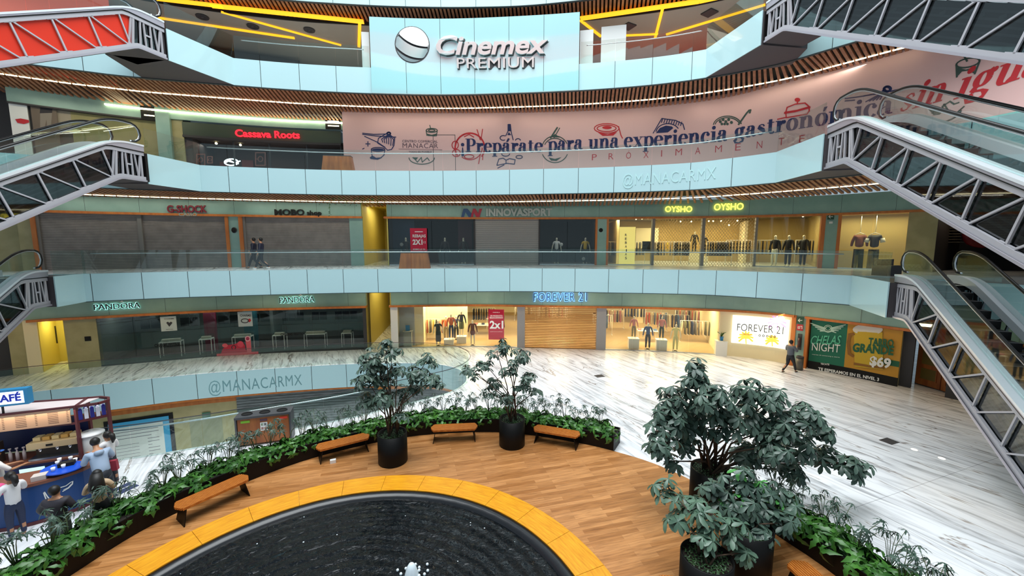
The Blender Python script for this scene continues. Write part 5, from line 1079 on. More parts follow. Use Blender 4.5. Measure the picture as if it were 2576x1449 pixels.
# ------------------------------------------------------------ third level, left side (W3)
s3 = lambda x, y=350: SX(W3, x, y); zA = W3.hit(300, 293)[1]; zB_ = W3.hit(640, 318)[1]
b = MB(); b.curved(W3, s3(35), s3(402), zA, 14.4, .25, -.2, 0); b.curved(W3, s3(35), s3(402), zA - .07, zA, .28, -.2, 4)
b.curved(W3, s3(437), s3(900), zB_, 14.4, .25, -.2, 0); b.curved(W3, s3(402), s3(437), Z3, 14.4, .35, -.2, 0)
b.curved(W3, s3(-300), s3(35), Z3, 14.4, -1.2, -1.4, 4); b.curved(W3, s3(35), s3(80), Z3, 14.4, .1, -.2, 1); b.curved(W3, s3(80), s3(185), Z3, zA, -.05, -.2, 4); b.curved(W3, s3(131), s3(185), W3.hit(150, 330)[1], zA, .0, -.04, 5)
b.curved(W3, s3(185), s3(402), Z3, zA, .0, -.2, 2); b.curved(W3, s3(437), s3(465), Z3, zB_, .1, -.2, 3); b.curved(W3, s3(465), s3(480), Z3, zB_, 0, -.2, 4)
zS = W3.hit(700, 357)[1]; b.curved(W3, s3(465), s3(860), zS, W3.hit(700, 326)[1], .22, -.2, 6); b.curved(W3, s3(465), s3(860), zS - .12, zS, .3, -.2, 4)
recess(b, W3, s3(482), s3(870), Z3, zS, 3.5, 4, 7, 4)
for x in (482, 586, 676, 770, 856): b.curved(W3, s3(x) - .04, s3(x) + .04, Z3, zS, .0, -.06, 4)
b.curved(W3, s3(500), s3(520), Z3, 12, -3.3, -3.4, 8); b.curved(W3, s3(560), s3(590), Z3 + .9, 12.2, -3.2, -3.4, 8)
b.curved(W3, s3(2300), W3.end, Z3, 14.4, 0, -.2, 4)
struct('wall_level_3', b, [M['teal'], M['white'], noisy('dull_olive_stone', '8c8455', '9a9160', 1.5, .5), M['olive'], M['dark'], mat('beige_board', '9a8f7e', .6), mat('dark_green_header', '3c4a3c', .5), mat('dark_shop_wall', '3c2a26', .6), mat('dark_red_wall', '6a2a28', .6)], 'third level wall left of the pink banner with grey green header')
def grille(x0, x1, y0, y1, lab):
    q0, q1 = s3(x0, y1), s3(x1, y1); za, zb_ = W3.hit(x0, y1)[1], W3.hit(x0, y0)[1]; b = MB(); b.curved(W3, q0, q1, za, zb_, .26, .30); o = one('air_grille', b, M['black'], lab, 'grille')
    b = MB()
    for f in (.28, .72): b.curved(W3, q0 + .15, q1 - .1, za + (zb_ - za) * f, za + (zb_ - za) * f + .06, .30, .31)
    b.build('light_line', M['led'], o)
grille(361, 401, 270, 303, 'black grille with two light lines left of the grey green pillar'); grille(823, 861, 302, 328, 'black grille with two light lines at the left end of the pink banner')
neonr = lit('neon_red', 'ff2030', 2.2)
b = MB(); wall_text(b, W3, 'Cassava Roots', (592, 343), (754, 348), 326, .32, 0, .06, bold=.02); o = one('shop_sign', b, neonr, 'glowing red drinks shop name on the dark green header of the third level', 'shop sign')
b = MB(); q = W3.hit(582, 408, -.2); ink(b, W3, -.2, oval(582, 408, 17, 8), .07); ink(b, W3, -.2, [(566, 410), (578, 403), (590, 410), (604, 405)], .06); ink(b, W3, -.2, [(568, 404), (600, 412)], .05); one('neon_logo', b, lit('neon_white', 'dff6ff', 4), 'small white neon swirl sign inside the drinks shop', 'neon sign')
DR = mat('dull_rose', '8a5a52', .6)
for x, y, w_, h_, l in ((505, 402, 10, 14, 'left'), (528, 402, 6, 8, 'small middle'), (655, 400, 12, 16, 'right')): b = MB(); ink(b, W3, -.1, [(x - w_, y - h_), (x + w_, y - h_), (x + w_, y + h_), (x - w_, y + h_)], .06, closed=True); ink(b, W3, -.1, [(x - w_, y), (x - w_ * .5, y)], .03); ink(b, W3, -.1, oval(x, y, w_ * .5, h_ * .4), .05); one('window_decal', b, DR, '%s dull rose decal in the drinks shop windows' % l, 'decal')
for x, y in ((543, 349), (604, 354)): q = W3.hit(x, y, -1); b = MB(); b.sphere(W3.P(q[0], -1, min(q[1], zS - .1)), .07, 0, 8, 6); one('spotlight', b, SPM, '%s bright ceiling spot in the drinks shop' % ('left' if x < 600 else 'right'), 'spotlight')
area('drinks_shop_light', W3.P(s3(600), -1.5, zS - .15), (0, 0, W3.rz(s3(600))), 5, .5, 35, (1, .8, .7)); area('arcade_light', W3.P(s3(300), 1.5, 14.0), (0, 0, W3.rz(s3(300))), 6, .5, 45, (1, .95, .7))
# poster figure and small details at far left
b = MB(); q = W3.hit(105, 380, .12); b.curved(W3, s3(82, 300), s3(146, 300), Z3, W3.hit(110, 245)[1], .08, .10); o = one('advert_poster', b, mat('poster_taupe', '6a5c50', .6), 'tall taupe poster of a standing man seen from behind at the far left', 'poster')
b = MB(); inkfill(b, W3, .104, [(100, 285), (102, 262), (112, 248), (128, 248), (133, 262), (131, 284)]); inkfill(b, W3, .104, [(131, 262), (146, 250), (148, 256), (134, 270)]); b.build('printed_jacket', mat('print_dark', '241f26', .6), o)
b = MB(); inkfill(b, W3, .106, oval(116, 243, 6, 6, 10)[:-1]); b.build('printed_head', mat('print_skin', '4f3a30', .6), o)
b = MB(); inkfill(b, W3, .104, [(101, 284), (131, 284), (128, 322), (119, 322), (117, 300), (112, 322), (101, 322)]); b.build('printed_trousers', mat('print_grey', '857b70', .6), o)
b = MB(); inkfill(b, W3, .13, [(38, 300), (52, 298), (72, 302), (74, 308), (60, 312), (44, 309)]); one('wall_logo', b, M['rink'], 'small red script logo on the white pillar at the far left', 'logo')
# ------------------------------------------------------------ fourth level: cinema
ztop = E4.hit(1190, 46, .1)[1]; c0, c1 = E4.hit(932, 130, .1)[0], E4.hit(1457, 120, .1)[0]
b = MB(); b.curved(E4, c0, c1, ZB[4] - .02, ztop, .02, .12, 0, .3); b.curved(E4, c0, c1, ZB[4] - .02, ztop, -.02, .02, 1, .6)
for k in range(1, 6): q = c0 + (c1 - c0) * k / 6; b.curved(E4, q - .01, q + .01, ZB[4], ztop, .12, .124, 1)
cs = one('cinema_sign_board', b, [mat('cinema_glass', 'a9d6da', .12, coat=1, cior=2.0), M['joint']], 'tall curved pale cyan board carrying the cinema name on the top level', 'sign')
chrome = mat('brushed_chrome', 'd8e2e0', .22, .85)
b = MB(); wall_text(b, E4, 'Cinemex', (1098, 137), (1378, 134), 92, .20, 0, .16, bold=.025, shear=.22); b.build('name_lettering', [chrome], cs)
b = MB(); wall_text(b, E4, 'PREMIUM', (1150, 173), (1343, 170), 147, .18, 0, .12, bold=.0, space=1.05); b.build('tier_lettering', [chrome], cs)
b = MB(); wall_text(b, E4, 'Cinemex', (1101, 139.5), (1381, 136.5), 94.5, .135, 0, .01, bold=.03, shear=.22); wall_text(b, E4, 'PREMIUM', (1152, 175), (1345, 172), 149, .135, 0, .01, bold=.01, space=1.05); b.build('letter_backing', M['dark'], cs)
gc = E4.hit(1037, 112, .15); gr = (E4.hit(1080, 112, .15)[0] - gc[0]); G0 = lambda x, y, d=0: E4.P(gc[0] + x, .15 + d, gc[1] + y)
b = MB(); vs = [G0(gr * 1.02 * math.cos(R(a)), gr * 1.02 * math.sin(R(a)), -.02) for a in range(0, 360, 10)]; b.add(vs, [list(range(36))]); b.build('emblem_backing', M['dark'], cs)
def seg(lo, hi, til=-22):
    b = MB(); P = []
    for i in range(25):
        x = -1 + 2 * i / 24; P.append((x, max(-math.sqrt(max(0, 1 - x * x)), hi(x))))
    Q = []
    for i in range(25):
        x = -1 + 2 * i / 24; Q.append((x, min(math.sqrt(max(0, 1 - x * x)), max(lo(x), -math.sqrt(max(0, 1 - x * x))))))
    t = R(til); vs = []
    for (x, y) in P + Q:
        y = min(max(y, -math.sqrt(max(0, 1 - x * x))), math.sqrt(max(0, 1 - x * x))); X, Y = x * math.cos(t) - y * math.sin(t), x * math.sin(t) + y * math.cos(t); vs.append(G0(X * gr * .97, Y * gr * .97, .06 * math.sqrt(max(0, 1 - x * x - y * y))))
    b.add(vs, [(i, i + 1, 26 + i, 25 + i) for i in range(24)], 0, True); b.build('emblem_band', chrome, cs)
seg(lambda x: .28 - .25 * (1 - x * x), lambda x: 1); seg(lambda x: -.42 - .28 * (1 - x * x), lambda x: .16 - .25 * (1 - x * x)); seg(lambda x: -1, lambda x: -.54 - .28 * (1 - x * x))
# standees and back of the cinema level
def standee(x0, x1, y0, y1, off, m, label):
    a, c = E4.hit(x0, y1, off), E4.hit(x1, y1, off); zt_ = E4.hit(x0, y0, off)[1]; b = MB(); b.curved(E4, a[0], c[0], ZF[4], zt_, off - .06, off); return one('standee', b, m, label, 'standee')
standee(1458, 1491, 77, 160, -.5, M['white'], 'narrow white standee panel touching the right side of the cinema sign'); standee(1511, 1573, 68, 160, -.7, M['white'], 'wide white standee panel right of the cinema sign')
standee(912, 931, 80, 170, -.4, M['white'], 'white standee panel peeping out left of the cinema sign')
b = MB(); b.curved(W4, 0, W4.end, ZF[4], 18.3, 0, -.2, 0, 1.5)
b.curved(W4, W4.hit(-300, 30)[0], W4.hit(335, 30)[0], ZF[4] - 1.2, 20.5, 6.0, 5.8, 2, 1.5)
b.curved(W4, W4.hit(500, 130)[0], W4.hit(770, 130)[0], ZF[4], 18.2, 3.0, 2.8, 1, 1.5); b.curved(W4, W4.hit(1476, 130)[0], W4.hit(1800, 130)[0], ZF[4], 17.3, 4.0, 3.8, 2, 1.5)
struct('wall_level_4', b, [mat('dim_taupe', '4a4844', .6), mat('dark_slate', '262b2e', .4), mat('coral_glow', 'f0604a', .6, emit=.6, ecol='f0604a')], 'dark back wall of the cinema level with added glowing coral panels')  # coral panels glow in place of a red reflection
b = MB(); b.curved(E5, 0, E5.end, 18.42, 18.5, -1.5, -11, 0, 1)
b.curved(E5, 0, E5.end, 18.38, 18.6, -1.46, -1.56, 1, .5)
struct('ceiling_cinema', b, [mat('taupe_ceiling', '9c958a', .7), M['black']], 'taupe ceiling of the cinema level', 'ceiling')
def yline(pa, pb, w_=.16, z=18.38):
    a, c = at(*pa, z), at(*pb, z); b = MB(); b.bar(a, c, w_, .06); return b
for k, (pa, pb, w_, l) in enumerate((((530, 14), (915, 55), .35, 'brightest yellow light line left of the cinema sign'), ((390, -4), (560, 16), .3, 'yellow light line at the upper left of the cinema ceiling'), ((391, 44), (741, 96), .16, 'lower yellow light line far left under the cinema ceiling'), ((556, 30), (858, 114), .12, 'slanting yellow light line crossing the left cinema ceiling'), ((1460, 47), (1760, 3), .35, 'brightest yellow light line right of the cinema sign'), ((1760, 3), (1960, -40), .35, 'yellow light line at the upper right of the cinema ceiling'), ((1667, 21), (1648, 96), .14, 'short yellow light line running down between two others on the right'), ((1460, 51), (1512, 92), .14, 'short slanting yellow light line by the white standee panels'), ((1560, 90), (1655, 86), .12, 'low yellow light line behind the white standee panels'), ((1676, 87), (1925, 12), .14, 'long thin yellow light line on the right of the cinema ceiling'))):
    b = yline(pa, pb, w_); one('yellow_light_line', b, M['yled'], l, 'ceiling light')
b = yline((905, 55), (903, 118), .16); one('yellow_light_line', b, M['yled'], 'short yellow light line just left of the cinema sign', 'ceiling light')
for x, y, l in ((509, 42, 'leftmost'), (778, 75, 'nearest the cinema sign'), (636, 66, 'small middle')):
    p = at(x, y, 18.4); b = MB(); b.lathe(p + Vector((0, 0, -.05)), [(.28, 0), (.30, .05), (.1, .06), (.1, -.02), (.0, -.02)], 18); one('ceiling_vent', b, M['dark'], 'round ceiling vent, %s of the three in the left cinema ceiling' % l, 'vent')
for x, y, l in ((1785, 32, 'square ceiling vent in the right cinema ceiling'), (1581, 66, 'small ceiling vent above the white standee panels')):
    p = at(x, y, 18.4); b = MB(); b.box(p, (.6, .6, .08), .5); one('ceiling_vent', b, M['dark'], l, 'vent')
area('cinema_light', (-9, 25.5, 18.1), (0, 0, 0), 10, 2, 120, (1, .93, .78)); area('cinema_light', (8, 23, 18.1), (0, 0, 0), 8, 2, 90, (1, .93, .78))

# large striped banner hanging high on the opposite side of the court, seen only as reflections
def wave(z0, z1, m, nm, par):
    b = MB(); n = 40; f = lambda x, z: z + .55 * math.sin(x * .42 + .8) * (1 if z not in (25.5, 32.) else 0)
    vs = [];
    for i in range(n + 1):
        x = -12 + 24 * i / n; vs += [(x, -9, f(x, z0)), (x, -9, f(x, z1))]
    b.add(vs, [(2 * i, 2 * i + 1, 2 * i + 3, 2 * i + 2) for i in range(n)]); return b.build(nm, m, par)
t = thing('hanging_banner', 'large banner with coral white and teal waves hanging opposite the cinema', 'banner', (0, -9, 25.5))
wave(25.5, 27.6, mat('wave_teal', '5fc4c0', .6), 'teal_wave', t); wave(27.6, 29.2, mat('wave_white', 'f6e2e0', .6), 'white_wave', t); wave(29.2, 32., mat('wave_coral', 'f04a34', .6), 'coral_wave', t)

for k in range(9):   # unseen warm lamps added under the second level for a tan floor glow
    q = E2.end * (.10 + .80 * k / 8); area('walkway_fill', E2.P(q, -1.6, 3.88), (0, 0, E2.rz(q)), 3.6, .25, 42, (1, .76, .42))
# ------------------------------------------------------------ escalators
T30 = math.tan(R(30))
def escalator(key, A, head, zt, zb, side, L0_, label, W_=1.75, drop=5.2, red=False, slope=T30):
    d = Vector((math.cos(R(head)), math.sin(R(head)), 0)); n = Vector((-d.y, d.x, 0))
    if n.x * side < 0: n = -n
    A = Vector((A[0], A[1], 0)); aE = L0_ + drop / slope; aF = aE + 1.4
    def line(a, k=0.):
        a -= L0_ + k; r = .55 if k == 0 else .12
        if a <= -r: z = 0
        elif a < r: z = -slope * (a + r) ** 2 / (4 * r)
        else: z = -slope * a
        e = a - drop / slope
        if e > -r: z = -drop + (slope * (r - e) ** 2 / (4 * r) if e < r else 0)
        return z
    P = lambda a, l, z: A + d * a + n * l + Vector((0, 0, z))
    t = thing('escalator', label, 'escalator', tuple(P(0, .8, zt)))
    AS = [0, .3, .6, L0_ - .55, L0_ - .35, L0_ - .15, L0_ + .1, L0_ + .3, L0_ + .6, L0_ + 1.2] + [L0_ + 2 + k for k in range(int(drop / slope) - 2)] + [aE - .5, aE - .2, aE + .1, aE + .4, aF]
    AS += [L0_ - .24, L0_ - .12, L0_]; AS = sorted(set(round(a, 3) for a in AS))
    def ribbon(mb, l0, l1, z0, z1, m=0, a0=-9, a1=99, k=0., k0=None):
        k0 = k if k0 is None else k0
        L_ = [a for a in AS if a0 <= a <= a1]
        if a0 > -9: L_ = [a0] + [a for a in L_ if a > a0 + .01]
        if a1 < 99: L_ = [a for a in L_ if a < a1 - .01] + [a1]
        vs = []
        for a in L_: z = zt + line(a, k); y = zt + line(a, k0); vs += [P(a, l0, y + z0), P(a, l1, y + z0), P(a, l1, z + z1), P(a, l0, z + z1)]
        N = len(L_); fs = [(0, 1, 2, 3), tuple(4 * (N - 1) + q for q in (3, 2, 1, 0))]
        for i in range(N - 1):
            for q in range(4): q2 = (q + 1) % 4; fs.append((4 * i + q, 4 * i + 4 + q, 4 * i + 4 + q2, 4 * i + q2))
        mb.add(vs, fs, m)
    DK, BT, KC = .30, zb - zt, .26
    lav = M['lav']
    for l, nm in ((0, 'near'), (W_, 'far')):
        e = .02 if l == 0 else -.02
        b = MB(); ribbon(b, l - e, l + e * 13, DK - .07, DK); b.build('deck_cover', mat('deck_silver', 'eef1f6', .3, .35) if 'deck_silver' not in bpy.data.materials else bpy.data.materials['deck_silver'], t)
        b = MB(); ribbon(b, l, l + e * 2, DK - .28, DK - .07, 0, k=0, k0=KC); b.build('side_panel', lav, t)
        b = MB(); ribbon(b, l, l + e * 4, DK - .31, DK - .28, k=KC); b.build('dark_gap', M['rubber'], t)
    # truss frame on both flanks
    for l, nm in ((.03, 0), (W_ - .03, 1)):
        b = MB(); o_ = .07 if nm == 0 else -.07
        ribbon(b, l, l + o_, DK - .45, DK - .32, 0, k=KC); ribbon(b, l, l + o_, BT, BT + .16, 0, k=-.12)
        top = lambda a: P(a, l + o_ / 2, zt + line(a, KC) + DK - .40); bot = lambda a: P(a, l + o_ / 2, zt + line(a, -.12) + BT + .1)
        S_ = L0_ / 1.25
        for a_, c_, w_ in ((.12, .12, .07), (.30 * S_, .16 * S_, .05), (.55 * S_, .55 * S_, .05), (.76 * S_, .80 * S_, .05), (.98 * S_, .92 * S_, .05), (L0_ + .02, L0_ - .08, .08), (L0_ + .16, L0_ - .0, .05), (L0_ + .1, L0_ + .42, .045)): b.bar(bot(a_), top(c_), .05, w_)
        b.bar((bot(.55 * S_) + top(.55 * S_)) / 2, (bot(.76 * S_) + top(.8 * S_)) / 2, .05, .06); b.bar(bot(.30 * S_), top(.42 * S_), .05, .04)
        a = L0_ + .14; first = True
        while a < aE:
            b.bar(bot(a), top(a + 1.22), .05, .045); b.bar(bot(a + .92), top(a + 1.26), .05, .05)
            g = bot(a + .92); g2 = top(a + 1.26); b.bar(g - d * .16 + Vector((0, 0, .1)), g + d * .16 + Vector((0, 0, -.06)), .05, .13); b.bar(g2 - d * .14 + Vector((0, 0, .08)), g2 + d * .14 + Vector((0, 0, -.08)), .05, .12); a += 1.04
        b.build('truss', M['truss'], t)
        b = MB(); lo = l + .09 if nm == 0 else l - .09; ribbon(b, lo, lo + .004, BT + .02, DK - .30, 0, a0=L0_ - .05 if red and nm == 0 else -9); b.build('side_glass', M['reflglass'] if red and nm == 0 else M['tglass'], t)
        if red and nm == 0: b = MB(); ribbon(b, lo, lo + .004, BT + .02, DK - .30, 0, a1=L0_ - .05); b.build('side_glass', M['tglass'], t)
    b = MB(); ribbon(b, .0, W_, BT - .05, BT - .01, 0, k=-.12); b.build('underside', M['soffit'], t)
    b = MB(); ribbon(b, -.02, .0, BT - .05, BT + .02, 0, k=-.12); b.build('edge_strip', lav, t)
    b = MB(); ribbon(b, .26, .29, BT + .02, DK - .3, 0)          # machinery side seen through the glass
    for z_ in (-.85, -.66, -.5, -.34, -.16): ribbon(b, .22, .26, z_ * 1.0 - .06, z_, 1, a0=L0_ + .1)
    a = L0_ + .3
    while a < aE: z = zt + line(a); b.box(P(a, .25, z - .3), (.14, .05, .09), R(head), 1); a += .4
    for a_, z_, w_, h_ in ((.35, -.45, .25, .5), (.75, -.7, .2, .3), (.2, -.85, .12, .2)): b.box(P(a_, .24, zt + z_), (w_, .06, h_), R(head), 1)
    b.build('machinery', [M['stepd'], mat('machinery_grey', '57565a', .5, .5) if 'machinery_grey' not in bpy.data.materials else bpy.data.materials['machinery_grey']], t)
    # balustrades
    HB = .80
    for l in (.17, W_ - .17):
        cuts = [.12]; a = .12
        while a < aF - .2: a = min(a + 1.35, aF); cuts.append(a)
        for a0, a1 in zip(cuts, cuts[1:]): b = MB(); ribbon(b, l, l + .012, DK, DK + HB, 0, a0=a0 + .008, a1=a1 - .008); b.build('glass_panel', M['glass'], t)
        pth = [P(.34, l + .006, zt + DK + .10), P(.16, l + .006, zt + DK + .12), P(.02, l + .006, zt + DK + .24), P(-.04, l + .006, zt + DK + .42), P(0, l + .006, zt + DK + .62), P(.12, l + .006, zt + DK + .76), P(.3, l + .006, zt + DK + HB + .03)]
        pth += [P(a, l + .006, zt + line(a) + DK + HB + .03) for a in AS if a > .45]
        b = MB(); b.tube(pth, .042, 8); b.build('handrail', M['rubber'], t)
        b = MB(); b.tube([q + Vector((0, 0, -.045)) if i > 4 else q + d * .045 for i, q in enumerate(pth)], .026, 6); b.build('handrail_guide', M['steel'], t)
        for sg, nm in ((-1, 'outer_skirt'), (1, 'inner_skirt')):
            pass
        li = l + .05 if l < 1 else l - .05; lj = l + .16 if l < 1 else l - .16
        b = MB(); ribbon(b, li, lj, .06, DK + .02, 0); b.build('inner_skirt', bpy.data.materials['deck_silver'], t)
    b = MB(); b.add([P(0, .3, zt + .02), P(0, W_ - .3, zt + .02), P(L0_ - .1, W_ - .3, zt + .02), P(L0_ - .1, .3, zt + .02)], [(0, 1, 2, 3)]); b.build('comb_plate', M['steel'], t)
    b = MB(); a = L0_ - .1; k = 0
    while a < aE:
        z0, z1 = zt + line(a), zt + line(a + .4); zz = min(z0, z1) + .02
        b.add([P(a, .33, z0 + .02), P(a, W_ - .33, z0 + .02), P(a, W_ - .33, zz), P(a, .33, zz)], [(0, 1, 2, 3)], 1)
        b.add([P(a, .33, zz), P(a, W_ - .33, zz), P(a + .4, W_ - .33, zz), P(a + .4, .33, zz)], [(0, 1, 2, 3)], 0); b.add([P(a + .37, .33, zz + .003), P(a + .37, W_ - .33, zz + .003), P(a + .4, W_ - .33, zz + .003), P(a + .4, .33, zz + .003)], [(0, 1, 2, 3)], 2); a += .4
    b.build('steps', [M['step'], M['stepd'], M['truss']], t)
    b = MB(); b.box(P(-.06, W_ / 2, (zb + zt) / 2 - .03), (.1, W_, zt - zb), R(head)); b.build('end_plate', M['rubber'], t)
    return t
escalator('4R', (9.93, 16.65), -80, 15.65, 14.5, 1, 1.05, 'escalator at the top right of the view coming down from the cinema level', slope=.60)
escalator('3R', (11.16, 14.6), -99.7, 10.43, 9.27, 1, 1.25, 'escalator at the right coming down from the third level past the pink banner', slope=.535)
escalator('2R', (13.72, 14.2), -109.5, 5.2, 4.0, 1, 1.0, 'escalator at the right coming down from the second level to the marble floor', slope=.585)
escalator('4L', (-14.75, 18.0), -104.4, 15.65, 14.45, -1, 1.2, 'escalator with a painted red reflection at the top left coming down from the cinema level', red=True, slope=.595)
escalator('3L', (-15.6, 17.4), -99, 10.43, 9.25, -1, 1.1, 'escalator at the left coming down from the third level', slope=.6)
escalator('2L', (-19.3, 16.5), -73, 5.2, 4.05, -1, 1.0, 'escalator at the left edge coming down from the second level', slope=.6)
# ------------------------------------------------------------ oak deck, fountain, planters, benches, potted trees
DKC = Curve([(-8.3, .5), (-8.95, 3.5), (-8.95, 5.5), (-8.75, 7.2), (-8.40, 8.64), (-7.35, 10.27), (-5.95, 11.65), (-3.64, 12.85), (-1.23, 13.22), (.47, 13.05), (2.24, 12.45), (3.22, 11.96), (4.2, 11.28), (4.95, 10.45), (5.55, 9.45), (5.98, 8.29), (6.4, 7.24), (6.7, 5.5), (6.6, 3.5), (5.6, .5)], .2)
# the line runs clockwise seen from above, so positive offsets point to the fountain
b = MB(); pl_ = [tuple(p) for p in DKC.p] + [(4, -2), (-6, -2)]; b.prism(pl_[::-1], .004, .05); struct('floor_deck', b, M['planks'], 'oak plank deck around the fountain', 'floor')
FC = Vector((-2.85, 5.0, 0))
t = thing('fountain', 'round black fountain basin with a flat amber stone rim on the oak deck', 'fountain', tuple(FC)); n = 30
for k in range(n):
    a0, a1 = 2 * PI * k / n + .0008, 2 * PI * (k + 1) / n - .0008; vs = []
    for j in range(5):
        a = a0 + (a1 - a0) * j / 4
        for r, z in ((4.42, .06), (5.07, .06), (5.07, .40), (4.42, .40)): vs.append(FC + Vector((r * math.cos(a), r * math.sin(a), z)))
    fs = [(3, 2, 1, 0), (16, 17, 18, 19)]
    for j in range(4):
        for q in range(4): q2 = (q + 1) % 4; fs.append((4 * j + q2, 4 * j + 4 + q2, 4 * j + 4 + q, 4 * j + q)[::-1])
    # lay the stone grain along the rim: turn a local copy of each block
    b = MB(); am = (a0 + a1) / 2; c_, s_n = math.cos(-am - PI / 2), math.sin(-am - PI / 2)
    ctr = FC + Vector((4.75 * math.cos(am), 4.75 * math.sin(am), 0))
    b.add([((v.x - ctr.x) * c_ - (v.y - ctr.y) * s_n, (v.x - ctr.x) * s_n + (v.y - ctr.y) * c_, v.z) for v in vs], fs)
    o = b.build('rim_stone', M['amber'], t, True); o.location = (ctr.x - FC.x, ctr.y - FC.y, 0); o.rotation_euler[2] = am + PI / 2
b = MB(); b.lathe(FC, [(4.41, .06), (4.41, .385), (4.34, .385), (4.22, .33), (4.16, .12), (.02, .10)], 72); b.build('basin', mat('black_basin', '17181c', .25), t)
b = MB(); b.lathe(FC, [(4.235, .30), (3.3, .30), (2.2, .30), (1, .30), (.02, .30)], 72); kp = [i for i, f in enumerate(b.f) if len(f) < 72]; b.f = [b.f[i] for i in kp]; b.m = [b.m[i] for i in kp]; b.sm = [b.sm[i] for i in kp]; b.build('water', water('dark_water', 0, 0), t)
J_ = at(1036, 1462, .3); foam = mat('white_foam', 'e8f2f8', .35); b = MB(); b.lathe(J_, [(.13, -.02), (.15, .05), (.12, .16), (.09, .28), (.05, .35), (.01, .38)], 10)
b.build('water_jet', foam, t); b = MB()
for k in range(26): a = k * 2.4; r = .14 + .012 * k; b.sphere(J_ + Vector((r * math.cos(a), r * math.sin(a), .02 + .16 * max(0, 1 - r / .34))), .03, 0, 6, 4)
tag(b.build('splash_drops', foam, t), kind='stuff')
b = MB()
for k in range(70):
    a = random.uniform(0, 2 * PI); r = 4.1 * math.sqrt(random.random()); b.sphere(FC + Vector((r * math.cos(a), r * math.sin(a), .303)), random.uniform(.008, .02), 0, 5, 4, (1, 1, .3))
tag(b.build('floating_specks', foam, t), kind='stuff')
# trough planters
def trough(s0, s1, label, W_=.74, H=.52):
    t = thing('trough_planter', label, 'planter', tuple(DKC.P((s0 + s1) / 2, -.35, .05)))
    b = MB(); b.curved(DKC, s0, s1, .05, H, 0, -.03, 0, .3); b.curved(DKC, s0, s1, .0, H, -W_ + .03, -W_, 0, .3); b.curved(DKC, s0, s0 + .03, .0, H, -.03, -W_ + .03, 0, .3); b.curved(DKC, s1 - .03, s1, .0, H, -.03, -W_ + .03, 0, .3); b.build('trough', M['planter'], t)
    b = MB(); b.curved(DKC, s0 + .03, s1 - .03, .2, H - .06, -.03, -W_ + .03, 0, .3); b.build('soil', M['soil'], t)
sL1 = DKC.hit(1543, 1138)[0]; sL0 = DKC.L[min(range(len(DKC.p)), key=lambda i: (DKC.p[i] - Vector((-8.95, 4.2))).length)]
sR0 = DKC.L[min(range(len(DKC.p)), key=lambda i: (DKC.p[i] - Vector((5.75, 8.95))).length)]; sR1 = DKC.L[min(range(len(DKC.p)), key=lambda i: (DKC.p[i] - Vector((6.6, 3.5))).length)]
trough(sL0, sL1, 'long curved black trough planter along the back and left of the deck'); trough(sR0, sR1, 'black trough planter along the right side of the deck')
# leaves
def leaflet(L_, W_, droop, fold=.12, pts_=((0, .10), (.3, .55), (.6, 1), (.85, .8), (1, .12))):
    vs = []
    for t_, w_ in pts_:
        x = L_ * t_; z = -droop * L_ * t_ * t_; vs += [(x, -W_ * w_ / 2, z + fold * W_ * w_), (x, 0, z), (x, W_ * w_ / 2, z + fold * W_ * w_)]
    return vs, [(3 * i + q, 3 * i + 1 + q, 3 * i + 4 + q, 3 * i + 3 + q) for i in range(len(pts_) - 1) for q in (0, 1)]
def whorl(mb, c, axis, n, L_, W_, droop, tilt, m=0, jit=.25, shp=None):
    ax = Vector(axis).normalized(); u = ax.orthogonal().normalized(); ph = random.uniform(0, 6.28)
    for k in range(n):
        a = ph + 2 * PI * k / n + random.uniform(-jit, jit); kk = random.uniform(.75, 1.1); vs, fs = leaflet(L_ * kk, W_ * kk, droop + random.uniform(-.1, .15), pts_=shp or ((0, .10), (.3, .55), (.6, 1), (.85, .8), (1, .12)))
        r_ = u.copy(); r_.rotate(Matrix.Rotation(a, 3, ax)); s_ = ax.cross(r_); tl = tilt + random.uniform(-.3, .3)
        X = r_ * math.cos(tl) - ax * math.sin(tl); Z = ax * math.cos(tl) + r_ * math.sin(tl)
        mb.add([c + X * v[0] + s_ * v[1] + Z * v[2] for v in vs], fs, m, True)
LDK = noisy('dim_green_leaf', '1f3a20', '2f5228', 4, .5)
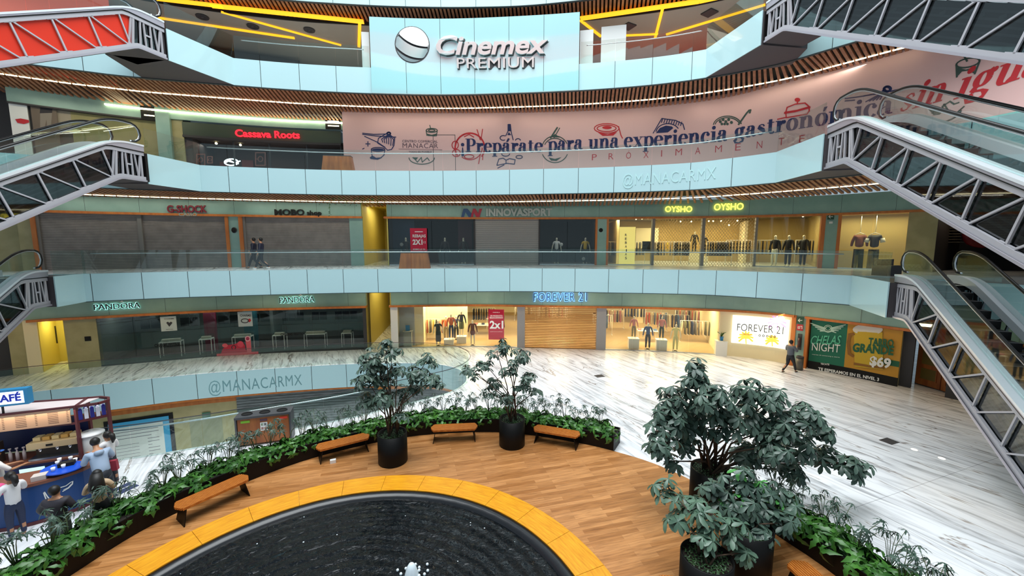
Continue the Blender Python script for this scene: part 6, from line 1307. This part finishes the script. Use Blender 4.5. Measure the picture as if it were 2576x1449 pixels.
def tree(p, r, h, blobs, label, L_=.17, m2=None, per=30, stems=4, leafm=None, stemr=.022):
    t = thing('potted_tree', label, 'potted tree', (p[0], p[1], .05)); P_ = Vector((p[0], p[1], .05))
    b = MB(); b.lathe(P_, [(r * .97, 0), (r, .02), (r, h), (r - .03, h), (r - .03, h - .1)], 36); b.build('pot', M['planter'], t)
    b = MB(); b.lathe(P_, [(.01, h - .10), (r - .03, h - .09)], 24)
    for k in range(60): a = k * 2.4; q = r * .85 * math.sqrt(k / 60); whorl(b, P_ + Vector((q * math.cos(a), q * math.sin(a), h - .05)), (random.uniform(-.4, .4), random.uniform(-.4, .4), 1), 4, .07, .03, .3, .1, 1)
    b.build('soil', [M['soil'], LDK], t)
    bt = MB(); fo = MB(); roots = [P_ + Vector((r * .35 * math.cos(k * 2.2), r * .35 * math.sin(k * 2.2), h - .1)) for k in range(stems)]
    for i, (c, R_) in enumerate(blobs):
        rt = roots[i % stems]; mid = rt.lerp(c, .45) + Vector(((P_.x - c.x) * .22, (P_.y - c.y) * .22, .1)); bt.tube([rt, mid, c], [stemr, stemr * .75, stemr * .45], 6)
        n_ = max(7, int(1.7 * per * R_ * R_ / .2))
        for k in range(n_):
            d = Vector((random.gauss(0, 1), random.gauss(0, 1), random.gauss(0, .8))).normalized() * R_ * (random.random() ** .4); d.z *= .8; e = c + d
            if k % 3 == 0: bt.tube([c, c.lerp(e, .6) + Vector((0, 0, -.03)), e], [.008, .006, .004], 4)
            ax = Vector((d.x * .7 / R_, d.y * .7 / R_, 1.0)); whorl(fo, e, ax, random.choice((6, 7, 8)), L_, L_ * .40, .25, .25, (1 if m2 and random.random() < .15 else 0))
    bt.build('trunk', M['bark'], t); fo.build('foliage', [leafm or M['leaf'], m2 or M['leafb']], t); return t
def blobs(Y, l, ppm): return [(atY(x, y, Y + dy), r / ppm) for x, y, r, dy in l]
tree((-3.6, 11.38), .43, .9, blobs(11.4, [(940, 900, 38, .1), (985, 885, 28, 0), (920, 950, 34, -.2), (960, 945, 36, .3), (1000, 925, 26, .2), (925, 1000, 30, 0), (965, 1000, 30, -.2), (1075, 905, 26, .3), (1050, 935, 30, 0), (1085, 955, 30, -.2), (1040, 975, 24, .2), (1010, 985, 24, .4), (1010, 1045, 20, -.3), (970, 862, 14, 0)], 86), 'potted umbrella tree by the second bench, left of the two standing at the back', .21, per=17)
tree((0, 12.38), .42, .9, blobs(12.3, [(1265, 862, 20, 0), (1250, 885, 26, .1), (1310, 890, 28, .2), (1220, 915, 26, 0), (1290, 925, 30, -.2), (1330, 945, 24, 0), (1195, 935, 20, -.3), (1172, 925, 14, .2), (1250, 955, 24, .3), (1310, 970, 24, 0), (1345, 985, 18, .2), (1230, 985, 18, 0), (1275, 1000, 22, -.2)], 79), 'potted umbrella tree between the back and right benches', .19, per=15)
tree((5.0, 9.45), .46, .92, blobs(9.1, [(1755, 925, 30, 0), (1748, 960, 36, 0), (1700, 1000, 48, .2), (1790, 1000, 46, -.3), (1880, 985, 44, .2), (1945, 1000, 40, 0), (1670, 1050, 44, 0), (1740, 1060, 48, .4), (1820, 1055, 50, -.2), (1900, 1060, 50, .2), (1975, 1060, 44, -.2), (2030, 1040, 36, .1), (2060, 1075, 34, .3), (1665, 1110, 36, -.3), (1730, 1115, 34, .2), (1950, 1120, 44, -.4), (2010, 1120, 40, 0), (2080, 1140, 36, .2), (2130, 1165, 38, -.1), (2165, 1170, 24, .2), (1690, 1160, 24, 0), (1880, 1130, 44, .4), (1990, 1180, 34, .2)], 100), 'large potted umbrella tree spreading over the right side of the deck', .25, per=17, stems=5, stemr=.03)
tree((3.55, 6.65), .45, .9, blobs(6.9, [(1680, 1225, 38, .5), (1740, 1262, 40, .4), (1710, 1300, 34, .2), (1790, 1290, 44, 0), (1840, 1330, 40, -.1), (1770, 1345, 34, -.2), (1870, 1390, 22, -.2)], 135), 'nearest potted umbrella tree at the lower right with its pot rim in view', .22, per=15, leafm=noisy('grey_green_leaf', '45604f', '64806a', 3, .38))
tree((4.75, 7.4), .45, .92, blobs(7.6, [(1860, 1200, 46, .3), (1920, 1235, 48, .2), (1800, 1235, 44, .3), (1860, 1265, 46, 0), (1930, 1290, 40, 0), (1900, 1330, 36, -.3), (1975, 1315, 34, -.3), (1980, 1255, 36, .3)], 122), 'potted umbrella tree with a bright green shoot right of the nearest one', .23, m2=M['leafb'], per=16)
# low plants and tall sprays in the troughs
def plant_proto(kind, i):
    b = MB(); random.seed(50 + i + 10 * kind); PT = ((0, .1), (.2, .9), (.4, .55), (.55, .95), (.75, .45), (1, .05))
    if kind == 0:
        for k in range(16):
            a = random.uniform(0, 6.28); r = random.uniform(.05, .34); c = Vector((r * math.cos(a), r * math.sin(a), random.uniform(.03, .22))); whorl(b, c, (math.cos(a) * .9, math.sin(a) * .9, 1), 5, .19, .085, .5, .2, 0, shp=PT)
        for k in range(5): a = random.uniform(0, 6.28); c = Vector((.36 * math.cos(a), .36 * math.sin(a), -.02)); whorl(b, c, (math.cos(a) * 2, math.sin(a) * 2, .6), 4, .2, .08, .8, .3, 0, shp=PT)
    else:
        for k in range(8):
            a = random.uniform(0, 6.28); h = random.uniform(.45, .8); r = random.uniform(.1, .34); c = Vector((r * math.cos(a), r * math.sin(a), h)); b.tube([(0, 0, 0), (r * .45 * math.cos(a), r * .45 * math.sin(a), h * .7), tuple(c)], [.008, .006, .004], 4, 1)
            whorl(b, c, (math.cos(a) * .6, math.sin(a) * .6, 1), 7, .15, .04, .5, .15, 0, shp=((0, .3), (.2, .9), (.35, .4), (.5, 1), (.65, .4), (.8, .6), (1, .05)))
    me = bpy.data.meshes.new('plant'); me.from_pydata([tuple(v) for v in b.v], [], b.f)
    for m_ in ((M['leaf2'] if kind == 0 else LGREY), noisy('stem%d%d' % (kind, i), '4a5a3a', '5f6e48', 4, .6)): me.materials.append(m_)
    me.polygons.foreach_set('material_index', b.m); me.polygons.foreach_set('use_smooth', b.sm); return me
LGREY = noisy('slate_green_leaf', '2c4236', '4a6254', 3, .45)
PR = [[plant_proto(k, i) for i in range(3)] for k in (0, 1)]; random.seed(11)
LMK = [((-8.95, 4.6), 'at its near left end'), ((-9.0, 7.0), 'beside the people queuing'), ((-7.9, 9.9), 'behind the nearest bench'), ((-6.9, 11.3), 'beside the recycling bin'), ((-5.2, 12.5), 'behind the second bench'), ((-3.6, 13.2), 'behind the left potted tree'), ((-1.8, 13.5), 'behind the third bench'), ((0, 13.5), 'behind the right potted tree'), ((1.6, 13.0), 'behind the last bench'), ((3.2, 12.3), 'at its right end'), ((5.7, 9.2), '!at its far end'), ((6.3, 7.6), '!in its middle'), ((6.8, 5.5), '!at its near end')]
def put_plants(s0, s1, step, kind, label, group, zz=.46):
    q = s0; i = 0
    while q < s1:
        o = bpy.data.objects.new('leafy_plant' if kind == 0 else 'tall_spray_plant', PR[kind][i % 3]); C.objects.link(o); p = DKC.P(q, -.37 + random.uniform(-.12, .12) - (.1 if kind else 0), zz)
        o.location = p; o.rotation_euler[2] = random.uniform(0, 6.28); s_ = random.uniform(1.05, 1.4) if kind == 0 else random.uniform(.9, 1.2); o.scale = (s_, s_, s_); LM = [(v, n_) for v, n_ in LMK if (n_[0] == '!') == ('right trough' in label)]; nm_ = min(LM, key=lambda e_: (Vector(e_[0]) - Vector((p.x, p.y))).length)[1].strip('!'); tag(o, label + ', ' + nm_, 'plant', group); q += step * random.uniform(.8, 1.2); i += 1
put_plants(sL0 + .3, sL1 - .25, .27, 0, 'low lobed plant in the long curved planter', 'low plants in the long curved planter')
put_plants(sL0 + .4, sL1 - .3, .36, 1, 'tall airy leaf spray in the long curved planter', 'tall sprays in the long curved planter')
put_plants(sR0 + .2, sR1 - .2, .26, 0, 'low lobed plant in the right trough planter', 'low plants in the right planter')
put_plants(sR0 + .2, sR1 - .2, .34, 1, 'tall airy leaf spray in the right trough planter', 'tall sprays in the right planter')
# benches
def bench_proto():
    t = thing('bench', '', 'bench', (0, 0, 0)); b = MB(); n = 8
    for k in range(n):
        y = -.2 + .4 * (k + .5) / n; hl = .78 - .38 * abs(y); b.box((0, y, .425), (hl * 2, .036, .05))
    b.box((0, -.215, .42), (1.36, .02, .06)); b.box((0, .215, .42), (1.36, .02, .06)); b.build('seat', M['benchw'], t)
    for sg in (-1, 1):
        b = MB(); vs = []
        for x in (.60, .62):
            for y, z, dx in ((-.21, .40, 0), (.21, .40, 0), (.25, .0, .08), (-.25, .0, .08)): vs.append((sg * (x + dx), y, z))
        b.add(vs, [(0, 1, 2, 3), (7, 6, 5, 4), (0, 4, 5, 1), (1, 5, 6, 2), (2, 6, 7, 3), (3, 7, 4, 0)]); b.build('leg', M['planter'], t)
    b = MB(); b.box((0, 0, .385), (1.3, .36, .03)); b.build('seat_frame', M['planter'], t); return t
B0 = bench_proto()
for i, (x, y, l, a) in enumerate(((537, 1237, 'wooden slatted bench nearest the camera at the left of the deck', None), (864, 1112, 'wooden slatted bench left of the back potted tree', None), (1143, 1076, 'wooden slatted bench between the two back potted trees', None), (1400, 1086, 'wooden slatted bench at the right end of the long planter', None), (2092, 1500, 'reddish slatted bench by the right planter at the bottom edge', None), (1735, 1545, 'slatted bench barely entering the bottom edge between rim and pots', 105))):
    o = B0 if i == 0 else copy_tree(B0); p = at(x, y, .46); o['label'] = l
    q = min(range(len(DKC.p)), key=lambda k: (DKC.p[k] - Vector((p.x, p.y))).length); tq = DKC.T[q]; o.location = (p.x, p.y, .05); o.rotation_euler[2] = math.atan2(tq.y, tq.x) if a is None else R(a)
p = at(838, 1164, .05); b = MB(); b.box((p.x, p.y, .10), (.16, .1, .1), .4); one('socket_box', b, M['white'], 'small white socket box on the deck beside the second bench', 'socket box')
# floor grates
for x, y, l in ((1508, 946, 'dark square floor grate in the marble in front of the clothes shop'), (2237, 1110, 'dark floor grate in the marble left of the right escalator')):
    p = at(x, y); b = MB(); b.box((p.x, p.y, .004), (.45, .35, .008), R(20)); one('floor_grate', b, M['dark'], l, 'grate')
for x, y, l in ((2300, 1131, 'left'), (2369, 1153, 'right')): p = at(x, y); b = MB(); b.lathe((p.x, p.y, 0), [(.08, 0), (.08, .006), (0.01, .008)], 14); one('floor_light', b, lit('floor_lamp' + l, 'fff4d8', 2), '%s small round light set in the marble near the right escalator' % l, 'floor light')
# triple recycling bin
pa, pb = at(596, 1127), at(735, 1108); d = (pb - pa).normalized(); n_ = Vector((-d.y, d.x, 0)); Lb = (pb - pa).length; c = (pa + pb) / 2 + n_ * .22; rz = math.atan2(d.y, d.x)
t = thing('recycling_bin', 'triple wooden recycling bin with grey frame and three round openings', 'bin', tuple(c)); HB_ = .98
b = MB(); b.box((c.x, c.y, .08 + HB_ / 2 - .06), (Lb - .12, .44, HB_ - .1), rz, 0); b.build('body', M['wood'], t)
b = MB(); b.box((c.x, c.y, HB_), (Lb + .02, .52, .07), rz)
for sg in (-1, 1): e = c + d * sg * (Lb / 2 - .02); b.box((e.x, e.y, HB_ / 2), (.05, .5, HB_), rz)
b.build('frame', mat('bin_frame_grey', '55565a', .45, .4), t)
for k in (-1, 0, 1): e = c + d * k * Lb * .32; b = MB(); b.lathe((e.x, e.y, HB_ + .036), [(.17, 0), (.17, .02), (.14, .02), (.14, .004), (.0, .003)], 20, 0, False, .8); b.build('opening', M['black'], t)
fm = flat_map(c - n_ * .223 - d * Lb / 2 + Vector((0, 0, 0)), d, (0, 0, 1))
def lab(x0, x1, z0, z1, m_, nm): b = MB(); b.add([fm(x0, z0, .004), fm(x1, z0, .004), fm(x1, z1, .004), fm(x0, z1, .004)], [(0, 1, 2, 3)]); b.build(nm, m_, t)
lab(Lb * .10, Lb * .26, .80, .88, mat('lime', '7fb52a', .5), 'green_label'); lab(Lb * .80, Lb * .94, .80, .88, mat('tomato', 'e23a22', .5), 'red_label'); lab(Lb * .44, Lb * .57, .80, .88, mat('plum', '5a3a4a', .5), 'plum_label'); lab(Lb * .44, Lb * .57, .48, .76, M['white'], 'notice_label')
lab(Lb * .455, Lb * .50, .64, .73, mat('lab1', '6fae58', .5), 'notice_icon'); lab(Lb * .51, Lb * .555, .64, .73, mat('lab2', '5a5f66', .5), 'notice_icon'); lab(Lb * .455, Lb * .50, .51, .60, mat('lab3', 'd8503a', .5), 'notice_icon'); lab(Lb * .51, Lb * .555, .51, .60, mat('lab4', 'c87a4a', .5), 'notice_icon')
# ------------------------------------------------------------ coffee kiosk
KR = mat('kiosk_dark_red', '5a2228', .45); KB = mat('kiosk_blue', '12407c', .45); KN = mat('kiosk_navy', '101c50', .5); KT = mat('kiosk_counter_top', '7a4a3a', .35)
V2 = lambda *a: Vector((*a, 0))
t = thing('coffee_kiosk', 'blue and dark red coffee kiosk with a roofed back counter at the left', 'kiosk', (-12, 9.5, 0))
FCN = Curve([(-12.3, 8.35), (-11.8, 8.45), (-11.38, 8.62), (-10.98, 8.95), (-10.72, 9.36), (-10.72, 9.75)], .1)
b = MB(); pf = [tuple(p) for p in FCN.p] + [(-11.15, 9.8), (-11.5, 9.35), (-12.35, 8.95)]; b.prism(pf[::-1], .08, .95, 0, 0); b.build('front_counter', KB, t)
b = MB(); b.prism([tuple(FCN.P(FCN.end * i / 12, .03))[:2] for i in range(13)][::-1] + [(-12.35, 8.95), (-11.5, 9.38), (-11.12, 9.85)][::1], .95, 1.02, 0, 0); b.build('counter_top', [KT], t); b = MB(); b.curved(FCN, 0, FCN.end, 0, .08, .02, -.05, 0, .2); b.build('base_trim', KR, t)
b = MB(); mid = FCN.hit(150, 1240)[0]
def klog(pl2, w_): ink(b, FCN, .01, pl2, w_)
klog([(153, 1226), (166, 1222), (178, 1213), (183, 1211), (182, 1218), (172, 1228), (158, 1236)], .02); klog([(160, 1232), (172, 1226), (180, 1217)], .014); klog([(128, 1259), (120, 1250), (112, 1238), (110, 1240), (116, 1256)], .02); b.build('swirl_emblem', M['white'], t)
RF = [(-15.2, 8.9), (-12.74, 9.47), (-11.43, 9.99), (-11.05, 10.2), (-10.99, 10.42), (-11.15, 10.58), (-11.45, 10.64), (-11.72, 10.56), (-13.07, 10.25), (-15.2, 9.75)]
BK = [(-15.2, 8.9), (-12.74, 9.47), (-11.43, 9.99), (-11.15, 10.3), (-11.3, 10.6), (-11.72, 10.56), (-13.07, 10.2), (-15.2, 9.7)]
b = MB(); b.prism(BK, 0, .95, 0, 0); b.build('back_counter', KN, t); b = MB(); b.prism([(x * 1.0, y) for x, y in BK], .95, 1.0, 0, 0); b.build('back_counter_top', KT, t)
b = MB()
for i in range(len(RF) - 1): b.bar((*RF[i], 2.35), (*RF[i + 1], 2.35), .05, .06)
b.bar((-11.43, 9.99, 2.35), (-11.72, 10.56, 2.35), .05, .06); b.bar((-12.74 - .9, 9.26, 2.35), (-13.5, 10.1, 2.35), .05, .06)
b.bar((-11.43, 9.99, 1.93), (-11.0, 10.4, 1.93), .04, .05); b.bar((-15.2, 8.9, 1.9), (-11.43, 9.99, 1.9), .04, .05); b.build('roof_frame', KR, t)
b = MB(); b.prism([(x, y) for x, y in RF if x < -11.4][:], 2.33, 2.345, 0, 0); b.build('roof_canopy', mat('canopy_cream', 'e2d2d0', .5), t)
for x, y in ((-11.43, 9.99), (-11.0, 10.4), (-14.2, 9.16), (-11.72, 10.56)): b = MB(); b.box((x, y, 1.2), (.06, .06, 2.36)); b.build('post', KR, t)
d = (Vector((-11.43, 9.99, 0)) - Vector((-12.74, 9.47, 0))).normalized(); n_ = Vector((-d.y, d.x, 0)); o_ = Vector((-11.5, 9.96, 0))
b = MB(); b.bar((-15.2, 9.75, 1.45), (-11.75, 10.55, 1.45), .03, .86); b.build('back_panel', KN, t)
mb_ = MB(); fm = flat_map(o_ - d * 2.6 - n_ * .04 + Vector((0, 0, 1.93)), d, (0, 0, 1)); mb_.add([fm(0, 0, 0), fm(2.58, 0, 0), fm(2.58, .4, 0), fm(0, .4, 0), fm(0, 0, -.02), fm(2.58, 0, -.02), fm(2.58, .4, -.02), fm(0, .4, -.02)], [(0, 1, 2, 3), (7, 6, 5, 4), (0, 4, 5, 1), (3, 2, 6, 7)]); mo = mb_.build('menu_board', mat('menu_tan', 'b08d74', .6), t)
b = MB()
for cx in (1.15, 1.75, 2.35):
    for r in range(7):
        for q, w_ in ((0, .2), (.36, .04)): b.add([fm(cx + q - .2, .33 - r * .045, .004), fm(cx + q + w_ - .2, .33 - r * .045, .004), fm(cx + q + w_ - .2, .345 - r * .045, .004), fm(cx + q - .2, .345 - r * .045, .004)], [(0, 1, 2, 3)])
tag(b.build('menu_lines', mat('menu_ink', '5f463c', .6), mo), kind='stuff')
for k, x in enumerate((-12.55, -11.98)):   # lit fridges in the back counter front
    q = Vector((x, 0, 0)); y0 = 9.47 + (x + 12.74) * .397; fmm = flat_map(Vector((x, y0, .45)) - n_ * .012, d, (0, 0, 1)); b = MB(); b.add([fmm(0, 0, 0), fmm(.48, 0, 0), fmm(.48, .42, 0), fmm(0, .42, 0)], [(0, 1, 2, 3)]); b.build('lit_fridge_window', lit('fridge%d' % k, 'bfe8dc', 1.1), t)
# sign
sa = atY(-60, 1006, 9.2); A_, B_ = atY(65, 1012, 9.62), atY(64, 982, 9.62); dv = Vector((d.x, d.y, 0)); w_ = 1.5; zc = (A_.z + B_.z) / 2; hh = B_.z - A_.z
t2 = thing('cafe_sign', 'lit blue and white cafe sign box on the kiosk roof', 'sign', tuple(A_ - dv * .5)); ctr = Vector((A_.x, A_.y, zc)) - dv * w_ / 2 + n_ * .09
b = MB(); b.box(ctr, (w_ + .1, .18, hh + .1), math.atan2(d.y, d.x)); b.build('case', mat('sign_blue', '2a86b8', .4), t2)
fm = flat_map(ctr - n_ * .095 - dv * w_ / 2 - Vector((0, 0, hh / 2)), d, (0, 0, 1)); b = MB(); b.add([fm(0, 0, 0), fm(w_ - .02, 0, 0), fm(w_ - .02, hh, 0), fm(0, hh, 0)], [(0, 1, 2, 3)]); b.build('lit_face', lit('sign_face', 'e6f2ff', 1.3), t2)
b = MB(); put_text(b, 'CAFÉ', lambda x, y, dd: fm(w_ - .60 + x, .07 + y, .006 + dd), .53, hh * .55, 0, bold=.035, thick=.004); b.build('lettering', mat('sign_ink', '1030c0', .5), t2)
b = MB(); b.tube([ctr - Vector((0, 0, hh / 2 - .02)) + dv * (w_ / 2 - .48), Vector((ctr.x, ctr.y, 2.36)) + dv * (w_ / 2 - .48)], .022, 6); b.build('pole', M['dark'], t2)
# things on the kiosk
def kbox(nm, p, size, m, lab_, cat, rz=None, parts=()): 
    b = MB(); b.box(p, size, math.atan2(d.y, d.x) if rz is None else rz); o = one(nm, b, m, lab_, cat); return o
ec = Vector((-12.05, 10.02, 0))
t3 = thing('espresso_machine', 'cream coloured espresso machine with cups on top in the kiosk', 'coffee machine', (ec.x, ec.y, 1.0)); EM = mat('machine_cream', 'c9b48e', .35, .3); rz = math.atan2(d.y, d.x)
b = MB(); b.box((ec.x, ec.y, 1.40), (.98, .42, .16), rz); b.build('top_housing', EM, t3); b = MB(); b.box((ec.x + n_.x * .12, ec.y + n_.y * .12, 1.18), (.92, .16, .3), rz); b.build('back_housing', mat('machine_dark', '3a2e26', .4), t3); b = MB(); b.box((ec.x, ec.y, 1.035), (.96, .42, .06), rz); b.build('drip_tray', M['steel'], t3)
for k in (-.28, .05, .3): p = ec + d * k - n_ * .12; b = MB(); b.lathe((p.x, p.y, 1.22), [(.035, 0), (.04, .1)], 10); b.build('group_head', M['steel'], t3)
b = MB(); p = ec - n_ * .215 + d * -.05; b.box((p.x, p.y, 1.40), (.13, .01, .05), rz); b.build('display', M['black'], t3)
for k in range(5): p = ec + d * (-.36 + .18 * k) + n_ * .03; kbox('paper_cups', (p.x, p.y, 1.53), (.14, .2, .09), mat('cup_stack%d' % k, 'd8a85a' if k % 2 else 'e8cf9a', .5), 'golden stack of cups on the espresso machine, %s from the left' % ('first', 'second', 'third', 'fourth', 'fifth')[k], 'cups')['group'] = 'cup stacks on the espresso machine'
p = ec - d * 1.3; kbox('coffee_grinder', (p.x, p.y, 1.27), (.36, .36, .54), mat('grinder', '4a3c34', .4), 'brown coffee grinder left of the espresso machine', 'grinder')
for k in range(3): p = ec - d * (.95 - .13 * k) + n_ * .05; b = MB(); b.lathe((p.x, p.y, 1.0), [(.035, 0), (.035, .2), (.014, .26), (.014, .3), (.03, .31), (.03, .34)], 10); one('syrup_bottle', b, mat('syrup%d' % k, 'cfc4c8', .3), '%s white topped syrup bottle between coffee grinder and espresso machine' % ('leftmost', 'middle', 'rightmost')[k], 'bottle', 'syrup bottles in the kiosk')
b = MB(); sh0, sh1 = Vector((-11.40, 10.06, 0)), Vector((-11.08, 10.38, 0)); b.prism([(-11.43, 9.99), (-11.0, 10.4), (-11.2, 10.6), (-11.62, 10.3)], 1.95, 1.97, 0, 0); one('shelf', b, KR, 'dark red corner shelf holding bottles under the kiosk roof', 'shelf')
for k in range(10):
    p = sh0.lerp(sh1, (k % 5) / 4.2) + Vector((-.1, .08, 0)) * (k // 5); b = MB(); b.box((p.x, p.y, 2.10), (.075, .075, .26), .8); b.lathe((p.x, p.y, 2.23), [(.03, 0), (.02, .04)], 8); one('milk_carton', b, mat('carton%d' % k, 'e4e4f0' if k % 2 else '2c2f8a', .4), '%s carton, %s in the %s row on the kiosk corner shelf' % ('white' if k % 2 else 'navy blue', ('first', 'second', 'third', 'fourth', 'fifth')[k % 5], 'front' if k < 5 else 'back'), 'carton', 'cartons on the kiosk shelf')
p = at(228, 1086, 1.52); t3 = thing('water_tank', 'white drum with a domed lid at the right end of the kiosk', 'drum', (p.x, p.y, 0)); b = MB(); b.lathe((p.x, p.y, .0), [(.24, 0), (.24, 1.40), (.23, 1.46)], 24); b.build('drum_body', M['white'], t3); b = MB(); b.lathe((p.x, p.y, 1.46), [(.27, 0), (.27, .03), (.2, .07), (.04, .08), (.03, .11), (.01, .11)], 24); b.build('lid', mat('lid_white', 'f4f4f4', .3), t3)
p = at(157, 1178, 1.10); b = MB(); b.lathe((p.x, p.y, 1.03), [(.05, 0), (.05, .05), (.42, .06), (.42, .085), (.02, .086)], 30, 0, False, .75); one('round_tray', b, mat('tray_blue', '1450c8', .3), 'bright blue oval tray on the kiosk counter', 'tray')
for k, (x, y, c_) in enumerate(((160, 1176, 'f2f2f0'), (134, 1184, 'e8e8ee'), (150, 1160, 'e8e4e0'), (190, 1160, 'f0f0f0'), (178, 1156, 'd8d4d0'), (145, 1168, 'dcdce0'))):
    q = at(x, y, 1.13); b = MB(); b.lathe((q.x, q.y, 1.118), [(.03, 0), (.042, .09), (.038, .09), (.01, .02)], 12); one('cup', b, cm(c_), 'white cup on the blue tray, %s' % ('nearest the front edge', 'at its left end', 'behind the condiment box', 'at its right end', 'second from the right', 'left of the condiment box')[k], 'cup', 'cups on the blue tray')
q = at(168, 1168, 1.14); kbox('condiment_box', (q.x, q.y, 1.16), (.28, .16, .09), M['black'], 'black condiment box on the blue tray', 'box', .6)
q = at(100, 1197, 1.1); kbox('napkin_box', (q.x, q.y, 1.08), (.24, .2, .11), cm('c9bdb8'), 'pale napkin box on the kiosk counter left of the blue tray', 'box', .6)
p = at(297, 1236); b = MB(); b.box((p.x, p.y, .006), (.45, .7, .012), R(-20)); fs_ = one('floor_sticker', b, mat('sticker_navy', '3a4468', .5), 'navy and white printed sheet lying on the marble right of the queue', 'floor sign')
b = MB(); b.box((p.x, p.y, .014), (.03, .66, .003), R(-20)); b.box((p.x + .05, p.y - .1, .014), (.3, .025, .003), R(-20)); b.build('white_stripes', M['white'], fs_)
P_, E_, Q_ = [], [], []; hd = Vector((-.82, .57, 0)); hb = Vector((-10.15, 9.28, 0)) + hd * .16 + Vector((0, 0, 1.44)); chain(P_, E_, Q_, [(hb - Vector((hd.y, -hd.x, 0)) * .10, .055), (hb - hd * .07, .075), (hb + Vector((hd.y, -hd.x, 0)) * .10, .055)])
HOOD = skin_geo(P_, E_, Q_)
area('kiosk_light', (-12.2, 9.5, 2.28), (0, 0, rz), 1.8, .3, 9, (1, .85, .6))
# ------------------------------------------------------------ people
SK = M['skin']; SK2 = mat('skin_light', 'c8967a', .5)
def head_at(px, py, h): p = at(px, py, h); return (p.x, p.y, 0)
def person(label, loc, rot, h, **k):
    z0 = loc[2]; return figure('person', label, 'person', loc, rot, h, k.pop('skin', SK), **k)
person('person in a blue cap and white tee working inside the kiosk', (-12.55, 9.12, 0), R(-15), 1.62, top=cm('dcd8d8'), bottom=cm('1a2038'), hair='pony', cap=cm('1e4f9a'), sleeve=.5, armR='reach', armL='reach', shoe=M['shoe'])
pb_ = head_at(22, 1186, 1.60); person('person in a white tee and jeans holding a pink bag at the left edge', pb_, R(75), 1.6, top=cm('e8e4e6'), bottom=cm('1c2848'), hair='pony', sleeve=.5, armR='phone', armL='fold', shoe=cm('c8c8cc'))
b = MB(); c = Vector((pb_[0] - .26, pb_[1] - .02, 1.18)); b.sphere(c, .14, 0, 14, 10, (1, .9, 1)); one('pink_bag', b, cm('e0508a'), 'bright pink round bag held by the person in a white tee', 'bag')
person('person in a pale grey cardigan and jeans partly outside the left edge', (pb_[0] - .38, pb_[1] - .42, 0), R(60), 1.55, top=cm('9a9698'), bottom=cm('1a2648'), hair='pony', armR='fold', armL='fold', shoe=cm('c8c8cc'))
pd_ = head_at(137, 1222, 1.62); person('person in a dark grey suit jacket seen from behind in front of the blue counter', pd_, R(20), 1.64, top=cm('302c34'), bottom=cm('4a4c48'), hair='short', armR='fold', armL='wide', shoe=M['shoe'], bulk=1.15)
pe_ = head_at(243, 1182, 1.58); person('person with long black hair in a beige blouse queuing at the kiosk', pe_, R(35), 1.6, top=cm('c4a888'), bottom=cm('16161a'), hair='long', sleeve=.6, armR='fold', armL='fold', shoe=M['shoe'], skin=SK2)
hp2 = person('person in a pale blue grey hoodie leaning over the kiosk counter', (-10.15, 9.28, 0), R(56), 1.74, top=cm('9fb0c8'), bottom=cm('1e222c'), hair='short', armR='reach', armL='reach', shoe=M['shoe'], lean=.62, bulk=1.25)
b = MB(); b.add(HOOD[0], HOOD[1], 0, True); bo = b.build('hood', cm('9fb0c8'), None); bo.parent = hp2; bo.matrix_parent_inverse = (Matrix.Translation(hp2.location) @ Matrix.Rotation(hp2.rotation_euler[2], 4, 'Z')).inverted()
person('person with a dark ponytail in a white tee behind the hoodie', head_at(267, 1084, 1.6), R(85), 1.6, top=cm('e0dcdc'), bottom=cm('22242c'), hair='pony', sleeve=.5, armR='fold', armL='reach', shoe=M['shoe'])
b = MB(); q = at(284, 1170, .95); b.box(q, (.2, .12, .26), .4, 0, .85); one('handbag', b, cm('9a2c3c'), 'dark red handbag beside the person in the pale hoodie', 'bag')
for x, l, cc, k in ((640, 'left of the two people in dark suits walking on the second level', '16182c', 0), (658, 'right of the two people in dark suits walking on the second level, white collar', '181a30', 1)):
    q = E2.hit(x, 650, -1.6 - .5 * (1 - k))[0]; p = E2.P(q, -1.6 - .5 * (1 - k), 5.2); person(l, tuple(p), PI / 2 + E2.rz(q), 1.72, top=cm(cc), bottom=cm('14151f'), hair='short', legs='stride', armR='swing', armL='down', shoe=cm('e8e8ea') if k else M['shoe'], bulk=1.1)
p = at(1985, 937); person('person in a grey vest walking past the lit screen holding a phone to the face', (p.x, p.y, 0), R(-70), 1.72, top=cm('5c6068'), bottom=cm('12141c'), hair='short', legs='stride', armR='phone', armL='fold', shoe=M['shoe'], bulk=1.15)
